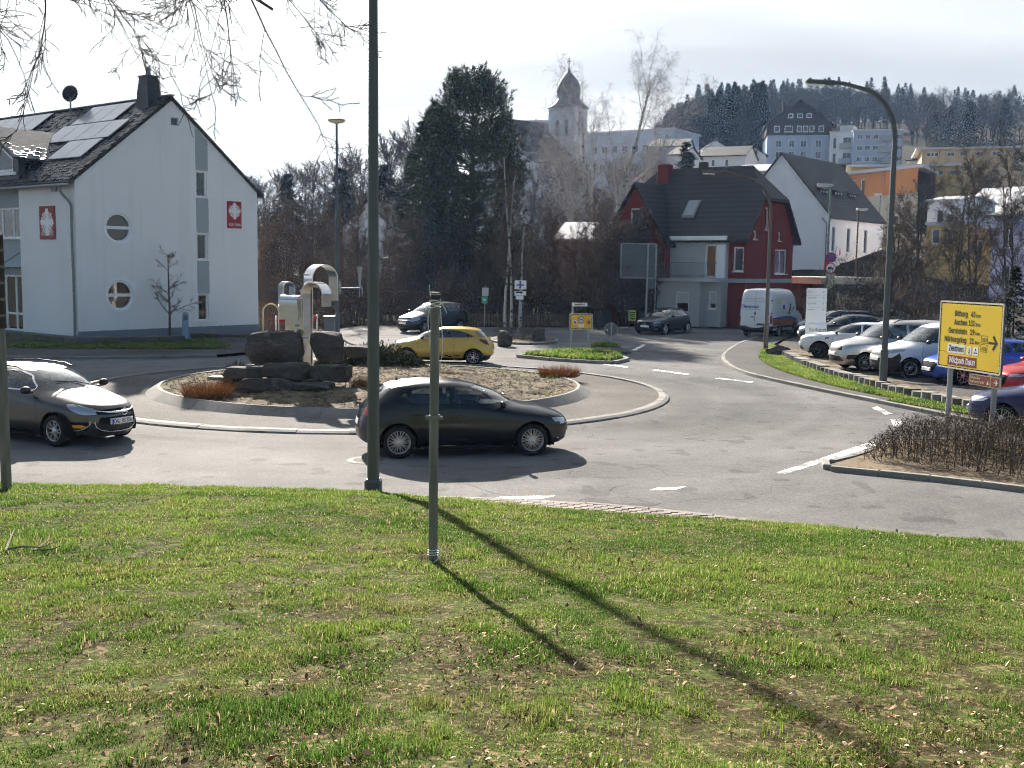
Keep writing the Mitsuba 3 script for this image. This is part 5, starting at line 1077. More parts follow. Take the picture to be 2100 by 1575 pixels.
# --- the red house with the grey extension
RB, RA, RW, RD = (6.6, 73.7), math.atan2(-.6, .8), 9.6, 7.2
red = thing('red_house', 'dark red house with black half hipped roof, grey extension and balcony', 'house')
rz0, rze, rzr = .1, 5.95, 10.15
rw_front = [rect(8.75, 9.45, 3.55, 5.05)]
rw_right = [rect(1.0, 1.75, .9, 2.3), rect(2.6, 3.2, 6.2, 7.6), rect(.95, 1.5, 5.55, 6.1), rect(4.7, 5.2, 5.55, 6.1), rect(4.3, 6.3, 3.4, 5.0), rect(3.2, 4.6, .2, 2.3)]
walls(red, RB, RA, RW, RD, rz0, rze, rzr, 'x', 'm_red_wall', {'front': rw_front, 'right': rw_right}, hip=.52)
frR = lambda sd: facade_frame(RB, RA, sd, RW, RD)
for p in rw_front: window(red, frR('front'), p, 'm_white_frame', 'm_pane', .09)
for k, p in enumerate(rw_right): window(red, frR('right'), p, 'm_white_frame', 'm_pane' if k in (1, 4) else 'm_far_glass', .08, [sbox((p.bounds[0] + p.bounds[2]) / 2 - .04, p.bounds[1], (p.bounds[0] + p.bounds[2]) / 2 + .04, p.bounds[3])] if k == 4 else [])
gable_roof(red, RB, RA, RW, RD, rze, rzr, 'x', 'm_roof_dark', over=.55, verge=.35, th=.2, hip=.52)
fr0 = frame2((RB[0], RB[1], 0), RA)
add(red, 'chimney', cbx(1.7, 2.5, RD / 2 - .9, RD / 2 - .2, 9.2, 10.6, .03), 'm_red_wall', frame=fr0)
add(red, 'chimney', cbx(4.4, 4.9, RD / 2 - .2, RD / 2 + .3, 9.8, 10.7, .03), 'm_rock', frame=fr0)
add(red, 'string_course', cat([bx(RW, RW + .06, -.05, RD, 2.85, 3.10), bx(7.9, RW + .06, -.06, 0, 2.85, 3.10)]), 'm_grey_panel', frame=fr0)
# cross gable at the left end, its red gable face forward
wing0, wing1, wy = .2, 4.5, -1.1
wp = Polygon([(wing0, rz0), (wing1, rz0), (wing1, 5.6), ((wing0 + wing1) / 2, 8.95), (wing0, 5.6)]); wo = [rect(1.95, 2.85, 6.2, 7.5), rect(1.2, 2.1, .9, 2.3), rect(3.4, 4.1, .7, 2.2)]
add(red, 'wing_wall', wallpoly(wp.difference(unary_union(wo)), wy, wy + .3), 'm_red_wall', frame=fr0); add(red, 'wing_wall', cat([bx(wing1 - .3, wing1, wy + .3, .0, rz0, 5.6), bx(wing0, wing0 + .3, wy + .3, 0, rz0, 5.6)]), 'm_red_wall', frame=fr0)
for p in wo: window(red, lambda v: fr0(np.asarray(v) + [0, wy, 0]), p, 'm_white_frame', 'm_far_glass', .08)
wr_ = []
for a, b in ((wing0 - .4, (wing0 + wing1) / 2), (wing1 + .4, (wing0 + wing1) / 2)):
    za = 5.6 - .4 * 3.35 / 2.15; q = np.array([[a, wy - .3, za], [b, wy - .3, 8.95], [b, 3.4, 8.95], [a, 1.0, za]]); v = np.vstack([q + [0, 0, .2], q + [0, 0, .02]]); wr_.append((v, np.array([[0, 1, 2, 3], [4, 7, 6, 5], [0, 4, 5, 1], [3, 2, 6, 7], [0, 3, 7, 4]])))
add(red, 'wing_roof', cat(wr_), 'm_roof_dark', frame=fr0)
# roof window
def roof_red(u, w, h=.23):
    s_ = (rzr - rze) / (RD / 2); n_ = math.hypot(1, s_); return np.array([u, RD / 2 - w / n_ - h * s_ / n_, rzr - w * s_ / n_ + h / n_])
sk_ = numbered(f'{red}__roof_window')
for nm, d_, hh, b in (('frame', 0, .23, 'm_zinc'), ('pane', .09, .27, 'm_solar')):
    q = np.array([roof_red(4.75 + d_, 2.9 + d_, hh), roof_red(5.65 - d_, 2.9 + d_, hh), roof_red(5.65 - d_, 4.35 - d_, hh), roof_red(4.75 + d_, 4.35 - d_, hh)]); v = np.vstack([q, q - [0, 0, .12]]); add(sk_, nm, (v, np.array([[0, 3, 2, 1], [0, 1, 5, 4], [1, 2, 6, 5], [2, 3, 7, 6], [3, 0, 4, 7]])), b, frame=fr0)
# grey extension: lower storey in front, upper wall behind the balcony
ex = numbered(f'{red}__extension'); e0, e1 = 4.5, 8.45
lo = sbox(e0 - .2, rz0, 7.3, 2.85); lw = [rect(5.6, 6.55, .95, 2.25)]
frE = lambda y: (lambda v: fr0(np.asarray(v) + [0, y, 0]))
add(ex, 'wall', wallpoly(lo.difference(lw[0]), -1.5, -1.2), 'm_grey_wall', frame=fr0); add(ex, 'wall', bx(7.0, 7.3, -1.2, -.31, rz0, 2.85), 'm_grey_wall', frame=fr0)
up = sbox(e0, 2.9, e1, 5.75); dr2 = rect(6.95, 7.75, 3.12, 5.2); lo2 = sbox(7.3, rz0, e1, 2.85); w2 = rect(7.6, 8.15, 1.2, 2.3)
add(ex, 'wall', wallpoly(up.difference(dr2), -.30, -.02), 'm_grey_wall', frame=fr0); add(ex, 'wall', wallpoly(lo2.difference(w2), -.9, -.6), 'm_grey_wall', frame=fr0); add(ex, 'wall', bx(e1 - .3, e1, -.6, -.02, rz0, 2.85), 'm_grey_wall', frame=fr0)
window(red, frE(-1.5), lw[0], 'm_white_frame', 'm_pane', .08, shutter=.55); window(red, frE(-.9), w2, 'm_white_frame', 'm_pane', .08, shutter=.7)
bd = window(red, frE(-.30), dr2, 'm_white_frame', 'm_pane', .10, name='balcony_door', sill=False); add(bd, 'orange_curtain', wallpoly(dr2.buffer(-.12), .16, .18), 'm_town_orange', frame=frE(-.30)); add(bd, 'side_panel', bx(7.78, 8.35, -.33, -.31, 3.12, 5.2), 'm_white_frame', frame=fr0)
add(red, 'gutter_board', cbx(e0 + .05, e1 + .1, -.62, -.42, 5.45, 5.72, .02), 'm_white_frame', frame=fr0)
bal = numbered(f'{red}__balcony'); add(bal, 'slab', cbx(e0 - .3, e1 + .02, -1.75, -.32, 2.86, 3.08, .02), 'm_grey_wall', frame=fr0)
add(bal, 'rail', cat([tube(fr0(np.array([[e0 - .2, -1.68, z_], [e1, -1.68, z_]])), .025, 6) for z_ in (3.25, 4.05)]), 'm_zinc')
for u in np.arange(e0 - .15, e1, .13): add(bal, 'baluster', tube(fr0(np.array([[u, -1.68, 3.1], [u, -1.68, 4.05]])), .011, 4), 'm_zinc')
# forecourt railing
rail = thing('railing', 'grey metal railing on the pavement before the red house', 'railing')
rp = [gp(1395, 655, .12), gp(1418, 652, .12), gp(1440, 649, .12), gp(1462, 646, .12), gp(1490, 644, .12)]
for q in rp: add(rail, 'post', tube([q, q + [0, 0, 1.15]], .03, 6), 'm_zinc')
add(rail, 'handrail', tube([q + [0, 0, 1.15] for q in rp], .03, 6), 'm_zinc'); add(rail, 'midrail', tube([q + [0, 0, .6] for q in rp], .02, 6), 'm_zinc')
# --- low stone garage with a pale roof slab, between the houses
gar = thing('garage', 'low dark stone garage with a pale flat roof slab beside the red house', 'garage')
g0 = np.array([at(1603, 600, 78)[0], 78.0]); g1 = np.array([at(1702, 600, 74)[0], 74.0]); gl = np.linalg.norm(g1 - g0); ga = math.atan2(*(g1 - g0)[::-1])
frG = frame2((g0[0], g0[1], 0), ga); gw = rect(1.6 + gl * .35, 2.4 + gl * .35, .5, 1.5)
add(gar, 'wall', wallpoly(sbox(0, .0, gl, 2.75).difference(gw), 0, .3), 'm_edge', frame=frG); add(gar, 'wall', bx(0, .3, .3, 5, 0, 2.75), 'm_edge', frame=frG)
rs = np.random.default_rng(3)
for r_ in range(9):
    u = rs.uniform(-.4, 0)
    while u < gl - .05:
        l_ = rs.uniform(.35, .75); a_, b_ = max(u, 0) + .012, min(u + l_, gl) - .012
        if b_ - a_ > .12 and not gw.buffer(.02).intersects(sbox(a_, r_ * .3, b_, r_ * .3 + .28)): add(gar, 'stone', cbx(a_, b_, -.05 - rs.uniform(0, .03), .0, r_ * .30 + .012, r_ * .30 + .29, .015), 'm_edge' if rs.random() < .6 else 'm_rock', frame=frG)
        u += l_
window(gar, frG, gw, 'm_white_frame', 'm_far_glass', .07)
add(gar, 'roof_slab', cbx(-.3, gl + .2, -.5, 5.2, 2.76, 3.25, .02), 'm_frame_cream', frame=frG)
add(gar, 'post', bx(.02, .22, -.45, -.25, 0, 2.76), 'm_frame_cream', frame=frG)
# --- white house with the steep slate roof
WA = math.atan2(-.62, .78); WW, WD = 9.6, 13.5; WB = (28.4 - WW * math.cos(WA), 100 - WW * math.sin(WA))
frw = facade_frame(WB, WA, 'front', WW, WD)
white, wroof = house('white house with steep dark roof, three dormers and a doorway up the slope', WB, WA, WW, WD, 1.4, 8.7, 14.3, 'y', 'm_bright_white', 'm_roof_dark',
    {'front': [rect(4.5, 5.5, 9.2, 10.4), rect(4.3, 5.4, 6.2, 7.9), rect(4.6, 5.5, 3.4, 4.6)], 'right': [rect(.7, 1.5, 5.4, 7.6), rect(4.3, 5.1, 5.4, 7.6), rect(8.6, 9.4, 5.4, 7.6), rect(2.9, 4.3, 1.5, 4.4), rect(6.4, 7.6, 2.0, 4.6)]}, frame_b='m_plinth', fw=.12)
f0w = frame2((WB[0], WB[1], 0), WA)
add(white, 'plinth', cat([bx(-.04, WW + .04, -.04, 0, 1.2, 2.0), bx(WW, WW + .04, 0, WD, 1.2, 2.0)]), 'm_plinth', frame=f0w)
add(white, 'downpipe', tube(f0w(np.array([[WW - .6, -.25, 8.4], [WW - .15, -.12, 7.9], [WW - .15, -.12, 2.0]])), .06, 6), 'm_zinc')
for k, yb in enumerate((2.6, 6.1, 9.6)):
    d_ = numbered(f'{white}__dormer'); xx = WW - 1.7
    add(d_, 'cheek', cat([bx(xx - 1.6, xx, yb - .9, yb - .75, 10.0, 11.1), bx(xx - 1.6, xx, yb + .75, yb + .9, 10.0, 11.1), bx(xx - .12, xx, yb - .75, yb + .75, 10.0, 10.2)]), 'm_roof_dark', frame=f0w)
    add(d_, 'roof', (lambda q: (np.vstack([q, q - [0, 0, .18]]), np.array([[0, 1, 2, 3], [4, 7, 6, 5], [0, 4, 5, 1], [1, 5, 6, 2], [2, 6, 7, 3], [3, 7, 4, 0]])))(np.array([[xx + .3, yb - 1.1, 11.15], [xx + .3, yb + 1.1, 11.15], [xx - 2.3, yb + 1.1, 11.95], [xx - 2.3, yb - 1.1, 11.95]])), 'm_roof_dark', frame=f0w)
    add(d_, 'frame', cat([bx(xx - .05, xx, yb - .75, yb - .6, 10.2, 11.05), bx(xx - .05, xx, yb + .6, yb + .75, 10.2, 11.05), bx(xx - .05, xx, yb - .05, yb + .05, 10.2, 11.05)]), 'm_white_frame', frame=f0w); add(d_, 'pane', bx(xx - .10, xx - .08, yb - .75, yb + .75, 10.2, 11.05), 'm_far_glass', frame=f0w)
sgr = thing('wall_emblem', 'faint arc emblem with a small red flame on the white house above its door', 'sign'); frr = facade_frame(WB, WA, 'right', WW, WD)
add(sgr, 'arc', tube(frr(np.array([[2.2 + .55 * math.cos(a_), -.03, 5.1 + .75 * math.sin(a_)] for a_ in np.linspace(math.pi * .55, math.pi * 1.5, 14)])), .03, 5), 'm_lilac'); add(sgr, 'flame', wallpoly(Polygon([(2.6, 5.1), (2.75, 5.75), (2.95, 5.15)]), -.03, -.01), 'm_sign_red', frame=frr); add(sgr, 'plate', wallpoly(sbox(2.3, 4.55, 4.2, 4.82), -.03, -.01), 'm_shutter', frame=frr)

# --- church on the rise
CH = at(1164, 300, 200); cz = 12.0; church = thing('church', 'white church tower with grey onion dome above a dark nave roof', 'church')
ca_ = math.radians(-28); tw = 5.2; cb = (CH[0] - tw / 2 * math.cos(ca_) + tw / 2 * math.sin(ca_), CH[1] - tw / 2 * math.sin(ca_) - tw / 2 * math.cos(ca_)); f0c = frame2((cb[0], cb[1], 0), ca_)
arch_w = lambda u, z, w, h: sbox(u - w / 2, z, u + w / 2, z + h).union(Point(u, z + h).buffer(w / 2, 12))
bell = {'front': [arch_w(1.7, 26.6, .8, 2.6), arch_w(3.5, 26.6, .8, 2.6)], 'left': [arch_w(2.6, 26.6, .8, 2.6)]}
bell['right'] = bell['front']
walls(church, cb, ca_, tw, tw, cz - 3, 31.8, 31.8, 'y', 'm_town_white', bell)
for sd in bell:
    for p in bell[sd]: window(church, facade_frame(cb, ca_, sd, tw, tw), p, 'm_grey_panel', 'm_far_glass', .1, sill=False, name='belfry_opening')
add(church, 'onion_dome', move(lathe([(3.75, 31.7), (3.75, 31.85), (3.0, 32.4), (2.3, 33.1), (2.0, 33.6), (2.05, 34.3), (2.15, 35.0), (2.05, 35.7), (1.65, 36.6), (1.0, 37.4), (.45, 38.0), (.2, 38.6), (.05, 39.2)], 8), (tw / 2, tw / 2, 0), rz=math.pi / 8), 'm_dome', 50, frame=f0c)
mat('m_dome', (.16, .155, .17), .6)
cr = numbered(f'{church}__cross'); add(cr, 'upright', bx(tw / 2 - .06, tw / 2 + .06, tw / 2 - .06, tw / 2 + .06, 39, 40.6), 'm_timber', frame=f0c); add(cr, 'arm', bx(tw / 2 - .4, tw / 2 + .4, tw / 2 - .05, tw / 2 + .05, 39.9, 40.02), 'm_timber', frame=f0c)
def place(px0, px1, y0, y1):   # footprint corner, direction and length of a front that spans two pixel columns at two depths
    a, b = at(px0, 560, y0), at(px1, 560, y1); return (a[0], a[1]), math.atan2(b[1] - a[1], b[0] - a[0]), float(np.hypot(b[0] - a[0], b[1] - a[1]))
def zpx(px, py, y): return float(at(px, py, y)[2])
o, a_, w_ = place(1068, 1168, 189, 197)
walls(church, o, a_, w_, 12, 8, zpx(1110, 312, 193), zpx(1110, 252, 199), 'x', 'm_town_white', {'front': [rect(w_ * k, w_ * k + .9, 18.2, 20.6) for k in (.12, .3, .48, .66)]}, name='nave_wall')
gable_roof(church, o, a_, w_, 12, zpx(1110, 312, 193), zpx(1110, 252, 199), 'x', 'm_roof_dark', name='nave_roof')
o, a_, w_ = place(1094, 1192, 178, 184)
house('low white church hall with grey roof below the church nave', o, a_, w_, 8, 6, zpx(1140, 336, 181), zpx(1140, 318, 184), 'x', 'm_town_white', 'm_roof_dark', {'front': [rect(w_ * k, w_ * k + .8, 14.5, 16) for k in (.2, .45, .7)]}, cat_='church hall')
# --- buildings on the hill
o, a_, w_ = place(1062, 1135, 238, 236)
house('long pale flat roofed hall behind the dark pine and the church', o, a_, w_, 14, 18, zpx(1100, 250, 237), 0, 'x', 'm_town_blue', 'm_far_roof', over=.8, name='hall', cat_='hall')
o, a_, w_ = place(1198, 1372, 226, 216)
rows = [rect(w_ * k, w_ * k + 1.6, z_, z_ + 1.7) for k in np.arange(.42, .60, .028 * 3.4) for z_ in (22.6,)] + [rect(w_ * k, w_ * k + 1.5, 26.3, 27.8) for k in np.arange(.05, .9, .12)] + [rect(w_ * k, w_ * k + 1.5, 22.6, 24.2) for k in (.05, .15, .25, .75, .86)]
house('long grey flat roofed school with window bands behind the birch', o, a_, w_, 13, 12, zpx(1270, 270, 221), 0, 'x', 'm_town_blue', 'm_far_roof', {'front': rows}, name='school', cat_='school')
o, a_, w_ = place(1563, 1689, 236, 234); zt = zpx(1627, 207, 235); ze = zpx(1627, 256, 235); zm = zpx(1627, 277, 235)
wl = [rect(w_ * k - .6, w_ * k + .6, zpx(1627, y_ + 8, 235), zpx(1627, y_ - 7, 235)) for y_ in (294, 317) for k in (.19, .40, .59, .83)]
wu = [rect(w_ * k - h_, w_ * k + h_, zpx(1627, 271, 235), zpx(1627, 258, 235)) for k, h_ in ((.17, .55), (.36, .85), (.53, .5), (.63, .5), (.73, .5), (.88, .55))]
wt = [rect(w_ * k - .55, w_ * k + .55, zpx(1627, 242, 235), zpx(1627, 233, 235)) for k in (.38, .53, .68)]
hotel, _ = house('tall pale hotel with dark timber gable in front of the wooded hill', o, a_, w_, 15, 18, zm, zm, 'y', 'm_town_blue', 'm_timber', {'front': wl}, name='hotel', cat_='hotel', over=.3)
walls(hotel, (o[0] - .3 * math.cos(a_), o[1] - .3), a_, w_ + .6, 15, zm + .3, ze, zt, 'y', 'm_timber', {'front': wu + wt}, name='timber_storey')
for p in wu + wt: window(hotel, facade_frame((o[0] - .3 * math.cos(a_), o[1] - .3), a_, 'front', w_ + .6, 15), p, 'm_white_frame', 'm_far_glass', .14)
gable_roof(hotel, (o[0] - .3 * math.cos(a_), o[1] - .3), a_, w_ + .6, 15, ze, zt, 'y', 'm_roof_dark', over=.5, verge=.9, name='gable_roof')
add(hotel, 'chimney', cbx(3.2, 4.1, 4, 5, ze + 2, zt + .3, .05), 'm_rock', frame=frame2(o + (0,), a_))
o, a_, w_ = place(1738, 1838, 226, 224); zt = zpx(1788, 268, 225)
bw = [rect(w_ * k - .55, w_ * k + .55, zpx(1788, y_ + 5, 225), zpx(1788, y_ - 5, 225)) for y_ in (280, 303, 326) for k in (.13, .29, .45, .93)] + [rect(w_ * k - .4, w_ * k + .4, zpx(1788, y_ + 8, 225), zpx(1788, y_ - 5, 225)) for y_ in (280, 303, 326) for k in (.62, .76)]
apt, _ = house('grey blue flat roofed apartment block with balconies on the slope', o, a_, w_, 12, 14, zt, 0, 'x', 'm_town_blue', 'm_far_roof', {'front': bw}, name='apartment_block', cat_='apartment building', over=.25)
f0a = frame2(o + (0,), a_)
for y_ in (280, 303, 326):
    zb = zpx(1788, y_ + 10, 225); b = numbered(f'{apt}__balcony'); add(b, 'slab', bx(w_ * .55, w_ * .85, -1.3, -.02, zb, zb + .18), 'm_grey_wall', frame=f0a); add(b, 'parapet', cat([bx(w_ * .55, w_ * .85, -1.3, -1.22, zb + .19, zb + 1.1), bx(w_ * .55, w_ * .55 + .07, -1.21, -.02, zb + .19, zb + 1.1), bx(w_ * .85 - .07, w_ * .85, -1.21, -.02, zb + .19, zb + 1.1)]), 'm_grey_panel', frame=f0a)
o, a_, w_ = place(1690, 1737, 231, 229); zt = zpx(1712, 272, 230)
ap2, _ = house('narrow pale stair and balcony wing between the hotel and the apartment block', o, a_, w_, 10, 14, zt, 0, 'x', 'm_town_white', 'm_far_roof', {'front': [rect(.6, 1.4, zt - 3.2 - k, zt - 1 - k) for k in (0, 3.1, 6.2)] + [rect(2.6, 4.4, zt - 2.6 - k, zt - .9 - k) for k in (0, 3.1, 6.2)]}, name='apartment_block', cat_='apartment building', over=.15)
for k in (0, 3.1, 6.2): b = numbered(f'{ap2}__balcony'); add(b, 'slab', bx(2.1, w_ - .05, -1.2, -.02, zt - 3.3 - k, zt - 3.1 - k), 'm_grey_wall', frame=frame2(o + (0,), a_)); add(b, 'parapet', bx(2.1, w_ - .05, -1.2, -1.12, zt - 3.09 - k, zt - 2.2 - k), 'm_grey_panel', frame=frame2(o + (0,), a_))
add(ap2, 'penthouse', cbx(1.6, w_ - .3, 2, 7, zt + .31, zt + 1.7, .05), 'm_grey_wall', frame=frame2(o + (0,), a_))
o, a_, w_ = place(1805, 1868, 131, 126); zt = zpx(1835, 346, 128); zo = zpx(1835, 397, 128)
orn = thing('orange_building', 'modern building with orange top storey over a pale ground floor', 'building')
o2, a2, w2_ = place(1722, 1804, 138, 131)
for oo, aa, ww, op in ((o, a_, w_, []), (o2, a2, w2_, [rect(1.6, 2.3, zo + .6, zo + 2.1), rect(3.2, 4.0, zo + .2, zo + 2.1)])):
    f_ = frame2(oo + (0,), aa); W_ = sbox(0, zo, ww, zt).difference(unary_union(op) if op else Polygon()); add(orn, 'top_wall', wallpoly(W_, 0, .3), 'm_town_orange', frame=f_); lowp = [rect(1.2, 2.5, zo - 3.6, zo - 2.4)] if not op else []
    add(orn, 'ground_wall', wallpoly(sbox(0, 3, ww, zo - .01).difference(unary_union(lowp) if lowp else Polygon()), .1, .4), 'm_sand_pale', frame=f_)
    for p in op: window(orn, f_, p, 'm_white_frame', 'm_far_glass', .1)
    for p in lowp: window(orn, lambda v, f_=f_: f_(np.asarray(v) + [0, .1, 0]), p, 'm_white_frame', 'm_far_glass', .1)
plain_wall('m_sand_pale', (.55, .50, .40))
c3 = [np.array(o2), np.array(o), np.array(o) + w_ * np.array([math.cos(a_), math.sin(a_)])]; c4 = c3[2] + [6, 9]; c5 = c3[0] + [3, 12]
add(orn, 'roof', prism(Polygon([tuple(x) for x in (c3[0] - [.5, .6], c3[1] - [0, .8], c3[2] + [.6, -.5], c4, c5)]), zt, zt + .35), 'm_far_roof')
add(orn, 'dark_interior', prism(Polygon([tuple(x) for x in (c3[0] + [.8, .8], c3[1] + [0, .9], c3[2] + [-.6, .9], c4, c5)]).buffer(-.3), 3, zt - .05), 'm_room')
o, a_, w_ = place(1738, 1965, 152, 148)
house('long ochre building with a flat pale roof behind the orange one', o, a_, w_, 11, 6, zpx(1850, 342, 150), 0, 'x', 'm_town_ochre', 'm_far_roof', {'front': [rect(w_ * k, w_ * k + 1.5, zpx(1850, 360, 150), zpx(1850, 349, 150)) for k in (.60, .72, .88)]}, name='building', cat_='building', over=.8)
o, a_, w_ = place(1878, 2062, 182, 178)
house('sand coloured building with a wide white roof edge high on the right slope', o, a_, w_, 14, 12, zpx(1970, 306, 180), 0, 'x', 'm_town_sand', 'm_far_roof', {'front': [rect(w_ * k, w_ * k + 1.2, zpx(1970, 320, 180), zpx(1970, 311, 180)) for k in (.05, .10, .28, .42, .60, .78)]}, name='building', cat_='building', over=1.0)
o, a_, w_ = place(1895, 1978, 97, 94)
house('sunlit ochre house with dark windows behind the bare trees', o, a_, w_, 7, 1, zpx(1930, 462, 96), 0, 'x', 'm_town_ochre', 'm_far_roof', {'front': [rect(.5, 1.3, 6.1, 7.4), rect(1.9, 2.5, 6.1, 7.4)], 'left': [rect(2, 3, 6, 7.3)]}, name='house', over=.1)
o, a_, w_ = place(1895, 1960, 99, 97)
house('pale upper house with glinting roof edge above the ochre one', o, a_, w_, 8, 7, zpx(1930, 412, 98), zpx(1930, 400, 98), 'x', 'm_town_white', 'm_far_roof', {'front': [rect(.8, 1.5, 8.0, 9.2)]})
o, a_, w_ = place(1960, 2062, 108, 104)
house('grey house with large window whose roof glints between bare trees', o, a_, w_, 9, 3, zpx(2010, 436, 106), zpx(2010, 388, 110), 'x', 'm_lilac', 'm_far_roof', {'front': [rect(1.5, 2.6, 6.5, 8)]})
o, a_, w_ = place(1984, 2032, 95, 93)
house('ochre annex with a doorway left of the blue house', o, a_, w_, 6, 1, zpx(2008, 470, 94), 0, 'x', 'm_town_ochre', 'm_far_roof', {'front': [rect(.7, 1.3, 4.6, 6.4)]}, name='house', over=.1)
o, a_, w_ = place(2030, 2140, 88, 82)
house('lilac blue rendered house at the right edge behind the trees', o, a_, w_, 9, .5, zpx(2065, 440, 86), zpx(2065, 405, 88), 'x', 'm_lilac', 'm_roof_dark', {'front': [rect(1.3, 2.4, 5.6, 7.3), rect(1.2, 2.3, 2.6, 4.3), rect(3.5, 4.6, 5.6, 7.3)]}, sill=True)
o, a_, w_ = place(1428, 1520, 172, 169); z1 = zpx(1475, 320, 171)
house('pale lilac house with dark roof right of the small conifer', o, a_, w_, 8, 8, z1, zpx(1475, 299, 172), 'x', 'm_town_white', 'm_roof_dark', {'front': [rect(w_ * k, w_ * k + .6, z1 - 1.6, z1 - .5) for k in (.25, .55)] + [rect(1.6, 2.0, z1 - 2.8, z1 - 1.6)]})
o, a_, w_ = place(1507, 1562, 178, 178); z1 = zpx(1535, 318, 178)
house('small white gabled house with an arched group of attic windows', o, a_, w_, 9, 10, z1, zpx(1535, 301, 178), 'y', 'm_town_white', 'm_roof_dark', {'front': [rect(w_ / 2 - .9, w_ / 2 - .35, z1 + .1, z1 + .9), rect(w_ / 2 - .27, w_ / 2 + .27, z1 + .1, z1 + 1.15), rect(w_ / 2 + .35, w_ / 2 + .9, z1 + .1, z1 + .9), rect(1.6, 2.5, z1 - 1.8, z1 - .5)]})
o, a_, w_ = place(1443, 1478, 222, 222); house('tiny white gable peeping over the lilac house', o, a_, w_, 8, 18, zpx(1460, 300, 222), zpx(1460, 288, 222), 'y', 'm_town_white', 'm_roof_dark')
o, a_, w_ = place(1364, 1392, 150, 149); house('narrow white house left of the small conifer above the red house', o, a_, w_, 7, 8, zpx(1378, 318, 150), zpx(1378, 300, 151), 'x', 'm_town_white', 'm_roof_dark', {'front': [rect(.5, .9, 14.4, 15.3)]})
o, a_, w_ = place(1325, 1400, 190, 188); house('grey roofed house behind the bare trees right of the church', o, a_, w_, 9, 10, zpx(1360, 300, 189), zpx(1360, 282, 190), 'x', 'm_town_blue', 'm_roof_dark')
o, a_, w_ = place(1498, 1580, 118, 116); house('low pale roof and chimney steam behind the red house ridge' if False else 'low white house whose pale roof shows above the red house ridge', o, a_, w_, 7, 4, zpx(1540, 352, 117), zpx(1540, 336, 118), 'x', 'm_town_white', 'm_far_roof')
o, a_, w_ = place(704, 806, 97, 96); house('white gabled house hidden behind the thicket left of the pine', o, a_, w_, 9, 0, zpx(752, 468, 97), zpx(752, 414, 97), 'y', 'm_town_white', 'm_roof_dark', {'front': [rect(1.6, 2.4, 4.4, 5.5)]})
o, a_, w_ = place(1140, 1228, 80, 79); house('small grey house with a pale glinting roof behind shrubs left of the red house', o, a_, w_, 6, 0, zpx(1185, 490, 79.5), zpx(1185, 458, 81), 'x', 'm_grey_wall', 'm_far_roof', {'front': [rect(.9, 1.7, 3.9, 5.0), rect(2.0, 2.6, 3.9, 5.0)]})
o, a_, w_ = place(1848, 1880, 196, 195); house('small dark roofed white house under the hill forest', o, a_, w_, 6, 14, zpx(1862, 328, 195), zpx(1862, 315, 196), 'x', 'm_town_white', 'm_roof_dark')
# ------------------------------------------------------------------ vegetation
def polytubes(lines, sides=3):
    """lines: list of (points (n,3), radii (n,)); one mesh, built in batches of equal length."""
    by = {}
    for p, r in lines: by.setdefault(len(p), []).append((p, r))
    vs, fs, o = [], [], 0
    for n, g in by.items():
        P = np.array([x[0] for x in g]); R_ = np.array([x[1] for x in g]); N = len(P)
        t = np.gradient(P, axis=1); t /= np.linalg.norm(t, axis=2, keepdims=True) + 1e-9
        m = t.mean(1, keepdims=True); ref_ = np.where(np.abs(m[..., 2:]) < .8, [[[0, 0, 1.0]]], [[[1.0, 0, 0]]])
        a = np.cross(t, np.broadcast_to(ref_, t.shape)); a /= np.linalg.norm(a, axis=2, keepdims=True) + 1e-9; b = np.cross(t, a)
        g_ = np.arange(sides) * 2 * np.pi / sides
        v = P[:, :, None] + R_[:, :, None, None] * (np.cos(g_)[:, None] * a[:, :, None] + np.sin(g_)[:, None] * b[:, :, None])
        k, i, j = np.meshgrid(np.arange(N), np.arange(n - 1), np.arange(sides), indexing='ij'); base = o + k * n * sides
        q = np.stack([base + i * sides + j, base + i * sides + (j + 1) % sides, base + (i + 1) * sides + (j + 1) % sides, base + (i + 1) * sides + j], -1).reshape(-1, 4)
        vs.append(v.reshape(-1, 3)); fs += [q[:, [0, 1, 2]], q[:, [0, 2, 3]]]; o += N * n * sides
    return np.vstack(vs), np.vstack(fs)
def unit(v): return v / (np.linalg.norm(v) + 1e-9)
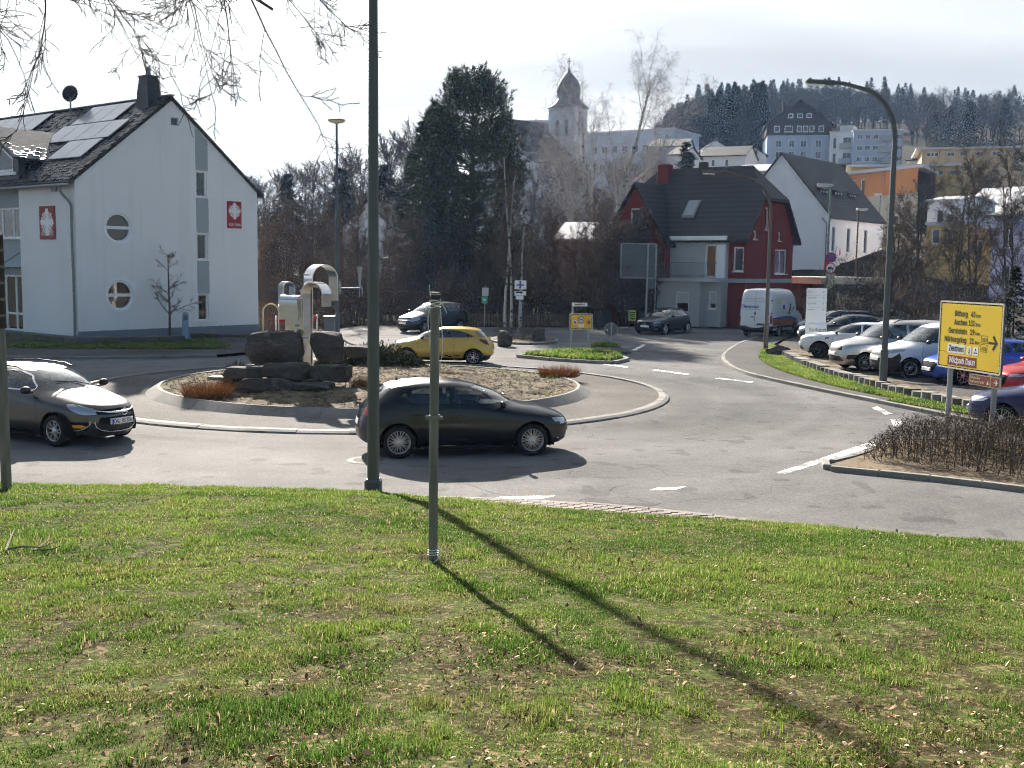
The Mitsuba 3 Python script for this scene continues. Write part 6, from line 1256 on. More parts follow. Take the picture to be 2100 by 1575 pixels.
class Tree:
    def __init__(s, seed, spec): s.r = np.random.default_rng(seed); s.sp = spec; s.lines = {}
    def grow(s, p, d, L, r, lev):
        sp = s.sp; n = sp['seg'][lev] + 1; st = L / (n - 1); pts = [np.array(p, float)]; dd = unit(np.array(d, float))
        jit = s.r.normal(0, sp['wander'][lev], (n, 3)); tr = sp['trop'][lev]
        for k in range(1, n):
            dd = unit(dd + jit[k] + np.array([0, 0, tr])); pts.append(pts[-1] + dd * st)
        pts = np.array(pts); rad = r * (1 - np.linspace(0, 1, n) * (1 - sp['tip'][lev])); s.lines.setdefault(lev, []).append((pts, np.maximum(rad, sp['rmin'])))
        if lev + 1 >= len(sp['seg']): return
        k = s.r.poisson(sp['kids'][lev] * 1.0) if sp['kids'][lev] < 50 else sp['kids'][lev]
        us = s.r.uniform(sp['start'][lev], 1.0, max(1, k))
        for u in us:
            i = min(int(u * (n - 1)), n - 2); q = pts[i] + (pts[i + 1] - pts[i]) * (u * (n - 1) - i); t = unit(pts[i + 1] - pts[i])
            x = unit(np.cross(t, s.r.normal(0, 1, 3))); an = math.radians(s.r.normal(sp['angle'][lev], 9)); c = unit(t * math.cos(an) + x * math.sin(an))
            s.grow(q, c, L * sp['ratio'][lev] * s.r.uniform(.6, 1.15) * (1.15 - .6 * u), max(rad[i] * sp['rr'][lev], sp['rmin']), lev + 1)
    def meshes(s, split=1):
        """(wood of the first levels, fine twigs)"""
        a = [l for lev in range(split) for l in s.lines.get(lev, [])]; b = [l for lev in range(split, 9) for l in s.lines.get(lev, [])]
        return polytubes(a, 6), polytubes(b, 3)
def stems(seed, spec, n, spread, L, r, lean=.12):
    t = Tree(seed, spec)
    for k in range(n):
        a = t.r.uniform(0, 6.28); q = np.array([math.cos(a), math.sin(a), 0]) * spread * t.r.random(); t.grow(q - [0, 0, .3], np.array([math.cos(a) * lean * t.r.uniform(.3, 1.4), math.sin(a) * lean * t.r.uniform(.3, 1.4), 1]), L * t.r.uniform(.8, 1.1), r * t.r.uniform(.7, 1.1), 0)
    return t
S_THICK = dict(seg=[8, 5, 4, 3], wander=[.06, .10, .14, .18], trop=[.04, .06, .05, .02], tip=[.25, .25, .3, .5], rmin=.008, kids=[16, 9, 7], start=[.25, .15, .1], angle=[38, 40, 42], ratio=[.36, .46, .5], rr=[.5, .5, .6])
S_FAN = dict(seg=[6, 6, 5, 4, 3], wander=[.03, .07, .10, .14, .16], trop=[.02, .05, .03, .02, .02], tip=[.6, .25, .3, .3, .5], rmin=.009, kids=[11, 8, 7, 6], start=[.35, .2, .15, .1], angle=[32, 34, 36, 40], ratio=[.72, .5, .48, .5], rr=[.5, .5, .5, .6])
S_SHRUB = dict(seg=[5, 4, 3], wander=[.10, .15, .2], trop=[.05, .05, .03], tip=[.3, .3, .5], rmin=.006, kids=[10, 7], start=[.15, .1], angle=[36, 42], ratio=[.5, .5], rr=[.55, .6])
S_BIRCH = dict(seg=[9, 8, 6, 6], wander=[.05, .07, .10, .08], trop=[.03, .05, .0, -.20], tip=[.25, .2, .3, .5], rmin=.0105, kids=[17, 10, 8], start=[.22, .2, .1], angle=[28, 38, 44], ratio=[.55, .42, .66], rr=[.42, .42, .5])
S_SLIM = dict(seg=[9, 5, 6], wander=[.025, .10, .08], trop=[.02, .03, -.22], tip=[.2, .3, .5], rmin=.006, kids=[34, 14], start=[.28, .15], angle=[48, 45], ratio=[.22, .55], rr=[.35, .5])
mat('m_twig_far', (.082, .068, .058), .95)
S_FAR = dict(seg=[5, 4, 3], wander=[.05, .10, .15], trop=[.03, .05, .03], tip=[.3, .3, .5], rmin=.024, kids=[16, 9], start=[.25, .12], angle=[36, 42], ratio=[.45, .5], rr=[.5, .6])
protos = {}
def proto(name, wood, twig, wb, tb):
    scene[f'group_{name}'] = {'type': 'shapegroup', 'trunk': mikit.ply(trimesh.Trimesh(*wood, process=False), wb, smooth=False), 'crown': mikit.ply(trimesh.Trimesh(*twig, process=False), tb)}
def inst(name, key, loc, s=1.0, rz=0.0, sz=1.0, tilt=0.0):
    scene[key] = {'type': 'instance', 'g': ref(f'group_{name}'), 'to_world': T().translate(list(map(float, loc))).rotate([0, 0, 1], math.degrees(rz)).rotate([1, 0, 0], tilt).scale([s, s, s * sz])}
for k, (sd, n, L) in enumerate(((11, 1, 8.5), (12, 2, 7.5), (13, 3, 7.0))): proto(f'thicket{k}', *stems(sd, S_THICK, n, .4, L, .09).meshes(2), 'm_bark', 'm_twig' if k % 2 else 'm_twig_red')
S_TWIG = {**S_THICK, 'rmin': .013, 'kids': [20, 11, 9], 'start': [.18, .12, .1]}
proto('twiggy', *stems(14, S_TWIG, 3, .5, 7.0, .07).meshes(2), 'm_bark', 'm_twig_grey')
proto('fan', *stems(21, S_FAN, 1, .1, 6.0, .20, .03).meshes(2), 'm_bark', 'm_twig_grey')
for k, sd in enumerate((31, 32)): proto(f'shrub{k}', *stems(sd, S_SHRUB, 9, .6, 2.6, .03, .35).meshes(1), 'm_bark', 'm_twig')
for k, sd in enumerate((41, 42)): proto(f'far{k}', *stems(sd, S_FAR, 1, .2, 9.0, .16, .05).meshes(1), 'm_bark', 'm_twig_far')
def leafcloud(c, d, L, w, r):
    """Triangles at c pointing along d, length L, width w (arrays)."""
    x = np.cross(d, r.normal(0, 1, d.shape)); x /= np.linalg.norm(x, axis=1, keepdims=True) + 1e-9
    v = np.stack([c - x * w[:, None] / 2, c + x * w[:, None] / 2, c + d * L[:, None]], 1).reshape(-1, 3)
    return v, np.arange(len(v)).reshape(-1, 3)
def conifer_mesh(seed, H, R0, nb, per, pw=.8, droop=.35):
    r = np.random.default_rng(seed); h = r.uniform(.06, 1, nb) ** .85; a = r.uniform(0, 6.283, nb); R_ = R0 * (1 - h) ** pw * r.uniform(.65, 1.1, nb) + .12
    lay = .06 * np.sin(h * H * 5.5); R_ = R_ * (1 + 2 * lay)
    u = r.random((nb, per)) ** .6; c = np.stack([np.cos(a)[:, None] * R_[:, None] * u, np.sin(a)[:, None] * R_[:, None] * u, (h * H)[:, None] - droop * R_[:, None] * u ** 1.5], -1).reshape(-1, 3)
    d = np.repeat(np.stack([np.cos(a), np.sin(a), -.35 + 0 * a], -1), per, 0) + r.normal(0, .55, (nb * per, 3)); d /= np.linalg.norm(d, axis=1, keepdims=True)
    L = r.uniform(.3, .65, nb * per) * (.4 + .035 * H); return leafcloud(c, d, L, L * r.uniform(.25, .5, nb * per), r)
def needle(p, n, uv):
    b = fbm(p.x * .8, p.y * .8, p.z * .8, 3); return mix(mi.Color3f(.020, .034, .022), mi.Color3f(.068, .092, .052), b)
pmat('m_needle', needle, .7)
def needle2(p, n, uv):
    b = fbm(p.x * .3, p.y * .3, p.z * .3, 3); return mix(mi.Color3f(.014, .024, .018), mi.Color3f(.034, .048, .032), b)
pmat('m_needle_far', needle2, .8)
for k in range(4): proto(f'conifer{k}', tube([(0, 0, -1), (0, 0, 12), (0, 0, 21 + k)], [.30, .16, .02], 6), conifer_mesh(50 + k, 22 + k, 4.4 + .4 * k, 330, 14, .70 + .05 * k), 'm_bark', 'm_needle_far')

# forest on the hill: skyline trees one by one, the mass behind as a whole
r4 = np.random.default_rng(44)
def tz(p): return float(terrain(p[0], p[1]))
sky_line = [(1290, 300), (1305, 272), (1340, 240), (1380, 205), (1420, 185), (1455, 178), (1490, 170), (1530, 165), (1600, 162), (1700, 163), (1800, 168), (1850, 170), (1900, 176), (1950, 180), (2000, 176), (2060, 182), (2110, 186)]
def skyline(px): q = np.array(sky_line); return float(np.interp(px, q[:, 0], q[:, 1]))
KC = [thing('conifer') for _ in range(0)]
for k in range(126):
    px = 1345 + k * 6.15 + r4.uniform(-3, 3); Y_ = r4.uniform(370, 430); b = at(px, 400, Y_); z0_ = tz(b); top = zpx(px, skyline(px) + (r4.exponential(16) if r4.random() < .8 else -r4.uniform(0, 12)), Y_)
    H_ = np.clip(top - z0_, 9, 34)
    if r4.random() < .70: key = thing('conifer', 'tall dark conifer on the skyline of the wooded hill', 'conifer', 'conifers along the skyline of the hill'); inst(f'conifer{k % 4}', key, (b[0], b[1], top - H_), H_ / (22 + k % 4), r4.uniform(0, 6), tilt=r4.uniform(-2, 2))
    else: key = thing('bare_tree', 'leafless pale tree on the skyline of the wooded hill', 'tree', 'bare trees along the skyline of the hill'); inst(f'far{k % 2}', key, (b[0], b[1], top - H_), H_ / 11.5, r4.uniform(0, 6), tilt=r4.uniform(-4, 4))
put_label('hill_forest', 'mixed leafless and conifer forest covering the hillside', 'forest', kind='stuff')
n = 0
while n < 900:
    px, Y_ = r4.uniform(1230, 2160), r4.uniform(262, 400); b = at(px, 400, Y_); z0_ = tz(b)
    if Y_ < 300 and 1560 < px < 1860: continue
    con = r4.random() < (.35 + .35 * (1440 < px)); H_ = r4.uniform(15, 24) if con else r4.uniform(11, 17)
    ptop = 1e9
    v = np.array([b[0], b[1], z0_ + H_]) - CAM; d_ = v @ _f; py = 787.5 - F_PX * (v @ CAM_U) / d_
    if py < skyline(px) + 8: continue
    n += 1; inst(f'conifer{n % 4}' if con else f'far{n % 2}', f'hill_forest__{n:03d}', (b[0], b[1], z0_ - .3), H_ / 23 if con else H_ / 11.5, r4.uniform(0, 6), tilt=r4.uniform(-3, 3))
# distant trees left of the pine and round the church
for k in range(38):
    px = 470 + k * 11 + r4.uniform(-6, 6); Y_ = r4.uniform(120, 170); b = at(px, 500, Y_); z0_ = tz(b); top = zpx(px, np.interp(px, [470, 540, 620, 690, 740, 800, 870, 900], [345, 335, 318, 300, 285, 262, 240, 250]) + r4.uniform(-8, 26), Y_); H_ = max(top - z0_, 7)
    key = thing('bare_tree', 'leafless tree in the hazy row on the left skyline', 'tree', 'bare trees on the left skyline'); inst(f'far{k % 2}', key, (b[0], b[1], z0_), H_ / 11.5, r4.uniform(0, 6))
for px, Y_, top_, s_ in ((742, 128, 232, 'fan'), (800, 134, 250, 'fan'), (702, 138, 268, 'fan'), (860, 140, 250, 'fan'), (1345, 150, 250, 'fan'), (1300, 160, 262, 'fan'), (1385, 165, 268, 'fan'), (1330, 120, 285, 'fan'), (1265, 128, 290, 'fan')):
    b = at(px, 500, Y_); z0_ = tz(b); H_ = zpx(px, top_, Y_) - z0_
    key = thing('bare_tree', 'wide fan shaped leafless tree against the sky, left of the pine' if px < 1000 else 'grey brown leafless tree on the slope between the church and the forest', 'tree', 'fan shaped bare trees' if px < 1000 else 'bare trees right of the church'); inst(s_, key, (b[0], b[1], z0_), H_ / 11.8, r4.uniform(0, 6))
for px, Y_, top_, Hs in ((790, 110, 330, 0), (845, 104, 305, 1), (700, 112, 340, 2), (590, 118, 352, 3), (1402, 118, 286, 1), (2088, 40, 540, 0), (1935, 250, 215, 1), (1975, 245, 205, 2), (2045, 250, 200, 3), (1905, 255, 228, 0)):
    b = at(px, 500, Y_); z0_ = tz(b); H_ = zpx(px, top_, Y_) - z0_
    lab = {1402: 'single small dense conifer above the red house roof', 2088: 'dark green conifer hedge tree at the right edge beyond the parked cars'}.get(px, 'dark hazy conifer behind the thicket, ' + {590: 'leftmost', 700: 'second', 790: 'third', 845: 'nearest the pine'}.get(px, '') if px < 1000 else 'dark conifer behind the sand coloured building, ' + {1905: 'leftmost', 1935: 'second', 1975: 'third', 2045: 'rightmost'}.get(px, '') + ' of four')
    key = thing('conifer', lab, 'conifer', None if px in (1402, 2088) else ('conifers behind the thicket' if px < 1000 else 'conifers on the right slope')); w_ = {1402: .62, 2088: .5}.get(px, 1.0)
    scene[key] = {'type': 'instance', 'g': ref(f'group_conifer{Hs}'), 'to_world': T().translate([float(b[0]), float(b[1]), z0_]).scale([H_ / 23 * (1.25 if px in (1402, 2088) else 1.4)] * 2 + [H_ / (22.5 + Hs)])}

for k in range(16):
    px = 1078 + k * 17 + r4.uniform(-6, 6); Y_ = r4.uniform(108, 165); b = at(px, 500, Y_); z0_ = tz(b); H_ = max(zpx(px, np.interp(px, [1078, 1130, 1200, 1260, 1350], [315, 318, 305, 290, 285]) + r4.uniform(-12, 25), Y_) - z0_, 6)
    key = thing('bare_tree', 'leafless brown tree on the slope below the church and the school', 'tree', 'bare trees below the church'); inst(f'thicket{k % 3}' if k % 2 else f'far{k % 2}', key, (b[0], b[1], z0_), H_ / (9.2 if k % 2 else 11.5), r4.uniform(0, 6))
# thicket behind the roundabout
for k in range(64):
    px = 520 + (k % 32) * 23.5 + r4.uniform(-9, 9); Y_ = r4.uniform(69, 78) if k < 32 else r4.uniform(80, 104); b = at(px, 600, Y_); z0_ = tz(b)
    if k < 32 and px > 1190: Y_ = r4.uniform(66, 69); b = at(px, 600, Y_)
    top = zpx(px, np.interp(px, [520, 600, 700, 800, 880, 1000, 1080, 1150, 1250, 1300], [385, 370, 395, 385, 420, 440, 400, 380, 370, 400]) + r4.uniform(-18, 60), Y_); H_ = max(top - z0_, 3.5)
    if 700 < px < 810 and k < 32: H_ *= .72
    key = thing('thicket_tree', 'slender brown leafless tree in the thicket behind the roundabout', 'tree', 'thicket trees behind the roundabout'); inst(f'thicket{k % 3}', key, (b[0], b[1], z0_), H_ / 9.2, r4.uniform(0, 6), tilt=r4.uniform(-4, 4))
for k in range(84):
    px = 500 + (k % 42) * 19 + r4.uniform(-9, 9); Y_ = r4.uniform(68.5, 72) if k < 42 else r4.uniform(75, 92); b = at(px, 640, Y_)
    if px > 1225 and k < 42: continue
    key = thing('shrub', 'low leafless brown shrub in the undergrowth of the thicket', 'shrub', 'undergrowth shrubs of the thicket'); inst(f'shrub{k % 2}', key, (b[0], b[1], tz(b)), r4.uniform(.8, 1.35), r4.uniform(0, 6))
# twiggy tree in front of the red house's left gable
for px, Y_, top_ in ((1262, 70, 375), (1290, 70.5, 380), (1318, 70.2, 400), (1215, 69, 430), (1240, 69.5, 390), (1338, 70.6, 500), (1278, 69.6, 450), (1305, 69.8, 470)):
    b = at(px, 640, Y_); key = thing('bare_tree', 'dense twiggy brown tree before the left gable of the red house, ' + {1215: 'leftmost', 1240: 'second from the left', 1262: 'third from the left', 1278: 'fourth from the left', 1290: 'fourth from the right', 1305: 'third from the right', 1318: 'second from the right', 1338: 'rightmost'}[px], 'tree', 'twiggy trees by the red house'); inst('twiggy', key, (b[0], b[1], tz(b)), (zpx(px, top_, Y_)) / 8.6, r4.uniform(0, 6))
# right-hand trees between the car park and the houses
ORD = ['leftmost', 'second', 'third', 'fourth', 'fifth', 'sixth', 'seventh', 'eighth', 'ninth', 'tenth', 'eleventh', 'twelfth']
RT = ((1775, 60, 500, 'shrub0'), (1800, 58, 520, 'shrub1'), (1842, 62, 380, 'thicket2'), (1868, 60, 330, 'thicket1'), (1940, 60, 300, 'thicket1'), (2020, 58, 290, 'thicket1'), (2095, 57, 270, 'thicket1'), (1825, 66, 470, 'shrub0'), (1895, 68, 530, 'shrub1'), (2035, 67, 530, 'shrub1'), (2075, 110, 250, 'fan'), (2110, 130, 215, 'fan'), (2010, 140, 250, 'fan'), (1800, 62, 560, 'shrub1'), (1860, 58, 570, 'shrub0'), (1745, 66, 560, 'shrub0'), (1920, 57, 560, 'shrub1'), (1980, 57, 570, 'shrub0'))
for k, (px, Y_, top_, pr) in enumerate(RT):
    rank = sum(1 for o_ in RT if o_[3][:3] == pr[:3] and o_[0] < px); od = ORD[rank]
    b = at(px, 600, Y_); z0_ = tz(b); H_ = zpx(px, top_, Y_) - z0_
    base_h = {'shrub0': 3.4, 'shrub1': 3.4, 'fan': 11.8}.get(pr, 8.6)
    sh_ = pr.startswith('shrub'); key = thing('shrub' if sh_ else 'bare_tree', ('dense brown leafless shrub behind the parked cars, ' + od + ' from the left').replace('leftmost from the left', 'leftmost of the row') if sh_ else (('multi stemmed leafless tree behind the parked cars, ' + od + ' from the left').replace('leftmost from the left', 'leftmost of the row') if pr != 'fan' else 'wide leafless tree on the far right slope, ' + od + ' from the left'), 'shrub' if sh_ else 'tree', 'shrubs behind the parked cars' if sh_ else ('trees behind the parked cars' if pr != 'fan' else 'bare trees on the far right slope')); inst(pr, key, (b[0], b[1], z0_), H_ / base_h, r4.uniform(0, 6))
# big weeping birch, slim twin birch, small street tree
def single(name, label, cat_, tree, loc, split, wb, tb, s=1.0):
    t = thing(name, label, cat_); w, c = tree.meshes(split); mv = lambda m: (m[0] * s + np.asarray(loc, float), m[1])
    add(t, 'trunk', mv(w), wb, 60); add(t, 'crown', mv(c), tb); return t
b = at(1222, 400, 104); bt = Tree(61, S_BIRCH)
for dx, dy, L, r in ((-.26, .1, 18, .27), (.13, -.1, 20.5, .31), (.36, .05, 18, .23), (-.44, -.05, 14, .17), (.02, .2, 18, .2), (.5, .1, 13, .16)): bt.grow((dx * .3, dy * .3, 0), (dx * .85, dy, 1), L, r, 0)
mat('m_birch_twig', (.34, .325, .33), .9)
single('birch', 'big many stemmed leafless birch with hanging twigs beside the church', 'tree', bt, (b[0], b[1], tz(b) - .3), 2, 'm_birch', 'm_birch_twig', 1.0)
b = at(1045, 630, 66.5); st_ = Tree(63, S_SLIM)
for dx, L in ((-.12, 9.6), (.05, 10.4), (.3, 8.2)): st_.grow((dx * 2.2, 0, -.2), (dx * .12, .01, 1), L, .105, 0)
single('birch', 'slim twin stemmed birch with pale trunks and reddish twigs before the pine', 'tree', st_, (b[0], b[1], 0), 1, 'm_birch', 'm_twig_red')
b = gp(348, 693, .12); sm = Tree(64, dict(seg=[8, 6, 4, 3], wander=[.02, .10, .16, .2], trop=[.0, .06, .06, .05], tip=[.3, .3, .4, .5], rmin=.008, kids=[15, 5, 4], start=[.28, .25, .2], angle=[66, 44, 44], ratio=[.34, .42, .45], rr=[.5, .55, .6])); sm.grow((0, 0, -.1), (.01, 0, 1), 3.95, .065, 0)
single('street_tree', 'small bare young tree on the lawn before the white gable', 'tree', sm, b, 2, 'm_bark', 'm_twig')
# the great dark pine
b = at(965, 640, 76); pr_ = np.random.default_rng(71); z0_ = tz(b); pine = thing('pine', 'tall dense dark green pine towering behind the roundabout', 'tree')
env = lambda h: np.interp(h, [0, .12, .35, .6, .8, .93, 1.0], [2.6, 3.4, 4.0, 3.9, 3.1, 1.9, .5])
HP = zpx(975, 150, 76) - z0_; cl = []
nb = 1500; hh = pr_.uniform(.06, .985, nb); aa = pr_.uniform(0, 6.283, nb); rr_ = env(hh) * np.sqrt(pr_.uniform(.25, 1.0, nb)) * pr_.uniform(.75, 1.08, nb)
cc = np.stack([np.cos(aa) * rr_, np.sin(aa) * rr_, hh * HP], -1); cs, ds, Ls_ = [], [], []
for c_, a_, h_ in zip(cc, aa, hh):
    up = unit(np.array([math.cos(a_) * .5, math.sin(a_) * .5, .9])); nn = 36; u = pr_.random(nn); ax_ = c_ + np.outer((u - .3) * pr_.uniform(.8, 1.5), up) + pr_.normal(0, .16, (nn, 3)) * (1.15 - u[:, None])
    d_ = up + pr_.normal(0, .62, (nn, 3)); cs.append(ax_); ds.append(d_ / np.linalg.norm(d_, axis=1, keepdims=True)); Ls_.append(pr_.uniform(.22, .42, nn))
cs, ds, Ls_ = np.vstack(cs), np.vstack(ds), np.concatenate(Ls_)
add(pine, 'trunk', cat([tube([b + [0, 0, -.3], b + [.1, 0, HP * .5], b + [0, 0, HP * .93]] - np.array([0, 0, b[2] - z0_]), [.34, .22, .05], 8)] + [tube([[b[0], b[1], z0_ + h_ * HP - .5], [b[0] + c_[0] * .9, b[1] + c_[1] * .9, z0_ + c_[2] - .1]], [.06, .02], 4) for c_, h_ in list(zip(cc, hh))[::4]]), 'm_bark')
v, f = leafcloud(cs + [b[0], b[1], z0_], ds, Ls_, Ls_ * pr_.uniform(.14, .28, len(Ls_)), pr_); add(pine, 'crown', (v, f), 'm_needle')
b = at(895, 640, 79); z0_ = tz(b); fir = thing('fir', 'ragged dark fir with feathery top left of the great pine', 'tree'); HF = zpx(895, 215, 79) - z0_
add(fir, 'trunk', tube([[b[0], b[1], z0_ - .3], [b[0], b[1], z0_ + HF * .97]], [.28, .03], 7), 'm_bark'); v, f = conifer_mesh(77, HF, 3.9, 560, 34, .50, .25); add(fir, 'crown', (v * [1, 1, 1] + [b[0], b[1], z0_], f), 'm_needle')

# overhanging twigs of a tree that stands left of the camera
S_OVER = dict(seg=[10, 9, 7, 5], wander=[.05, .09, .13, .17], trop=[-.01, -.035, -.02, .03], tip=[.4, .2, .3, .5], rmin=.0028, kids=[13, 9, 5], start=[.25, .12, .15], angle=[42, 40, 42], ratio=[.46, .42, .48], rr=[.48, .5, .6])
ov = Tree(83, S_OVER); over_t = thing('overhanging_tree', 'leafless branches of a near tree hanging into the top left of the sky', 'tree')
root = np.array([-9.5, 9.5, 1.2])
def bough(pts, r0, r1, kids, seed):
    p = spline(pts, 16); ov.lines.setdefault(0, []).append((p, np.linspace(r0, r1, 16))); ov.r = np.random.default_rng(seed)
    for u in np.linspace(.18, 1, kids):
        i = min(int(u * 15), 14); t = unit(p[i + 1] - p[i]); d_ = unit(t * .8 + ov.r.normal(0, .45, 3) + np.array([0, 0, -.55])); ov.grow(p[i], d_, ov.r.uniform(.7, 1.35), max(.0065, r1 * .6), 1)
T0 = root + [0, 0, 6.5]
bough([T0, at(40, -180, 7.0), at(220, -60, 7.2), at(330, -75, 7.3), at(470, -35, 7.5), at(560, 20, 7.6)], .05, .009, 12, 5)
bough([T0, at(-160, -80, 6.8), at(-60, -40, 7), at(60, -25, 7.1), at(130, -10, 7.2)], .04, .008, 6, 6)
bough([T0 + [0, 0, .5], at(200, -190, 7.3), at(420, -115, 7.5), at(560, -75, 7.8), at(640, -45, 8)], .045, .008, 9, 9)
w, c = ov.meshes(1); add(over_t, 'trunk', cat([w, tube([root - [0, 0, .6], root + [.1, 0, 3], T0 + [0, 0, 1.2]], [.26, .2, .12], 10)]), 'm_bark', 60); add(over_t, 'crown', c, 'm_bark')

# hedges, fence and shrubs
def hedge(name, label, path, h, w, n, bsdf, seed, leaf=.055, cat_='hedge', top=None, z0=0.0, grow=.0):
    r = np.random.default_rng(seed); p = np.asarray(path, float); s = np.r_[0, np.cumsum(np.linalg.norm(np.diff(p, axis=0), axis=1))]; u = r.uniform(0, s[-1], n)
    x, y = np.interp(u, s, p[:, 0]), np.interp(u, s, p[:, 1]); i = np.clip(np.searchsorted(s, u) - 1, 0, len(p) - 2); d = np.diff(p, axis=0)[i]; d /= np.linalg.norm(d, axis=1, keepdims=True); nn = np.c_[-d[:, 1], d[:, 0]]
    e = r.uniform(-1, 1, n); e = np.sign(e) * np.abs(e) ** .5; zf = np.where(r.random(n) < .3, 1 - r.random(n) ** 2 * .15, r.random(n)); bump = (meshkit.fbm(np.stack([x * .8, y * .8, zf * 2], -1), 3, seed) - .5)
    c = np.c_[x + nn[:, 0] * e * w / 2 * (1 + bump * .5), y + nn[:, 1] * e * w / 2 * (1 + bump * .5), z0 + zf * h * (1 + bump * .25)]
    dd = r.normal(0, 1, (n, 3)) + [0, 0, grow]; dd /= np.linalg.norm(dd, axis=1, keepdims=True); L = r.uniform(.6, 1.4, n) * leaf
    t = thing(name, label, cat_); add(t, 'foliage', leafcloud(c, dd, L, L * .6, r), bsdf)
    st = [(np.array([[a, b, z0 - .05], [a + r.normal(0, .05), b + r.normal(0, .05), z0 + h * .5], [a + r.normal(0, .1), b + r.normal(0, .1), z0 + h * .92]]), np.array([.018, .012, .006])) for a, b in zip(x[:240], y[:240])]
    add(t, 'stem', polytubes(st, 3), 'm_bark', kind='stuff'); return t
def beech(p, n, uv):
    b = noise(p.x * 9, p.y * 9, p.z * 9); c = fbm(p.x * 1.2, p.y * 1.2, p.z * 1.2, 2); return mix(mi.Color3f(.05, .035, .022), mi.Color3f(.15, .085, .045), b * .7 + c * .3)
pmat('m_beech', beech, .85)
hL = [at(512, 660, 58)[:2], at(560, 660, 60)[:2], at(620, 660, 63)[:2], at(700, 660, 67.2)[:2], at(800, 660, 67.8)[:2]]
hedge('hedge', 'brown beech hedge with dry leaves behind the steel sculpture', hL, 1.55, .8, 9000, 'm_beech', 91)
hR = [at(800, 660, 67.8)[:2], at(960, 660, 68)[:2], at(1100, 660, 68.4)[:2], at(1180, 660, 68.6)[:2]]
hedge('hedge', 'tall brown hedge along the road behind the people carrier', hR, 2.0, .9, 12000, 'm_beech', 92)
pf = thing('picket_fence', 'dark wooden picket fence in front of the brown hedge', 'fence')
for path in (hL[:4], hR[1:]):
    p = along(path, .17)
    for k, q in enumerate(p[:-1]):
        dd = p[k + 1] - p[k]; a = math.atan2(dd[1], dd[0])
        add(pf, 'picket', cbx(0, .10, -.62, -.595, .02, .78 + r4.uniform(-.02, .02), .006), 'm_fence_wood', frame=frame2((*q, 0), a))
    for zz in (.22, .6):
        for k in range(len(path) - 1): d = np.array(path[k + 1]) - path[k]; add(pf, 'rail', bx(0, np.linalg.norm(d), -.59, -.55, zz, zz + .07), 'm_fence_wood', frame=frame2((*path[k], 0), math.atan2(d[1], d[0])))
def juniper(p, n, uv):
    b = noise(p.x * 12, p.y * 12, p.z * 12); return mix(mi.Color3f(.025, .034, .018), mi.Color3f(.085, .095, .045), b)
pmat('m_juniper', juniper, .85)
def bush(name, label, blobs, n, bsdf, seed, leaf=.10, up=.6, cat_='shrub', slim=.35):
    r = np.random.default_rng(seed); k = r.integers(0, len(blobs), n); B = np.array(blobs)[k]; d = r.normal(0, 1, (n, 3)); d /= np.linalg.norm(d, axis=1, keepdims=True); d[:, 2] = np.abs(d[:, 2]) * r.uniform(.2, 1, n)
    rad = np.cbrt(r.uniform(.25, 1, n))[:, None]; c = B[:, :3] + d * rad * B[:, 3:6] * (1 + (meshkit.fbm(d * 3 + k[:, None], 3, seed)[:, None] - .5) * .7)
    dd = d * .7 + r.normal(0, .45, (n, 3)) + [0, 0, up]; dd /= np.linalg.norm(dd, axis=1, keepdims=True); L = r.uniform(.6, 1.5, n) * leaf
    t = thing(name, label, cat_); add(t, 'foliage', leafcloud(c, dd, L, L * slim, r), bsdf); add(t, 'stem', polytubes([(np.array([[b_[0], b_[1], b_[2] - .05], [b_[0] + r.normal(0, .1), b_[1] + r.normal(0, .1), b_[2] + b_[5] * .4], [b_[0] + r.normal(0, .2), b_[1] + r.normal(0, .2), b_[2] + b_[5] * .8]]), np.array([.03, .02, .008])) for b_ in blobs for _ in range(3)], 4), 'm_bark', kind='stuff'); return t
def iz(x, y): return float(mound(x, y))
b1 = at(800, 735, 35.6); b2 = at(845, 735, 35.9); b3 = at(765, 735, 36.2)
bush('juniper', 'dark green spreading juniper on the roundabout beside the tall lamp post', [(b3[0], b3[1], .25, .8, .6, 1.0), (b1[0], b1[1], .25, .95, .6, .98), (b2[0] - .1, b2[1], .22, .65, .5, .62)], 11000, 'm_juniper', 101)
b = at(700, 730, 36); bush('juniper', 'green brown juniper behind the rock pile of the roundabout', [(b[0], b[1], .3, 1.0, .6, .75), (b[0] + 1.1, b[1] + .3, .3, .8, .5, .7)], 6000, 'm_juniper', 102)
b = at(487, 760, 30.5); bush('ground_plant', 'olive green tuft left of the big boulder', [(b[0], b[1], .2, .38, .4, .62)], 2500, 'm_juniper', 103, leaf=.22, up=1.2, slim=.12, cat_='plant')
def rust(p, n, uv):
    b = noise(p.x * 40, p.y * 40, p.z * 8); return mix(mi.Color3f(.15, .062, .022), mi.Color3f(.38, .21, .085), b)
pmat('m_rust_grass', rust, .8)
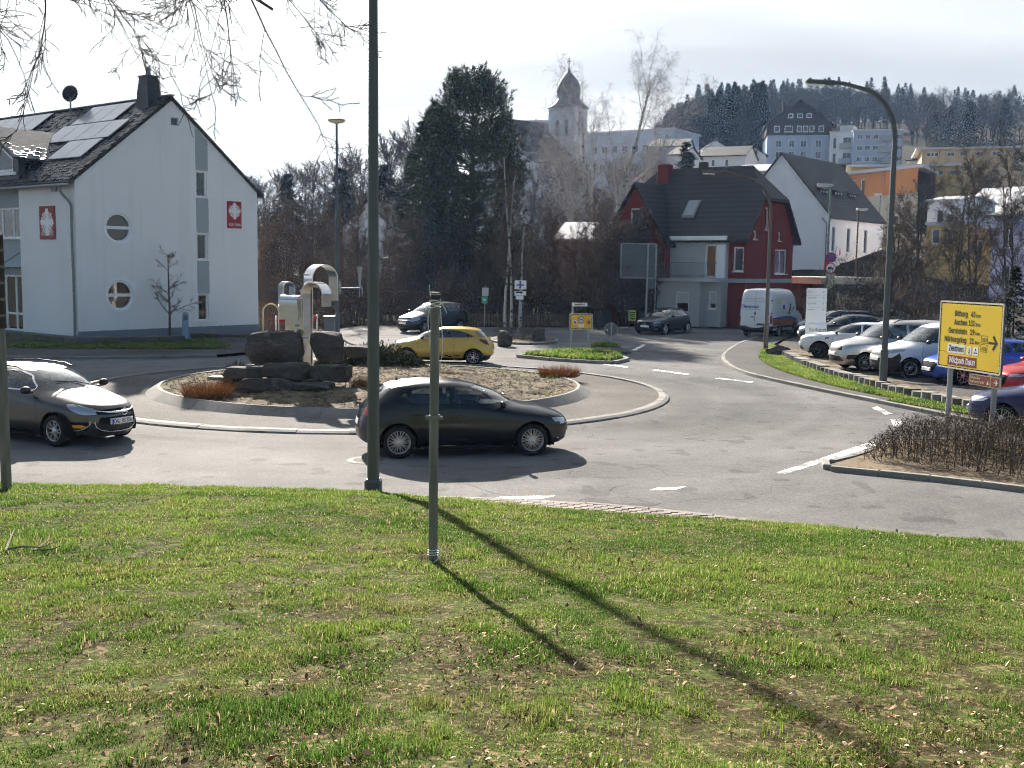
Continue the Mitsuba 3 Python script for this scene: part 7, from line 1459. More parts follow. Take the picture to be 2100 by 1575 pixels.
for label, px, py, Y_, n, R_, H_ in (('rusty orange grass tuft at the front left of the roundabout bed', 425, 815, 28.2, 1500, .55, .55), ('rusty grass tuft right of the roundabout bed near the kerb', 1146, 780, 35.0, 1500, .60, .42), ('small rusty grass tuft beside the tall lamp post and the hatchback roof', 748, 806, 29.5, 700, .28, .36), ('flat reddish dead plants in the middle of the roundabout bed', 930, 778, 33.2, 500, .7, .15)):
    r = np.random.default_rng(int(px)); b = at(px, py, Y_); a = r.uniform(0, 6.283, n); q = np.sqrt(r.random(n)) * R_; x, y = b[0] + np.cos(a) * q, b[1] + np.sin(a) * q * .8
    d = np.c_[np.cos(a) * (q / R_) * .7, np.sin(a) * (q / R_) * .7, np.ones(n)] + r.normal(0, .3, (n, 3)); d /= np.linalg.norm(d, axis=1, keepdims=True); L = r.uniform(.4, 1.15, n) * H_
    t = thing('ornamental_grass', label, 'plant'); add(t, 'blades', leafcloud(np.c_[x, y, mound(x, y) - .02], d, L, r.uniform(.010, .022, n), r), 'm_rust_grass', kind='stuff')
def heath(p, n, uv):
    b = noise(p.x * 22, p.y * 22, p.z * 7); c = smoothstep(.0, 1., fbm(p.x * 1.5, p.y * 1.5, p.z * 2, 2)); return mix(mi.Color3f(.040, .034, .022), mi.Color3f(.165, .120, .085), b * .7 + c * .3)
pmat('m_heath', heath, .9)
r = np.random.default_rng(120); hp = Polygon([(6.75, 20.9), (7.7, 22.3), (8.9, 23.3), (10.5, 22.9), (14.2, 19.2), (20, 13.2), (19, 10.9), (12.6, 16.0), (9.3, 18.75), (7.7, 19.9)]); P_ = []
while sum(map(len, P_)) < 60000:
    q = r.uniform([6.5, 10], [20, 23.6], (40000, 2)); q = q[shapely.contains_xy(hp, q[:, 0], q[:, 1])]; q = q[r.random(len(q)) < np.clip(1.3 - (q[:, 0] - 7) * .07, .25, 1)]; P_.append(q)
q = np.vstack(P_)[:60000]; ed = shapely.distance(shapely.points(q), hp.exterior); hh = .85 * np.clip(ed / .55, .22, 1) ** .6 * (1 + .45 * (meshkit.fbm(np.c_[q * 1.7, q[:, 0] * 0], 3, 6) - .5)); n = len(q)
zf = r.random(n) ** .75; c = np.c_[q + r.normal(0, .05, (n, 2)), .1 + zf * hh * .92]; cen = np.array(hp.centroid.coords[0]); out = (q - cen) * [[.05, .05]]
d = np.c_[out, np.ones(n) * .9] + r.normal(0, .85, (n, 3)); d /= np.linalg.norm(d, axis=1, keepdims=True); L = r.uniform(.04, .13, n)
lh = thing('low_hedge', 'clipped brown heath like hedge on the right splitter island around the sign posts', 'hedge'); add(lh, 'foliage', leafcloud(c, d, L, r.uniform(.008, .016, n), r), 'm_heath')
add(lh, 'stem', polytubes([(np.array([[x, y, .05], [x + r.normal(0, .04), y + r.normal(0, .04), h_ * .5], [x + r.normal(0, .08), y + r.normal(0, .08), h_ * .95]]), np.array([.01, .007, .003])) for (x, y), h_ in list(zip(q, hh))[:900]], 3), 'm_bark', kind='stuff')
for k, (px, py, Y_, s_) in enumerate(((1030, 700, 54.8, .55), (1075, 698, 55.2, .6), (1100, 694, 56.5, .5), (1050, 692, 57, .5))):
    b = at(px, py, Y_); key = thing('shrub', 'low bare shrub on the small planted island', 'shrub', 'shrubs on the small planted island'); inst(f'shrub{k % 2}', key, (b[0], b[1], .1), s_ * .55, k * 1.7)
# grass verges as blades
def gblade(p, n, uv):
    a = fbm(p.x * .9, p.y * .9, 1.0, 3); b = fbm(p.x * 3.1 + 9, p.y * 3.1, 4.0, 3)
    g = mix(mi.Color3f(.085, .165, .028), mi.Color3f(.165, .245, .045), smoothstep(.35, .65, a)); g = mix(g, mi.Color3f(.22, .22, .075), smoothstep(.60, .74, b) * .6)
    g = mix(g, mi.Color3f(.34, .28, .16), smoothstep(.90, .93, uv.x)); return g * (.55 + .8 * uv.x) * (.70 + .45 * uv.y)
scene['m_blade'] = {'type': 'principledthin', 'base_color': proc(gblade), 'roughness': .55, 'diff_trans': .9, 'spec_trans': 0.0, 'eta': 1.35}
def blades(x, y, z, L, w, r, lean=.5, matted=False):
    n = len(x); a = r.uniform(0, 6.283, n); d = np.c_[np.cos(a), np.sin(a)]; k = (1 - .95 * r.random(n) ** 1.4 if matted else r.uniform(.1, 1, n) * lean); up = np.sqrt(np.clip(1 - k ** 2, .05, 1)); s = np.c_[-d[:, 1], d[:, 0]] * w[:, None] / 2
    b = np.c_[x, y, z]; m = b + np.c_[d * (k * L * .35)[:, None], L * .55 * up]; t = b + np.c_[d * (k * L)[:, None], L * up * .9]; s3 = np.c_[s, np.zeros(n)]
    v = np.stack([b - s3, b + s3, m - s3 * .8, m + s3 * .8, t], 1).reshape(-1, 3); o = np.arange(n)[:, None] * 5
    f = np.concatenate([o + [0, 1, 3], o + [0, 3, 2], o + [2, 3, 4]], 0); rv = np.repeat(r.random(n), 5); return (v, f), np.c_[rv, np.tile([0, 0, .55, .55, 1.0], n)]
def lawn_on(label, poly, zf, dens, L, w, seed, key='grass'):
    r = np.random.default_rng(seed); x0, y0, x1, y1 = poly.bounds; n = int((x1 - x0) * (y1 - y0) * dens); q = r.uniform([x0, y0], [x1, y1], (n, 2)); q = q[shapely.contains_xy(poly, q[:, 0], q[:, 1])]
    m, uv = blades(q[:, 0], q[:, 1], zf(q[:, 0], q[:, 1]), r.uniform(.5, 1.3, len(q)) * L, r.uniform(.7, 1.3, len(q)) * w, r, .7); solo(key, m, 'm_blade', label, 'grass', kind='stuff', uv=uv)
vis = sbox(-40, 0, 17, 60)
lawn_on('short grass on the verge below the palisade blocks', verge_poly.intersection(vis), lambda x, y: x * 0 + .105, 900, .10, .022, 131)
lawn_on('dry short grass on the strip along the right kerb', strip_poly, lambda x, y: x * 0 + .105, 1200, .07, .018, 132)
lawn_on('tufted grass on the splitter island under the small yellow sign', sp1.buffer(-.15).union(Polygon([(3.5, 49.6), (4.9, 49.4), (4.5, 51.0), (4.0, 50.9)])), lambda x, y: x * 0 + .10, 420, .22, .035, 133)
lawn_on('shaded grass before the white building', wlawn.intersection(sbox(-21, 40, -10, 60)), lambda x, y: x * 0 + .11, 220, .08, .03, 134)
r = np.random.default_rng(140); q = r.uniform(-6, 6, (9000, 2)); q = q[np.hypot(q[:, 0], q[:, 1]) < 5.95]; n = len(q); x, y = q[:, 0] + RC[0], q[:, 1] + RC[1]; d = r.normal(0, 1, (n, 3)) * [1, 1, .25] + [0, 0, .15]; d /= np.linalg.norm(d, axis=1, keepdims=True); L = r.uniform(.08, .28, n)
def straw(p, n, uv):
    b = noise(p.x * 30, p.y * 30, p.z * 30); return mix(mi.Color3f(.10, .075, .045), mi.Color3f(.42, .36, .25), b)
pmat('m_straw', straw, .9)
solo('straw_mulch', leafcloud(np.c_[x, y, mound(x, y) + .01], d, L, r.uniform(.008, .03, n), r), 'm_straw', 'dry straw and stalks strewn over the roundabout bed', 'mulch', kind='stuff')
q = q[:1600]; x, y = q[:, 0] + RC[0], q[:, 1] + RC[1]; keep = meshkit.fbm(np.c_[x * .8, y * .8, x * 0], 3, 9) > .52; m, uv = blades(x[keep], y[keep], mound(x, y)[keep], r.uniform(.05, .16, keep.sum()), r.uniform(.012, .03, keep.sum()), r, .8); solo('weeds', m, 'm_blade', 'sparse green weeds in the roundabout bed', 'weeds', kind='stuff', uv=uv)

# ------------------------------------------------------------------ foreground lawn
r = np.random.default_rng(150)
def lawn_band(y0, y1, dens, L, w):
    n = int((y1 - y0) * (y1 * 1.0 + .7) * dens); y = r.uniform(y0, y1, n); x = r.uniform(-1, 1, n) * (y * .50 + .35) ; k = y < G(x) - .02; return x[k], y[k], r.uniform(.5, 1.35, k.sum()) * L, r.uniform(.7, 1.35, k.sum()) * w
B_ = [lawn_band(*a) for a in ((3.7, 5.5, 15000, .040, .0042), (5.5, 7.5, 10500, .042, .0052), (7.5, 10.5, 6400, .043, .0070), (10.5, 13.5, 3900, .040, .0092), (13.5, 17.6, 2800, .042, .0115))]
x, y, L, w = (np.concatenate([b_[k] for b_ in B_]) for k in range(4))
th_ = meshkit.fbm(np.c_[x * .6, y * .6, x * 0], 3, 31); th2 = meshkit.fbm(np.c_[x * 5.5, y * 4.0, x * 0 + 5], 3, 33); near_ = np.clip((9.0 - y) / 5, 0, 1)
bald = th2 * .62 + th_ * .38; keep = r.random(len(x)) < np.clip(.42 + (bald - (.38 + .08 * near_)) * 5.0, .16, 1)
tuft = meshkit.fbm(np.c_[x * 2.6, y * 2.6, x * 0 + 2], 3, 35); fine = meshkit.noise(np.c_[x * 11, y * 8, x * 0 + 4], 39); L = L * (.70 + .55 * np.clip((tuft - .5) * 4, -.3, 1.0)) * (.45 + 1.0 * fine); w = w * .85
x, y, L, w = x[keep], y[keep], L[keep], w[keep]
fy_ = y > 8.2; m, uv = blades(x[~fy_], y[~fy_], bank(x[~fy_], y[~fy_]) - .002, L[~fy_], w[~fy_], r, .95, True)
xf, yf = x[fy_], y[fy_]; n = len(xf); a = r.uniform(0, 6.283, n); k = 1 - .95 * r.random(n) ** 1.4; d = np.c_[np.cos(a) * k, np.sin(a) * k, np.sqrt(1 - k ** 2)]; sd = np.c_[-np.sin(a), np.cos(a), a * 0] * w[fy_][:, None] * .6; b0 = np.c_[xf, yf, bank(xf, yf) - .002]
tv = np.stack([b0 - sd, b0 + sd, b0 + d * L[fy_][:, None]], 1).reshape(-1, 3); tuv = np.c_[np.repeat(r.random(n), 3), np.tile([.1, .1, 1.0], n)]
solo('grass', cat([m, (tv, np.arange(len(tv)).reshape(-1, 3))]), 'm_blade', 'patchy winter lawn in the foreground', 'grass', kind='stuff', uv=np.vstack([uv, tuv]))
# dead leaves
def dleaf(p, n, uv):
    return mix(mix(mi.Color3f(.16, .075, .035), mi.Color3f(.40, .27, .15), uv.x), mi.Color3f(.50, .42, .30), smoothstep(.8, .95, uv.x)) * (.6 + .6 * uv.y)
pmat('m_dead_leaf', dleaf, .8)
n = 15000; y = 3.9 + 9.5 * r.random(n) ** 1.7; x = r.uniform(-1, 1, n) * (y * .5 + .3); lit = meshkit.fbm(np.c_[x * 1.3, y * 1.3, x * 0 + 8], 3, 37); keep = r.random(n) < np.clip((lit - .40) * 5, .10, 1); x, y = x[keep], y[keep]; n = len(x)
a = r.uniform(0, 6.283, n); e1 = np.c_[np.cos(a), np.sin(a), r.normal(0, .5, n)]; e2 = np.c_[-np.sin(a), np.cos(a), r.normal(0, .7, n)] * r.uniform(.35, 1, n)[:, None]; s = r.uniform(.006, .0155, n)[:, None] * (1 + .5 * (r.random(n)[:, None] > .9)); c = np.c_[x, y, bank(x, y) + r.uniform(.010, .034, n)]
shape_ = [(-1.0, 0), (-.4, .55), (.3, .5), (1.1, 0), (.3, -.5), (-.4, -.55)]; V6 = np.stack([c + e1 * s * u_ + e2 * s * v_ + np.array([0, 0, 1]) * s * .35 * abs(v_) for u_, v_ in shape_], 1).reshape(-1, 3); o = np.arange(n)[:, None] * 6
solo('dead_leaves', (V6, np.concatenate([o + [0, 1, 5], o + [1, 4, 5], o + [1, 2, 4], o + [2, 3, 4]])), 'm_dead_leaf', 'brown fallen leaves scattered in the lawn', 'leaves', kind='stuff', uv=np.c_[np.repeat(r.random(n), 6), np.tile([.3, .9, 1, .6, .8, .7], n)])
fb = thing('fallen_branch', 'thin dry forked branch lying in the grass at the left', 'branch'); P0 = gp(20, 1135, 1.5)
def onbank(px, py):
    z = 1.5
    for _ in range(12): p = gp(px, py, z); z = float(bank(p[0], p[1]))
    return np.array([p[0], p[1], z])
fl = [[(14, 1134), (45, 1132), (85, 1137), (118, 1128)], [(12, 1136), (22, 1115), (30, 1098)], [(70, 1136), (95, 1122), (112, 1116)], [(85, 1136), (105, 1138), (125, 1134)]]
add(fb, 'wood', cat([tube(np.array([onbank(*p) + [0, 0, .03 + .015 * k] for k, p in enumerate(l)]), np.linspace(.010, .003, len(l)), 5) for l in fl]), 'm_twig_grey')
# ------------------------------------------------------------------ parked cars of the dealer
def parked(label, sp, px, py, hd, paint, z=.12, grp='cars parked in the dealer\'s lot', name='parked_car', **kw):
    """px, py: the photo's pixel of the nearer front wheel's foot; hd: heading in degrees."""
    g = gp(px, py, z); h = math.radians(hd); f_ = np.array([math.cos(h), math.sin(h)]); lft = np.array([-math.sin(h), math.cos(h)]); wb = (sp['axles'][1] - sp['axles'][0]) / 2
    near = 1 if (lft @ -g[:2]) > 0 else -1
    c = g[:2] - f_ * wb - lft * near * (sp['half'] - .1); return car(name, label, 'car', sp, c, h, paint, z=z, **kw)
parked('white crossover with black wheels parked beside the white entrance pylon', SUV, 1680, 734, 160, 'm_paint_white')
parked('silver high roofed family van parked third in the row', KVAN, 1772, 762, 187, 'm_paint_silver')
parked('white panel van with black front bumper parked behind the tall lamp post', PVAN, 1865, 775, 189, 'm_paint_white')
parked('bright blue hatchback half hidden behind the yellow direction sign', SMALL, 1973, 790, 187, 'm_paint_blue')
parked('red hatchback at the right edge behind the brown route sign', SMALL, 2125, 822, 188, 'm_paint_red')
parked('dark blue hatchback whose roof shows between the yellow sign and the right edge', SMALL, 2060, 770, 187, 'm_paint_navy')
SUVD = {**SUV, 'wheel': (.345, .235, .22, 5, 'thin'), 'rim': 'm_alloy'}
parked('dark grey crossover parked second behind the white pylon', SUVD, 1680, 708, 173, 'm_paint_dark')
parked('dark car with roof rails at the far end behind the white pylon', {**ESTATE, 'cuts': ESTATE['cuts']}, 1664, 692, 172, 'm_paint_slate')
parked('white car in the far row whose roof shows over the dark ones', SUVD, 1745, 688, 175, 'm_paint_white')
parked('silver car far back among the tree trunks at the right', HATCH2, 2062, 640, 190, 'm_paint_silver', z=.5)
h_ = math.radians(150); g = gp(2052, 884, 0)
car('car', 'dark blue car entering from the right edge behind the clipped hedge', 'car', {**SMALL}, (g[0] - 1.29 * math.cos(h_) + .80 * math.sin(h_), g[1] - 1.29 * math.sin(h_) - .80 * math.cos(h_)), h_, 'm_paint_navy')

# ------------------------------------------------------------------ lamp posts
def lamp_post(label, base, top, arm=None, r=.07, bsdf='m_pole_grey', head='arm', flange=False, z0=0.0, arm_dir=(-1, 0, 0), arm_len=2.2, group=None):
    t = thing('street_lamp', label, 'street lamp', group); b = np.array([base[0], base[1], z0]); H = top - z0; k = thing.__name__
    d = unit(np.array(arm_dir, float))
    if head == 'arm':
        cv = [b + [0, 0, H - 1.7]] + [b + d * arm_len * (1 - math.cos(a)) * .62 + [0, 0, H - 1.7 + 1.55 * math.sin(a)] for a in np.linspace(.15, 1.25, 8)] + [b + d * arm_len * .82 + [0, 0, H - .02], b + d * arm_len + [0, 0, H]]
        add(t, 'pole', tube([b - [0, 0, .2], b + [0, 0, 1.2], b + [0, 0, 1.21], b + [0, 0, H - 1.7]], [r * 1.25, r * 1.25, r, r * .8], 14), bsdf, 40); add(t, 'arm', tube(cv, np.linspace(r * .78, r * .6, len(cv)), 12), bsdf, True)
        e = cv[-1]; a_ = math.atan2(d[1], d[0]); m = cbx(-.15, .75, -.15, .15, -.07, .06, .05); hd = numbered(f'{t}__lamp_head'); add(hd, 'housing', move(m, e, a_, 0, -.05), bsdf); add(hd, 'lens', move(cbx(.18, .72, -.12, .12, -.105, -.071, .012), e, a_, 0, -.05), 'm_white_plastic')
    elif head == 'top':
        add(t, 'pole', tube([b - [0, 0, .2], b + [0, 0, 1.2], b + [0, 0, 1.21], b + [0, 0, H]], [r * 1.3, r * 1.3, r, r * .62], 14), bsdf, 40)
        hd = numbered(f'{t}__lamp_head'); add(hd, 'housing', move(lathe([(.001, .22), (.22, .20), (.40, .12), (.43, .05), (.001, .05)], 20), b + [0, 0, H]), 'm_pole_green', 40); add(hd, 'lens', move(lathe([(.40, .049), (.34, -.02), (.12, -.06), (.10, -.1), (.001, -.1)], 20), b + [0, 0, H]), 'm_frame_cream', 40)
    elif head == 'slab':
        add(t, 'pole', tube([b - [0, 0, .2], b + [0, 0, H]], [r, r * .7], 12), bsdf, 40); a_ = math.atan2(d[1], d[0]); hd = numbered(f'{t}__lamp_head'); add(hd, 'housing', move(cbx(-.15, arm_len, -.16, .16, .02, .17, .05), b + [0, 0, H], a_, 0, -.06), 'm_shutter'); add(hd, 'lens', move(cbx(.1, arm_len - .05, -.12, .12, -.03, .019, .01), b + [0, 0, H], a_, 0, -.06), 'm_white_plastic')
    else: add(t, 'pole', tube([b - [0, 0, .2], b + [0, 0, 2.5], b + [0, 0, H]], [r, r * .93, r * .55], 20), bsdf, 40)
    if flange: add(t, 'base_flange', cat([cbx(b[0] - .125, b[0] + .125, b[1] - .125, b[1] + .125, z0 - .1, z0 + .32, .03)]), bsdf)
    return t
big = lamp_post('thick dark lamp post at the edge of the lawn, cut off by the top edge', (-2.10, 16.52), 10.0, r=.095, head='none', flange=True, z0=.12)
bb = np.array([-2.10, 16.52]); add(big, 'arm', tube([(bb[0], bb[1], 9.9), (bb[0] - .1, bb[1] + .3, 10.6), (bb[0] - .4, bb[1] + 1.2, 11.0), (bb[0] - .7, bb[1] + 2.2, 11.1)], [.055, .05, .045, .04], 10), 'm_pole_grey', True); hd = numbered(f'{big}__lamp_head'); add(hd, 'housing', move(cbx(-.1, .75, -.15, .15, -.07, .06, .05), (bb[0] - .7, bb[1] + 2.2, 11.1), 1.85), 'm_pole_grey')
lp = lamp_post('tall slim lamp post with disc shaped head behind the roundabout', gp(692, 692)[:2], zpx(692, 250, 55.2), r=.085, head='top')
q = at(697, 590, 55.1); vb = thing('horn_bracket', 'metal arm with a flared horn shaped vase fixed to the slim lamp post', 'bracket'); xe = at(738, 590, 55.1)
add(vb, 'arm', tube([q, xe], .03, 8), 'm_galv'); add(vb, 'clamp', tube([q + [0, 0, -.3], q + [0, 0, .3]], .05, 8), 'm_galv')
add(vb, 'horn', move(lathe([(.05, 0), (.07, .3), (.10, .7), (.15, .93), (.17, .97), (.14, .97), (.02, .5)], 16), xe + [0, 0, .06]), 'm_galv', 40); add(vb, 'hook', tube(spline([xe + [.0, 0, .1], xe + [.10, 0, -.05], xe + [.13, 0, -.25], xe + [.08, 0, -.42]], 12), np.linspace(.05, .015, 12), 8), 'm_galv', True); add(vb, 'stub', tube([xe, xe + [-.03, 0, -.48]], .022, 6), 'm_galv')
lamp_post('brown lamp post with curved arm on the pavement corner before the red house', gp(1570, 718, .1)[:2], zpx(1560, 358, 50.3), r=.085, bsdf='m_pole_dark', z0=.1, arm_dir=(-1, .15, 0), arm_len=2.3)
lamp_post('tall grey lamp post with long curved arm among the parked cars', gp(1810, 797, .1)[:2], zpx(1800, 178, 34.4), r=.095, bsdf='m_pole_grey', z0=.1, arm_dir=(-1, .1, 0), arm_len=1.95)
lamp_post('green lamp post with flat head carrying the round traffic signs', at(1692, 650, 66)[:2], zpx(1703, 383, 66), r=.08, bsdf='m_pole_green', head='slab', arm_dir=(-1, .2, 0), arm_len=.8)
lamp_post('second green lamp post with flat head in front of the white house', at(1752, 620, 80)[:2], zpx(1757, 432, 80), r=.07, bsdf='m_pole_dark', head='slab', arm_dir=(1, .2, 0), arm_len=.7)
lamp_post('small far lamp post before the orange building', at(1796, 600, 112)[:2], zpx(1794, 400, 112), r=.06, head='slab', arm_dir=(-1, .2, 0), arm_len=.6, z0=4.0)
lamp_post('thin far lamp post rising beside the grey blue apartment block', at(1842, 440, 170)[:2], zpx(1843, 268, 170), r=.07, head='slab', arm_dir=(1, 0, 0), arm_len=.6, z0=9.0)

# ------------------------------------------------------------------ posts in the lawn
pb = onbank(888, 1152); ptop = zpx(893, 600, pb[1]); po = thing('post', 'weathered grey sign post without a sign, tied with white cord, standing in the lawn', 'post')
add(po, 'pole', tube([pb - [0, 0, .2], pb + [0, 0, .8], [pb[0] + .006, pb[1], ptop]], .037, 16), 'm_old_pole', 40); add(po, 'cap', tube([[pb[0] + .006, pb[1], ptop - .055], [pb[0] + .006, pb[1], ptop + .004]], .0385, 16), 'm_ink'); add(po, 'cap_band', tube([[pb[0] + .006, pb[1], ptop - .016], [pb[0] + .006, pb[1], ptop - .010]], .0395, 16), 'm_cord')
zc0 = zpx(893, 855, pb[1]); cl_ = numbered(f'{po}__clamp'); add(cl_, 'band', tube([[pb[0] + .004, pb[1], zc0 - .018], [pb[0] + .004, pb[1], zc0 + .018]], .041, 16), 'm_old_pole'); add(cl_, 'bar', cbx(pb[0] - .063, pb[0] + .075, pb[1] - .052, pb[1] - .038, zc0 - .016, zc0 + .014, .003), 'm_old_pole')
co = thing('cord', 'white cord wound round the top of the grey post in the lawn', 'cord'); r = np.random.default_rng(160); zt_ = ptop - .06
add(co, 'winding', tube([[pb[0] + .006 + .042 * math.cos(a), pb[1] + .042 * math.sin(a), zt_ - .012 * a / 6.28 + .008 * math.sin(a * 1.7)] for a in np.linspace(0, 6.28 * 5, 90)], .0042, 5), 'm_cord', True)
for k, pts in enumerate(([(-.033, 0), (-.05, -.04), (-.066, -.075)], [(.036, -.01), (.055, -.035), (.075, -.085)], [(-.034, -.06), (-.045, -.14), (-.036, -.25), (-.033, -.30)], [(.036, -.06), (.046, -.20), (.050, -.34), (.036, -.42), (.034, -.48)], [(-.03, .02), (-.035, .06), (-.037, .10)])):
    add(co, 'loose_end', tube(spline([(pb[0] + .006 + u * 1.22, pb[1] - .02, zt_ + v * 1.22) for u, v in pts], 14), .0036, 5), 'm_cord', True)
co2 = thing('cord', 'white cord and dry tuft round the foot of the grey post in the lawn', 'cord'); add(co2, 'winding', tube([[pb[0] + .042 * math.cos(a), pb[1] + .042 * math.sin(a), pb[2] + .05 + .02 * a / 6.28] for a in np.linspace(0, 6.28 * 3, 60)], .004, 5), 'm_cord', True); add(co2, 'loose_end', tube(spline([pb + [.033, -.01, .1], pb + [.06, -.03, .13], pb + [.05, -.05, .06], pb + [.01, -.1, .02], pb + [-.09, -.08, .02]], 24), .004, 5), 'm_cord', True)
n = 260; a = r.uniform(0, 6.28, n); q_ = r.uniform(.03, .15, n); m, uv = blades(pb[0] + np.cos(a) * q_, pb[1] + np.sin(a) * q_, np.full(n, pb[2]), r.uniform(.03, .08, n), r.uniform(.003, .006, n), r, .9); add(co2, 'dry_tuft', m, 'm_straw', kind='stuff', uv=uv)
lb = onbank(14, 1004); lt = thing('post', 'grey post with a dark banded sleeve at the left edge of the picture', 'post'); za, zb_ = zpx(5, 668, lb[1]), zpx(4, 482, lb[1]); lx = at(8, 800, lb[1])[0]
add(lt, 'pole', tube([[lb[0], lb[1], lb[2] - .2], [lx - .02, lb[1], za]], .062, 14), 'm_old_pole', 40); add(lt, 'sleeve', tube([[lx - .02, lb[1], za - .03], [lx - .03, lb[1], zb_]], .080, 14), 'm_timber', 40)
for k in range(5): zz = za + (zb_ - za) * (.1 + .18 * k); add(lt, 'band', tube([[lx - .022, lb[1], zz], [lx - .022, lb[1], zz + .03]], .083, 14), 'm_old_pole')

# ------------------------------------------------------------------ sculpture and rocks on the island
def boulder(name, label, c, size, seed, rz=0.0, flat_=.0, bsdf='m_rock', cat_='rock', group=None, pts=26, box=.0, sub=6):
    import manifold3d as m3
    r = np.random.default_rng(seed); p = r.normal(0, 1, (pts, 3)); p /= np.linalg.norm(p, axis=1, keepdims=True); p = np.sign(p) * np.abs(p) ** (1 - box) ; p /= np.abs(p).max(0); p *= np.array(size) / 2
    m = m3.Manifold.hull_points(p).refine(sub).to_mesh(); v, f = np.array(m.vert_properties[:, :3], float), np.array(m.tri_verts)
    nn = trimesh.Trimesh(v, f, process=False).vertex_normals; v = v + nn * ((meshkit.fbm(v * 3.2 + seed, 4, seed) - .5) * .20 + (np.abs(meshkit.fbm(v * 7 + seed, 3, seed + 1) - .5)) * -.18)[:, None] * min(size)
    return solo(name, move((v, f), c, rz), bsdf, label, cat_, group, smooth=22)
def RP(px, py, Y_, dz=0): q = at(px, py, Y_); return np.array([q[0], q[1], q[2] + dz])
boulder('boulder', 'large dark rounded boulder, left of the two standing stones of the sculpture', RP(562, 712, 30.2), (1.75, .7, 1.0), 201, pts=22)
boulder('boulder', 'dark upright squared block right of the steel ribbons', RP(672, 712, 30.3), (.95, .5, .9), 202, box=.6)
boulder('boulder', 'long dark slab at the left of the rock pile', RP(502, 765, 29.6), (1.2, .7, .36), 203, box=.55)
boulder('boulder', 'grey green middle slab under the big boulder', RP(592, 762, 29.5), (1.35, .6, .50), 204, box=.6, rz=.1)
boulder('boulder', 'right slab with pale lichen specks under the squared block', RP(680, 765, 29.5), (1.15, .6, .50), 205, box=.6, rz=-.06)
boulder('boulder', 'dark bottom stone of the rock pile above the orange grass', RP(545, 792, 29.0), (1.6, .7, .46), 206, box=.4)
boulder('boulder', 'flat dark stone at the lower right of the rock pile', RP(640, 792, 29.2), (1.3, .9, .25), 207, box=.4)
boulder('boulder', 'sloping slab behind the tall lamp post at the right of the rock pile', RP(735, 720, 31.0), (1.1, .6, .34), 208, box=.5, rz=-.2)
boulder('boulder', 'pale flat limestone left of the rock pile', RP(452, 775, 29.8), (.75, .5, .14), 209, box=.4, bsdf='m_concrete')
boulder('boulder', 'small dark stone in front of the tall lamp post on the bed', RP(760, 795, 30.5), (.35, .3, .2), 210)
boulder('boulder', 'dark mossy boulder at the pavement corner beside the brown lamp post', gp(1596, 722, .25), (1.2, .8, .62), 211, pts=18)
boulder('boulder', 'round dark boulder on the small planted island, left one', gp(1033, 697, .3), (.85, .8, .95), 212)
boulder('boulder', 'dark boulder on the small planted island, right one', gp(1104, 690, .3), (.8, .7, .95), 213)
sc = thing('sculpture', 'steel sculpture of bent ribbons like canes between dark boulders', 'sculpture')
def cane(name, foot, yaw, leg, rad, drop, width, lean=0.0, th=.03):
    """A flat steel ribbon: up from foot, over a half circle, and down by drop. yaw turns the arch's plane."""
    c = [(0, z) for z in np.linspace(0, leg, 6)] + [(rad - rad * math.cos(a), leg + rad * math.sin(a)) for a in np.linspace(.12, math.pi, 18)] + [(2 * rad, leg - z) for z in np.linspace(drop / 4, drop, 4)]
    c = np.array(c); t = np.gradient(c, axis=0); t /= np.linalg.norm(t, axis=1, keepdims=True); nrm = np.c_[-t[:, 1], t[:, 0]]
    L_ = []
    for s, w_ in ((th / 2, 1), (-th / 2, 1)):
        L_.append(c + nrm * s)
    v = []
    for y in (-width / 2, width / 2):
        for l in L_: v.append(np.c_[l[:, 0] + lean * l[:, 1], np.full(len(l), y), l[:, 1]])
    n_ = len(c); V_ = np.vstack(v); k = np.arange(n_ - 1)
    def strip(a, b): return np.c_[a * n_ + k, a * n_ + k + 1, b * n_ + k + 1, b * n_ + k]
    f = np.vstack([strip(0, 1)[:, ::-1], strip(2, 3), strip(0, 2), strip(1, 3)[:, ::-1]] + [[[e, n_ + e, 3 * n_ + e, 2 * n_ + e]] for e in (0, n_ - 1)])
    return add(sc, name, (V_, f), 'm_steel', 25, frame=frame2(foot, yaw))
S_ = 75.0
def foot(px, Y_): q = at(px, 700, Y_); return (q[0], q[1], .25)
zz = lambda py, Y_: zpx(640, py, Y_)
cane('ribbon', foot(627, 30.6), math.radians(-22), zz(604, 30.6) - .25, .34, .32, .46)
cane('ribbon', foot(633, 31.2), math.radians(38), zz(572, 31.2) - .25, .40, .62, .50)
cane('ribbon', foot(600, 31.3), math.radians(205), zz(590, 31.3) - .25, .16, .62, .62)
cane('ribbon', foot(604, 30.5), math.radians(250), zz(618, 30.5) - .25, .16, .50, .58)
cane('ribbon', foot(572, 31.5), math.radians(185), zz(640, 31.5) - .25, .22, .55, .08)
for px, py, Y_ in ((617, 633, 30.6), (620, 597, 30.8), (646, 587, 30.6), (608, 667, 30.2), (624, 691, 30.3), (628, 563, 30.9)):
    q = at(px, py, Y_); add(sc, 'bolt', tube([q + [-.05, -.05, 0], q + [.07, .05, 0]], .03, 8), 'm_chrome')

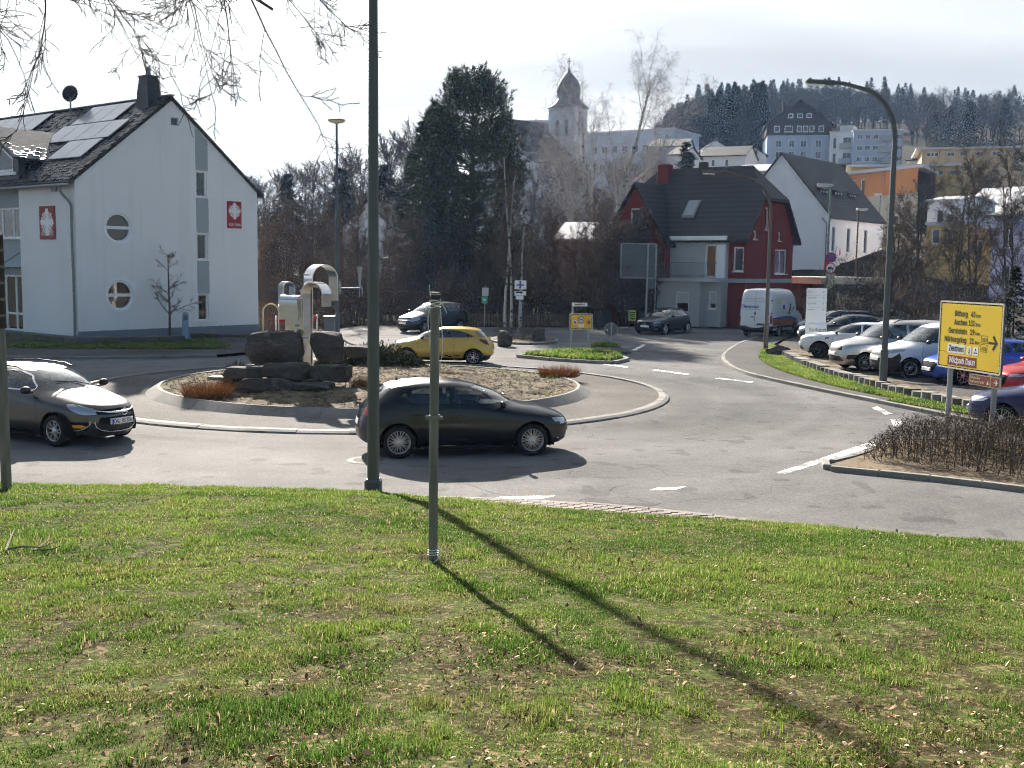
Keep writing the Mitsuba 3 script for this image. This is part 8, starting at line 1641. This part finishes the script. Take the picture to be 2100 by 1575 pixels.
# ------------------------------------------------------------------ signs
def sign_frame(px, py, Y_, yaw): q = at(px, py, Y_); return frame2(q, math.radians(yaw)), q
def letters(t, s, h, fr, x, z, y, bsdf, width=None, bold=False, name='lettering', align='l', parent=None):
    m = text(s, h, bold); w_ = m[0][:, 0].max(); k = width / w_ if width else 1.0; v = m[0] * [k, 1, 1]; W_ = w_ * k; x0 = x if align == 'l' else x - W_ if align == 'r' else x - W_ / 2
    return add(parent or t, name, (np.c_[v[:, 0] + x0, y - v[:, 2] * .5, v[:, 1] + z], m[1]), bsdf, frame=fr)
def slab(t, nm, poly, y0, y1, b, fr, parent=None): return add(parent or t, nm, wallpoly(poly, y0, y1), b, frame=fr)
def arrow(cx, cz, s): return unary_union([sbox(cx - s, cz - s * .16, cx + s * .6, cz + s * .16), LineString([(cx + s * .05, cz + s), (cx + s * .85, cz), (cx + s * .05, cz - s)]).buffer(s * .2, cap_style='flat', join_style='mitre')])
# the big yellow direction sign
PL, PR = gp(1944, 905), gp(2037, 925); yaw = math.atan2(PR[1] - PL[1], PR[0] - PL[0])
SL = at(1926, 690, 24.0); SR = at(2056, 700, 21.9); yaw = math.atan2(SR[1] - SL[1], SR[0] - SL[0]); SW = float(np.hypot(*(SR - SL)[:2])); zt_, zb_ = zpx(1927, 616, 24.0), zpx(1927, 751, 24.0); SH = zt_ - zb_
fs = frame2((SL[0], SL[1], zb_), yaw); ys = thing('direction_sign', 'large yellow direction sign with black place names on two grey posts at the right', 'road sign')
brd = rpoly([(0, 0), (SW, 0), (SW, SH), (0, SH)], .05); slab(ys, 'board', brd, 0, .045, 'm_sign_back', fs); slab(ys, 'rim', brd.difference(brd.buffer(-.03)), -.012, 0, 'm_frame_cream', fs); inn = brd.buffer(-.031)
slab(ys, 'border', inn.difference(inn.buffer(-.022)), -.006, -.0005, 'm_ink', fs); slab(ys, 'face', inn.buffer(-.0225), -.006, -.0005, 'm_sign_yellow', fs)
x3, x4, xa = SW * .415, SW * .62, SW * .80
fy = lambda f_: SH * (1 - f_)
for k, (nm, km) in enumerate((('Bitburg', '45'), ('Aachen', '131'), ('Gerolstein', '19'), ('Nürburgring', '21'))):
    zrow = fy(.215 + .128 * k); wd = {'Bitburg': .21, 'Aachen': .21, 'Gerolstein': .30, 'Nürburgring': .36}[nm] * SW
    letters(ys, nm, .112, fs, SW * .455, zrow, -.008, 'm_ink', wd, align='r', bold=True); letters(ys, km, .112, fs, SW * .575, zrow, -.008, 'm_ink', {2: .07, 3: .10}[len(km)] * SW, align='r', bold=True); letters(ys, 'km', .075, fs, SW * .59, zrow, -.008, 'm_ink', .07 * SW)
slab(ys, 'white_field', sbox(SW * .16, fy(.765), SW * .44, fy(.635)), -.010, -.0065, 'm_sign_white', fs); letters(ys, 'Zentrum', .12, fs, SW * .30, fy(.735), -.012, 'm_ink', SW * .24, align='c', bold=True)
slab(ys, 'white_field', sbox(SW * .475, fy(.765), SW * .545, fy(.645)), -.010, -.0065, 'm_sign_white', fs); letters(ys, 'i', .11, fs, SW * .51, fy(.75), -.012, 'm_ink', bold=True, align='c')
slab(ys, 'white_field', sbox(SW * .57, fy(.765), SW * .65, fy(.645)), -.010, -.0065, 'm_sign_white', fs); slab(ys, 'pictogram', sbox(SW * .582, fy(.735), SW * .638, fy(.718)).union(sbox(SW * .605, fy(.70), SW * .618, fy(.665))), -.013, -.0105, 'm_ink', fs)
slab(ys, 'divider', sbox(.055, fy(.757), SW * .16, fy(.752)), -.008, -.0065, 'm_ink', fs)
slab(ys, 'brown_field', sbox(SW * .17, fy(.945), SW * .635, fy(.80)), -.010, -.0065, 'm_sign_brown', fs); letters(ys, 'Wildpark Daun', .125, fs, SW * .4025, fy(.91), -.012, 'm_sign_white', SW * .42, align='c', bold=True)
for k, nmb in enumerate(('257', '421')):
    bxp = sbox(SW * .685, fy(.575 + .125 * k), SW * .785, fy(.465 + .125 * k)); slab(ys, 'number_box', bxp.difference(bxp.buffer(-.008)), -.009, -.0065, 'm_ink', fs); letters(ys, nmb, .07, fs, SW * .735, fy(.55 + .125 * k), -.009, 'm_ink', SW * .075, align='c')
slab(ys, 'arrow', arrow(SW * .865, fy(.56), SW * .065), -.010, -.0065, 'm_ink', fs)
sg2 = thing('route_sign', 'small brown scenic route sign with a white arrow below the yellow sign', 'road sign'); b0, b1 = SW * .53, SW * 1.0; h0, h1 = -.27, -.045; bp = rpoly([(b0, h0), (b1, h0), (b1, h1), (b0, h1)], .02)
slab(sg2, 'board', bp, .0, .03, 'm_frame_cream', fs); slab(sg2, 'face', bp.buffer(-.014), -.006, -.0005, 'm_sign_brown', fs); slab(sg2, 'divider', sbox(b1 - .28 * SW * .5, h0 + .014, b1 - .28 * SW * .5 + .012, h1 - .014), -.009, -.0065, 'm_frame_cream', fs)
letters(sg2, 'Deutsche', .055, fs, b0 + .04, h0 + .13, -.008, 'm_frame_cream', .26 * SW * .62); letters(sg2, 'Vulkanstraße', .055, fs, b0 + .04, h0 + .05, -.008, 'm_frame_cream', .26 * SW * .85); slab(sg2, 'arrow', arrow(b1 - .125, (h0 + h1) / 2, .055), -.010, -.0065, 'm_sign_white', fs)
slab(sg2, 'emblem', Polygon([(b1 - .42, h0 + .05), (b1 - .34, h0 + .05), (b1 - .37, h0 + .13)]), -.009, -.0065, 'm_frame_cream', fs)
for px, Y_ in ((1944, 23.75), (2036, 22.3)):
    q = at(px, 880, Y_); add(ys, 'post', tube([[q[0], q[1] + .06, -.1], [q[0] + .02, q[1] + .06, zt_ - .08]], .058, 14), 'm_galv', 40)
# small yellow detour sign with the street name plate
Ys = 46.9; f2_ = frame2((at(1168, 660, Ys)[0], Ys - .1, zpx(1190, 676, Ys)), .02); W2, H2 = 47.5 / F_PX * Ys, (676 - 643) / F_PX * Ys; ds = thing('detour_sign', 'small orange yellow sign with weight limit symbol and arrow on the grassy island', 'road sign')
b2 = rpoly([(0, 0), (W2, 0), (W2, H2), (0, H2)], .06); slab(ds, 'board', b2, .0, .03, 'm_frame_cream', f2_); slab(ds, 'border', b2.buffer(-.025).difference(b2.buffer(-.055)), -.004, -.0005, 'm_ink', f2_); slab(ds, 'face', b2.buffer(-.056), -.004, -.0005, 'm_sign_orange', f2_)
ci = Point(W2 * .5, H2 * .62).buffer(.13, 20); slab(ds, 'ring', ci.difference(ci.buffer(-.03)), -.008, -.0045, 'm_ink', f2_); slab(ds, 'disc', ci.buffer(-.031), -.008, -.0045, 'm_sign_white', f2_); slab(ds, 'pictogram', sbox(W2 * .5 - .06, H2 * .62 - .03, W2 * .5 + .06, H2 * .62 + .03), -.011, -.0085, 'm_ink', f2_)
slab(ds, 'white_field', sbox(W2 * .38, H2 * .15, W2 * .62, H2 * .36), -.008, -.0045, 'm_sign_white', f2_); slab(ds, 'white_field', sbox(W2 * .15, H2 * .34, W2 * .31, H2 * .60), -.008, -.0045, 'm_sign_white', f2_); dm_ = Polygon([(W2 * .23, H2 * .37), (W2 * .29, H2 * .46), (W2 * .23, H2 * .55), (W2 * .17, H2 * .46)]); slab(ds, 'pictogram', dm_, -.011, -.0085, 'm_ink', f2_); slab(ds, 'arrow', arrow(W2 * .79, H2 * .47, .10), -.008, -.0045, 'm_ink', f2_)
for px, up in ((1171, zpx(1175, 620, Ys)), (1205, zpx(1205, 645, Ys))): q = at(px, 700, Ys); add(ds, 'post', tube([[q[0], Ys + .0, 0], [q[0] + .05, Ys + .0, up]], .045, 10), 'm_galv', 40)
stn = thing('street_name_sign', 'white street name plate on the taller post of the small yellow sign', 'street sign'); slab(stn, 'plate', sbox(.10, zpx(1190, 628, Ys) - zpx(1190, 676, Ys), .74, zpx(1190, 621, Ys) - zpx(1190, 676, Ys)), -.02, .0, 'm_sign_white', f2_); slab(stn, 'lettering', unary_union([sbox(.19 + .042 * k, H2 + .36, .222 + .042 * k, H2 + .42) for k in range(11)]).intersection(sbox(.15, 0, .7, 9)), -.023, -.0205, 'm_ink', f2_)
# keep right sign seen from behind
Yk = 50.6; q = at(1252, 712, Yk); ks = thing('round_sign', 'round traffic sign seen from behind on the island tip', 'road sign'); zc_ = zpx(1253, 676, Yk); fk = frame2((q[0], Yk, zc_), 0)
dk = Point(0, 0).buffer(.315, 28); slab(ks, 'disc', dk, -.004, .01, 'm_sign_back', fk); slab(ks, 'rim', dk.difference(dk.buffer(-.028)), -.02, -.005, 'm_galv', fk); add(ks, 'post', tube([[q[0], Yk - .045, 0], [q[0] + .03, Yk - .045, zc_ + .33]], .035, 10), 'm_galv', 40); slab(ks, 'sticker', sbox(-.22, -.03, -.13, .02), -.007, -.0045, 'm_sign_white', fk)
# two-part notice and white arrow boards before the hedge
Yn = 65.5; q = at(993, 672, Yn); ns = thing('notice_sign', 'narrow post with a white notice board above a green one, before the brown hedge', 'sign'); fn_ = frame2((q[0], Yn - .06, 0), 0)
add(ns, 'post', tube([[q[0], Yn, 0], [q[0] + .05, Yn, zpx(993, 585, Yn)]], .03, 8), 'm_galv'); slab(ns, 'board', sbox(-.15, zpx(993, 607, Yn), .24, zpx(993, 590, Yn)), -.02, .0, 'm_shutter', fn_); slab(ns, 'text_lines', unary_union([sbox(-.11, z_, .20, z_ + .025) for z_ in np.linspace(zpx(993, 605, Yn), zpx(993, 592, Yn), 7)]), -.024, -.0205, 'm_grey_print', fn_)
slab(ns, 'green_board', sbox(-.17, zpx(993, 622, Yn), .18, zpx(993, 608, Yn)), -.02, 0, 'm_green_sign', fn_); slab(ns, 'pictogram', unary_union([affinity.rotate(sbox(-.10, zpx(993, 615, Yn) - .02, .10, zpx(993, 615, Yn) + .02), a_) for a_ in (45, -45)]), -.024, -.0205, 'm_sign_white', fn_)
Ya = 57.8; q = at(1063, 690, Ya); as_ = thing('arrow_boards', 'white boards with a dark road symbol on a post at the planted island', 'road sign'); fa = frame2((q[0] + .06, Ya - .06, 0), 0); Z = lambda py: zpx(1066, py, Ya)
add(as_, 'post', tube([[q[0], Ya, 0], [q[0] + .07, Ya, Z(573)]], .04, 8), 'm_galv')
for (a0, a1, p0, p1) in ((-.29, .32, 593, 575), (-.30, .32, 606, 597)): slab(as_, 'board', sbox(a0, Z(p0), a1, Z(p1)), -.02, 0, 'm_sign_white', fa)
slab(as_, 'board', sbox(-.22, Z(614), .18, Z(607)), -.02, 0, 'm_sign_white', fa); slab(as_, 'pictogram', unary_union([sbox(-.05, Z(592), .05, Z(576)), sbox(-.20, Z(586), .2, Z(583))]), -.024, -.0205, 'm_sign_blue', fa); slab(as_, 'bar', sbox(-.22, Z(601.5), .12, Z(598)), -.024, -.0205, 'm_ink', fa)
# back of the large blue-grey direction sign
Yb_ = 66; q = at(1309, 640, Yb_); bs = thing('direction_sign', 'back of a large grey direction sign on two posts before the red house', 'road sign'); fb_ = frame2((at(1272, 560, Yb_)[0], Yb_, 0), 0); Z = lambda py: zpx(1309, py, Yb_); WB_ = 72 / F_PX * Yb_
b_ = rpoly([(0, Z(571)), (WB_, Z(571)), (WB_, Z(499)), (0, Z(499))], .08); slab(bs, 'board', b_, .0, .04, 'm_sign_back', fb_); slab(bs, 'rim', b_.difference(b_.buffer(-.05)), -.03, -.0, 'm_galv', fb_)
slab(bs, 'lower_board', sbox(WB_ * .74, Z(592), WB_, Z(572)), .0, .04, 'm_sign_back', fb_)
for z_ in (523, 547): add(bs, 'stiffener', bx(.06, WB_ - .06, -.05, -.001, Z(z_) - .03, Z(z_) + .03), 'm_pole_grey', frame=fb_)
for u in (.75, .995): add(bs, 'post', tube(fb_(np.array([[WB_ * u, -.1, 0], [WB_ * u + .03, -.1, Z(500)]])), .06 if u < .9 else .03, 10), 'm_galv', 40)
# yellow notice, wheelie bins, railing box
Yy = 67; q = at(1297, 647, Yy); yn = thing('notice', 'lime yellow notice with dark lines on a stand before the bins', 'notice'); fy_ = frame2((at(1289, 647, Yy)[0], Yy, 0), 0); Z = lambda py: zpx(1297, py, Yy); slab(yn, 'board', sbox(0, Z(658), .45, Z(636)), 0, .02, 'm_frame_cream', fy_); slab(yn, 'face', sbox(.02, Z(657), .43, Z(637)), -.004, -.0005, 'm_lime_notice', fy_); slab(yn, 'text_lines', unary_union([sbox(.06, Z(p_), .39, Z(p_) + .07) for p_ in (642, 646.5, 651, 655)]), -.008, -.0045, 'm_moss_green', fy_); add(yn, 'leg', cat([bx(.04, .08, .03, .06, 0, Z(636)), bx(.37, .41, .03, .06, 0, Z(636))]), 'm_fence_wood', frame=fy_)
def bin_(label, px, Y_, w_, h_, b='m_bin', z0=.0, group=None):
    q = at(px, 660, Y_); t = thing('wheelie_bin', label, 'bin', group); f_ = frame2((q[0], Y_, z0), r4.uniform(-.2, .2)); P8 = np.array([[sx * w_ * k, sy * w_ * .55 * k, z_] for z_, k in ((.08, .42), (h_, .5)) for sy in (-1, 1) for sx in (-1, 1)]); import manifold3d as m3; m = m3.Manifold.hull_points(P8).to_mesh()
    add(t, 'body', (np.array(m.vert_properties[:, :3], float), np.array(m.tri_verts)), b, frame=f_); add(t, 'lid', cbx(-w_ * .53, w_ * .53, -w_ * .62, w_ * .58, h_ + .002, h_ + .07, .02), b, frame=f_)
    for s in (-1, 1): m = lathe([(.001, -.03), (.10, -.03), (.10, .03), (.001, .03)], 14); add(t, 'wheel', (np.c_[m[0][:, 2] + s * w_ * .4, m[0][:, 0] + w_ * .5, m[0][:, 1] + .10], m[1]), 'm_rubber', frame=f_)
bin_('big dark wheelie bin right of the small yellow sign', 1237, 66.5, 1.1, 1.15); bin_('dark wheelie bin behind the lime yellow notice', 1320, 68, .62, 1.05); bin_('dark green bin at the steps of the grey extension', 1471, 69.8, .75, .95, 'm_moss_green', .12); bin_('grey litter bin with a pale lid right of the steel ribbons', 677, 56.5, .58, .95, 'm_bin_grey')
rb = thing('barrier', 'low red barrier with white end caps behind the steel ribbons', 'barrier'); qa, qb = at(566, 668, 58.2), at(650, 668, 60.2); d_ = (qb - qa) / 3
for k in range(3):
    a0, a1 = qa + d_ * k + d_ * .06, qa + d_ * (k + 1) - d_ * .06; fr_ = frame2((a0[0], a0[1], 0), math.atan2(d_[1], d_[0])); Lk = float(np.linalg.norm((a1 - a0)[:2])); add(rb, 'board', cbx(0, Lk, -.05, .05, .55, .85, .03), 'm_sign_red', frame=fr_)
for k in range(4): q = qa + d_ * k; add(rb, 'post', tube([[q[0], q[1], 0], [q[0], q[1], .92]], .045, 8), 'm_sign_white')
# traffic signs on the green lamp post
Yt = 65.7; q = at(1698, 640, Yt); ts = thing('traffic_signs', 'no stopping disc above a no lorries disc on the green lamp post', 'road sign'); ft = frame2((at(1701, 560, Yt)[0], Yt - .2, 0), 0); Z = lambda py: zpx(1701, py, Yt)
n1 = Point(0, Z(528)).buffer(.31, 24); slab(ts, 'stop_disc', n1.buffer(-.03), -.02, 0, 'm_sign_blue', ft); slab(ts, 'stop_ring', n1.difference(n1.buffer(-.031)), -.022, .0, 'm_sign_red', ft); slab(ts, 'stop_cross', unary_union([affinity.rotate(sbox(-.28, Z(528) - .02, .28, Z(528) + .02), a_) for a_ in (45, -45)]), -.026, -.0225, 'm_sign_red', ft)
n2 = Point(0, Z(550)).buffer(.32, 24); slab(ts, 'weight_disc', n2.buffer(-.051), -.02, 0, 'm_sign_white', ft); slab(ts, 'weight_ring', n2.difference(n2.buffer(-.05)), -.022, 0, 'm_sign_red', ft); slab(ts, 'pictogram', unary_union([sbox(-.16, Z(550) - .06, .05, Z(550) + .08), sbox(.06, Z(550) - .06, .16, Z(550) + .03), Point(-.09, Z(550) - .07).buffer(.035), Point(.1, Z(550) - .07).buffer(.035)]), -.026, -.0225, 'm_ink', ft)
slab(ts, 'plate', sbox(-.27, Z(571), .24, Z(562)), -.02, 0, 'm_shutter', ft); slab(ts, 'back_plate', sbox(-.34, Z(553), -.1, Z(523)), .02, .04, 'm_sign_red', ft); pd = Polygon([(-.02, Z(594)), (.24, Z(585)), (-.02, Z(576)), (-.27, Z(585))]); slab(ts, 'priority_plate', pd, .0, .02, 'm_shutter', ft); slab(ts, 'priority_inner', pd.buffer(-.06), -.004, -.0005, 'm_moss_pale', ft)
mat('m_moss_pale', (.45, .48, .28), .6)
# white entrance pylon of the dealer
Yp = 47.5; q = at(1670, 735, Yp); py_ = thing('entrance_pylon', 'white two part entrance pylon with grey lines at the car park', 'sign'); a_ = math.radians(-18); wP = 40 / F_PX * Yp; fp = frame2((at(1650, 700, Yp)[0], Yp, .1), a_); Z = lambda p_: zpx(1670, p_, Yp) - .1
add(py_, 'column', cbx(0, wP, 0, .22, 0.75, Z(591), .012), 'm_white_plastic', frame=fp); add(py_, 'foot_panel', cbx(.12, wP + .05, -.10, .12, 0, Z(664), .012), 'm_white_plastic', frame=fp)
for k, p_ in enumerate((606, 618, 630)): add(py_, 'groove', bx(.0, wP, -.004, .001, Z(p_), Z(p_) + .012), 'm_grey_print', frame=fp)
for k, (p_, w_) in enumerate(((600, .18), (612, .36), (624, .36), (636, .33))): slab(py_, 'text_line', unary_union([sbox(.06 + .045 * j_, Z(p_), .095 + .045 * j_, Z(p_) + .055) for j_ in range(int(w_ / .045))]), -.006, -.001, 'm_grey_print', fp); slab(py_, 'pictogram', sbox(wP - .16, Z(p_), wP - .10, Z(p_) + .08), -.006, -.001, 'm_grey_print', fp)
letters(py_, 'Einfahrt', .15, fp, .14 + (wP - .07) / 2, Z(679), -.108, 'm_ink', wP * .82, align='c'); slab(py_, 'arrow', affinity.rotate(arrow(.55, Z(690), .10), 0), -.108, -.1005, 'm_ink', fp)
# info pillar at the white building
q = gp(382, 694, .12); ip = thing('info_pillar', 'slim blue grey round topped pillar beside the small bare tree', 'pillar'); fi = frame2((q[0] - .16, q[1], .1), .5); hgt = zpx(382, 640, q[1]) - .1
bpp = sbox(0, 0, .28, hgt - .14).union(Point(.14, hgt - .14).buffer(.14, 16)); slab(ip, 'body', bpp, 0, .12, 'm_lilac_pale', fi); slab(ip, 'panel', sbox(.05, hgt - .38, .23, hgt - .16), -.004, -.0005, 'm_sign_back', fi); mat('m_lilac_pale', (.26, .33, .45), .5)
# low retaining wall round the white building's forecourt
fw = thing('forecourt_wall', 'low dark stone wall along the foot of the white building', 'low wall'); pth = [gp(0, 690, .1)[:2] + [-3, 1.5], gp(20, 694, .1)[:2], gp(160, 706, .1)[:2], gp(380, 702, .1)[:2]]
for k in range(3):
    d_ = np.array(pth[k + 1]) - pth[k]; L_ = np.linalg.norm(d_); m_ = max(1, int(L_ / 1.0))
    for j_ in range(m_): add(fw, 'stone', cbx(j_ * L_ / m_ + .01, (j_ + 1) * L_ / m_ - .01, 0, .25, 0, .38 + r4.uniform(-.02, .02), .02), 'm_edge', frame=frame2((*pth[k], 0), math.atan2(d_[1], d_[0])))
for k in range(8):
    d_ = (gp(515, 693, .1) - gp(388, 688, .1)); L_ = np.linalg.norm(d_); add(fw, 'stone', cbx(k * L_ / 8 + .01, (k + 1) * L_ / 8 - .01, 0, .2, 0, .22, .02), 'm_edge', frame=frame2((*gp(388, 688, .1)[:2], 0), math.atan2(d_[1], d_[0])))
# ------------------------------------------------------------------ air
scene['haze_bsdf'] = {'type': 'null'}
scene['haze'] = {'type': 'cube', 'to_world': T().translate([0, 500, 70]).scale([900, 900, 75]), 'bsdf': {'type': 'null'}, 'interior': ref('air')}
put_label('haze', 'thin bluish winter haze over the valley', 'haze', kind='stuff')
del scene['haze_bsdf']
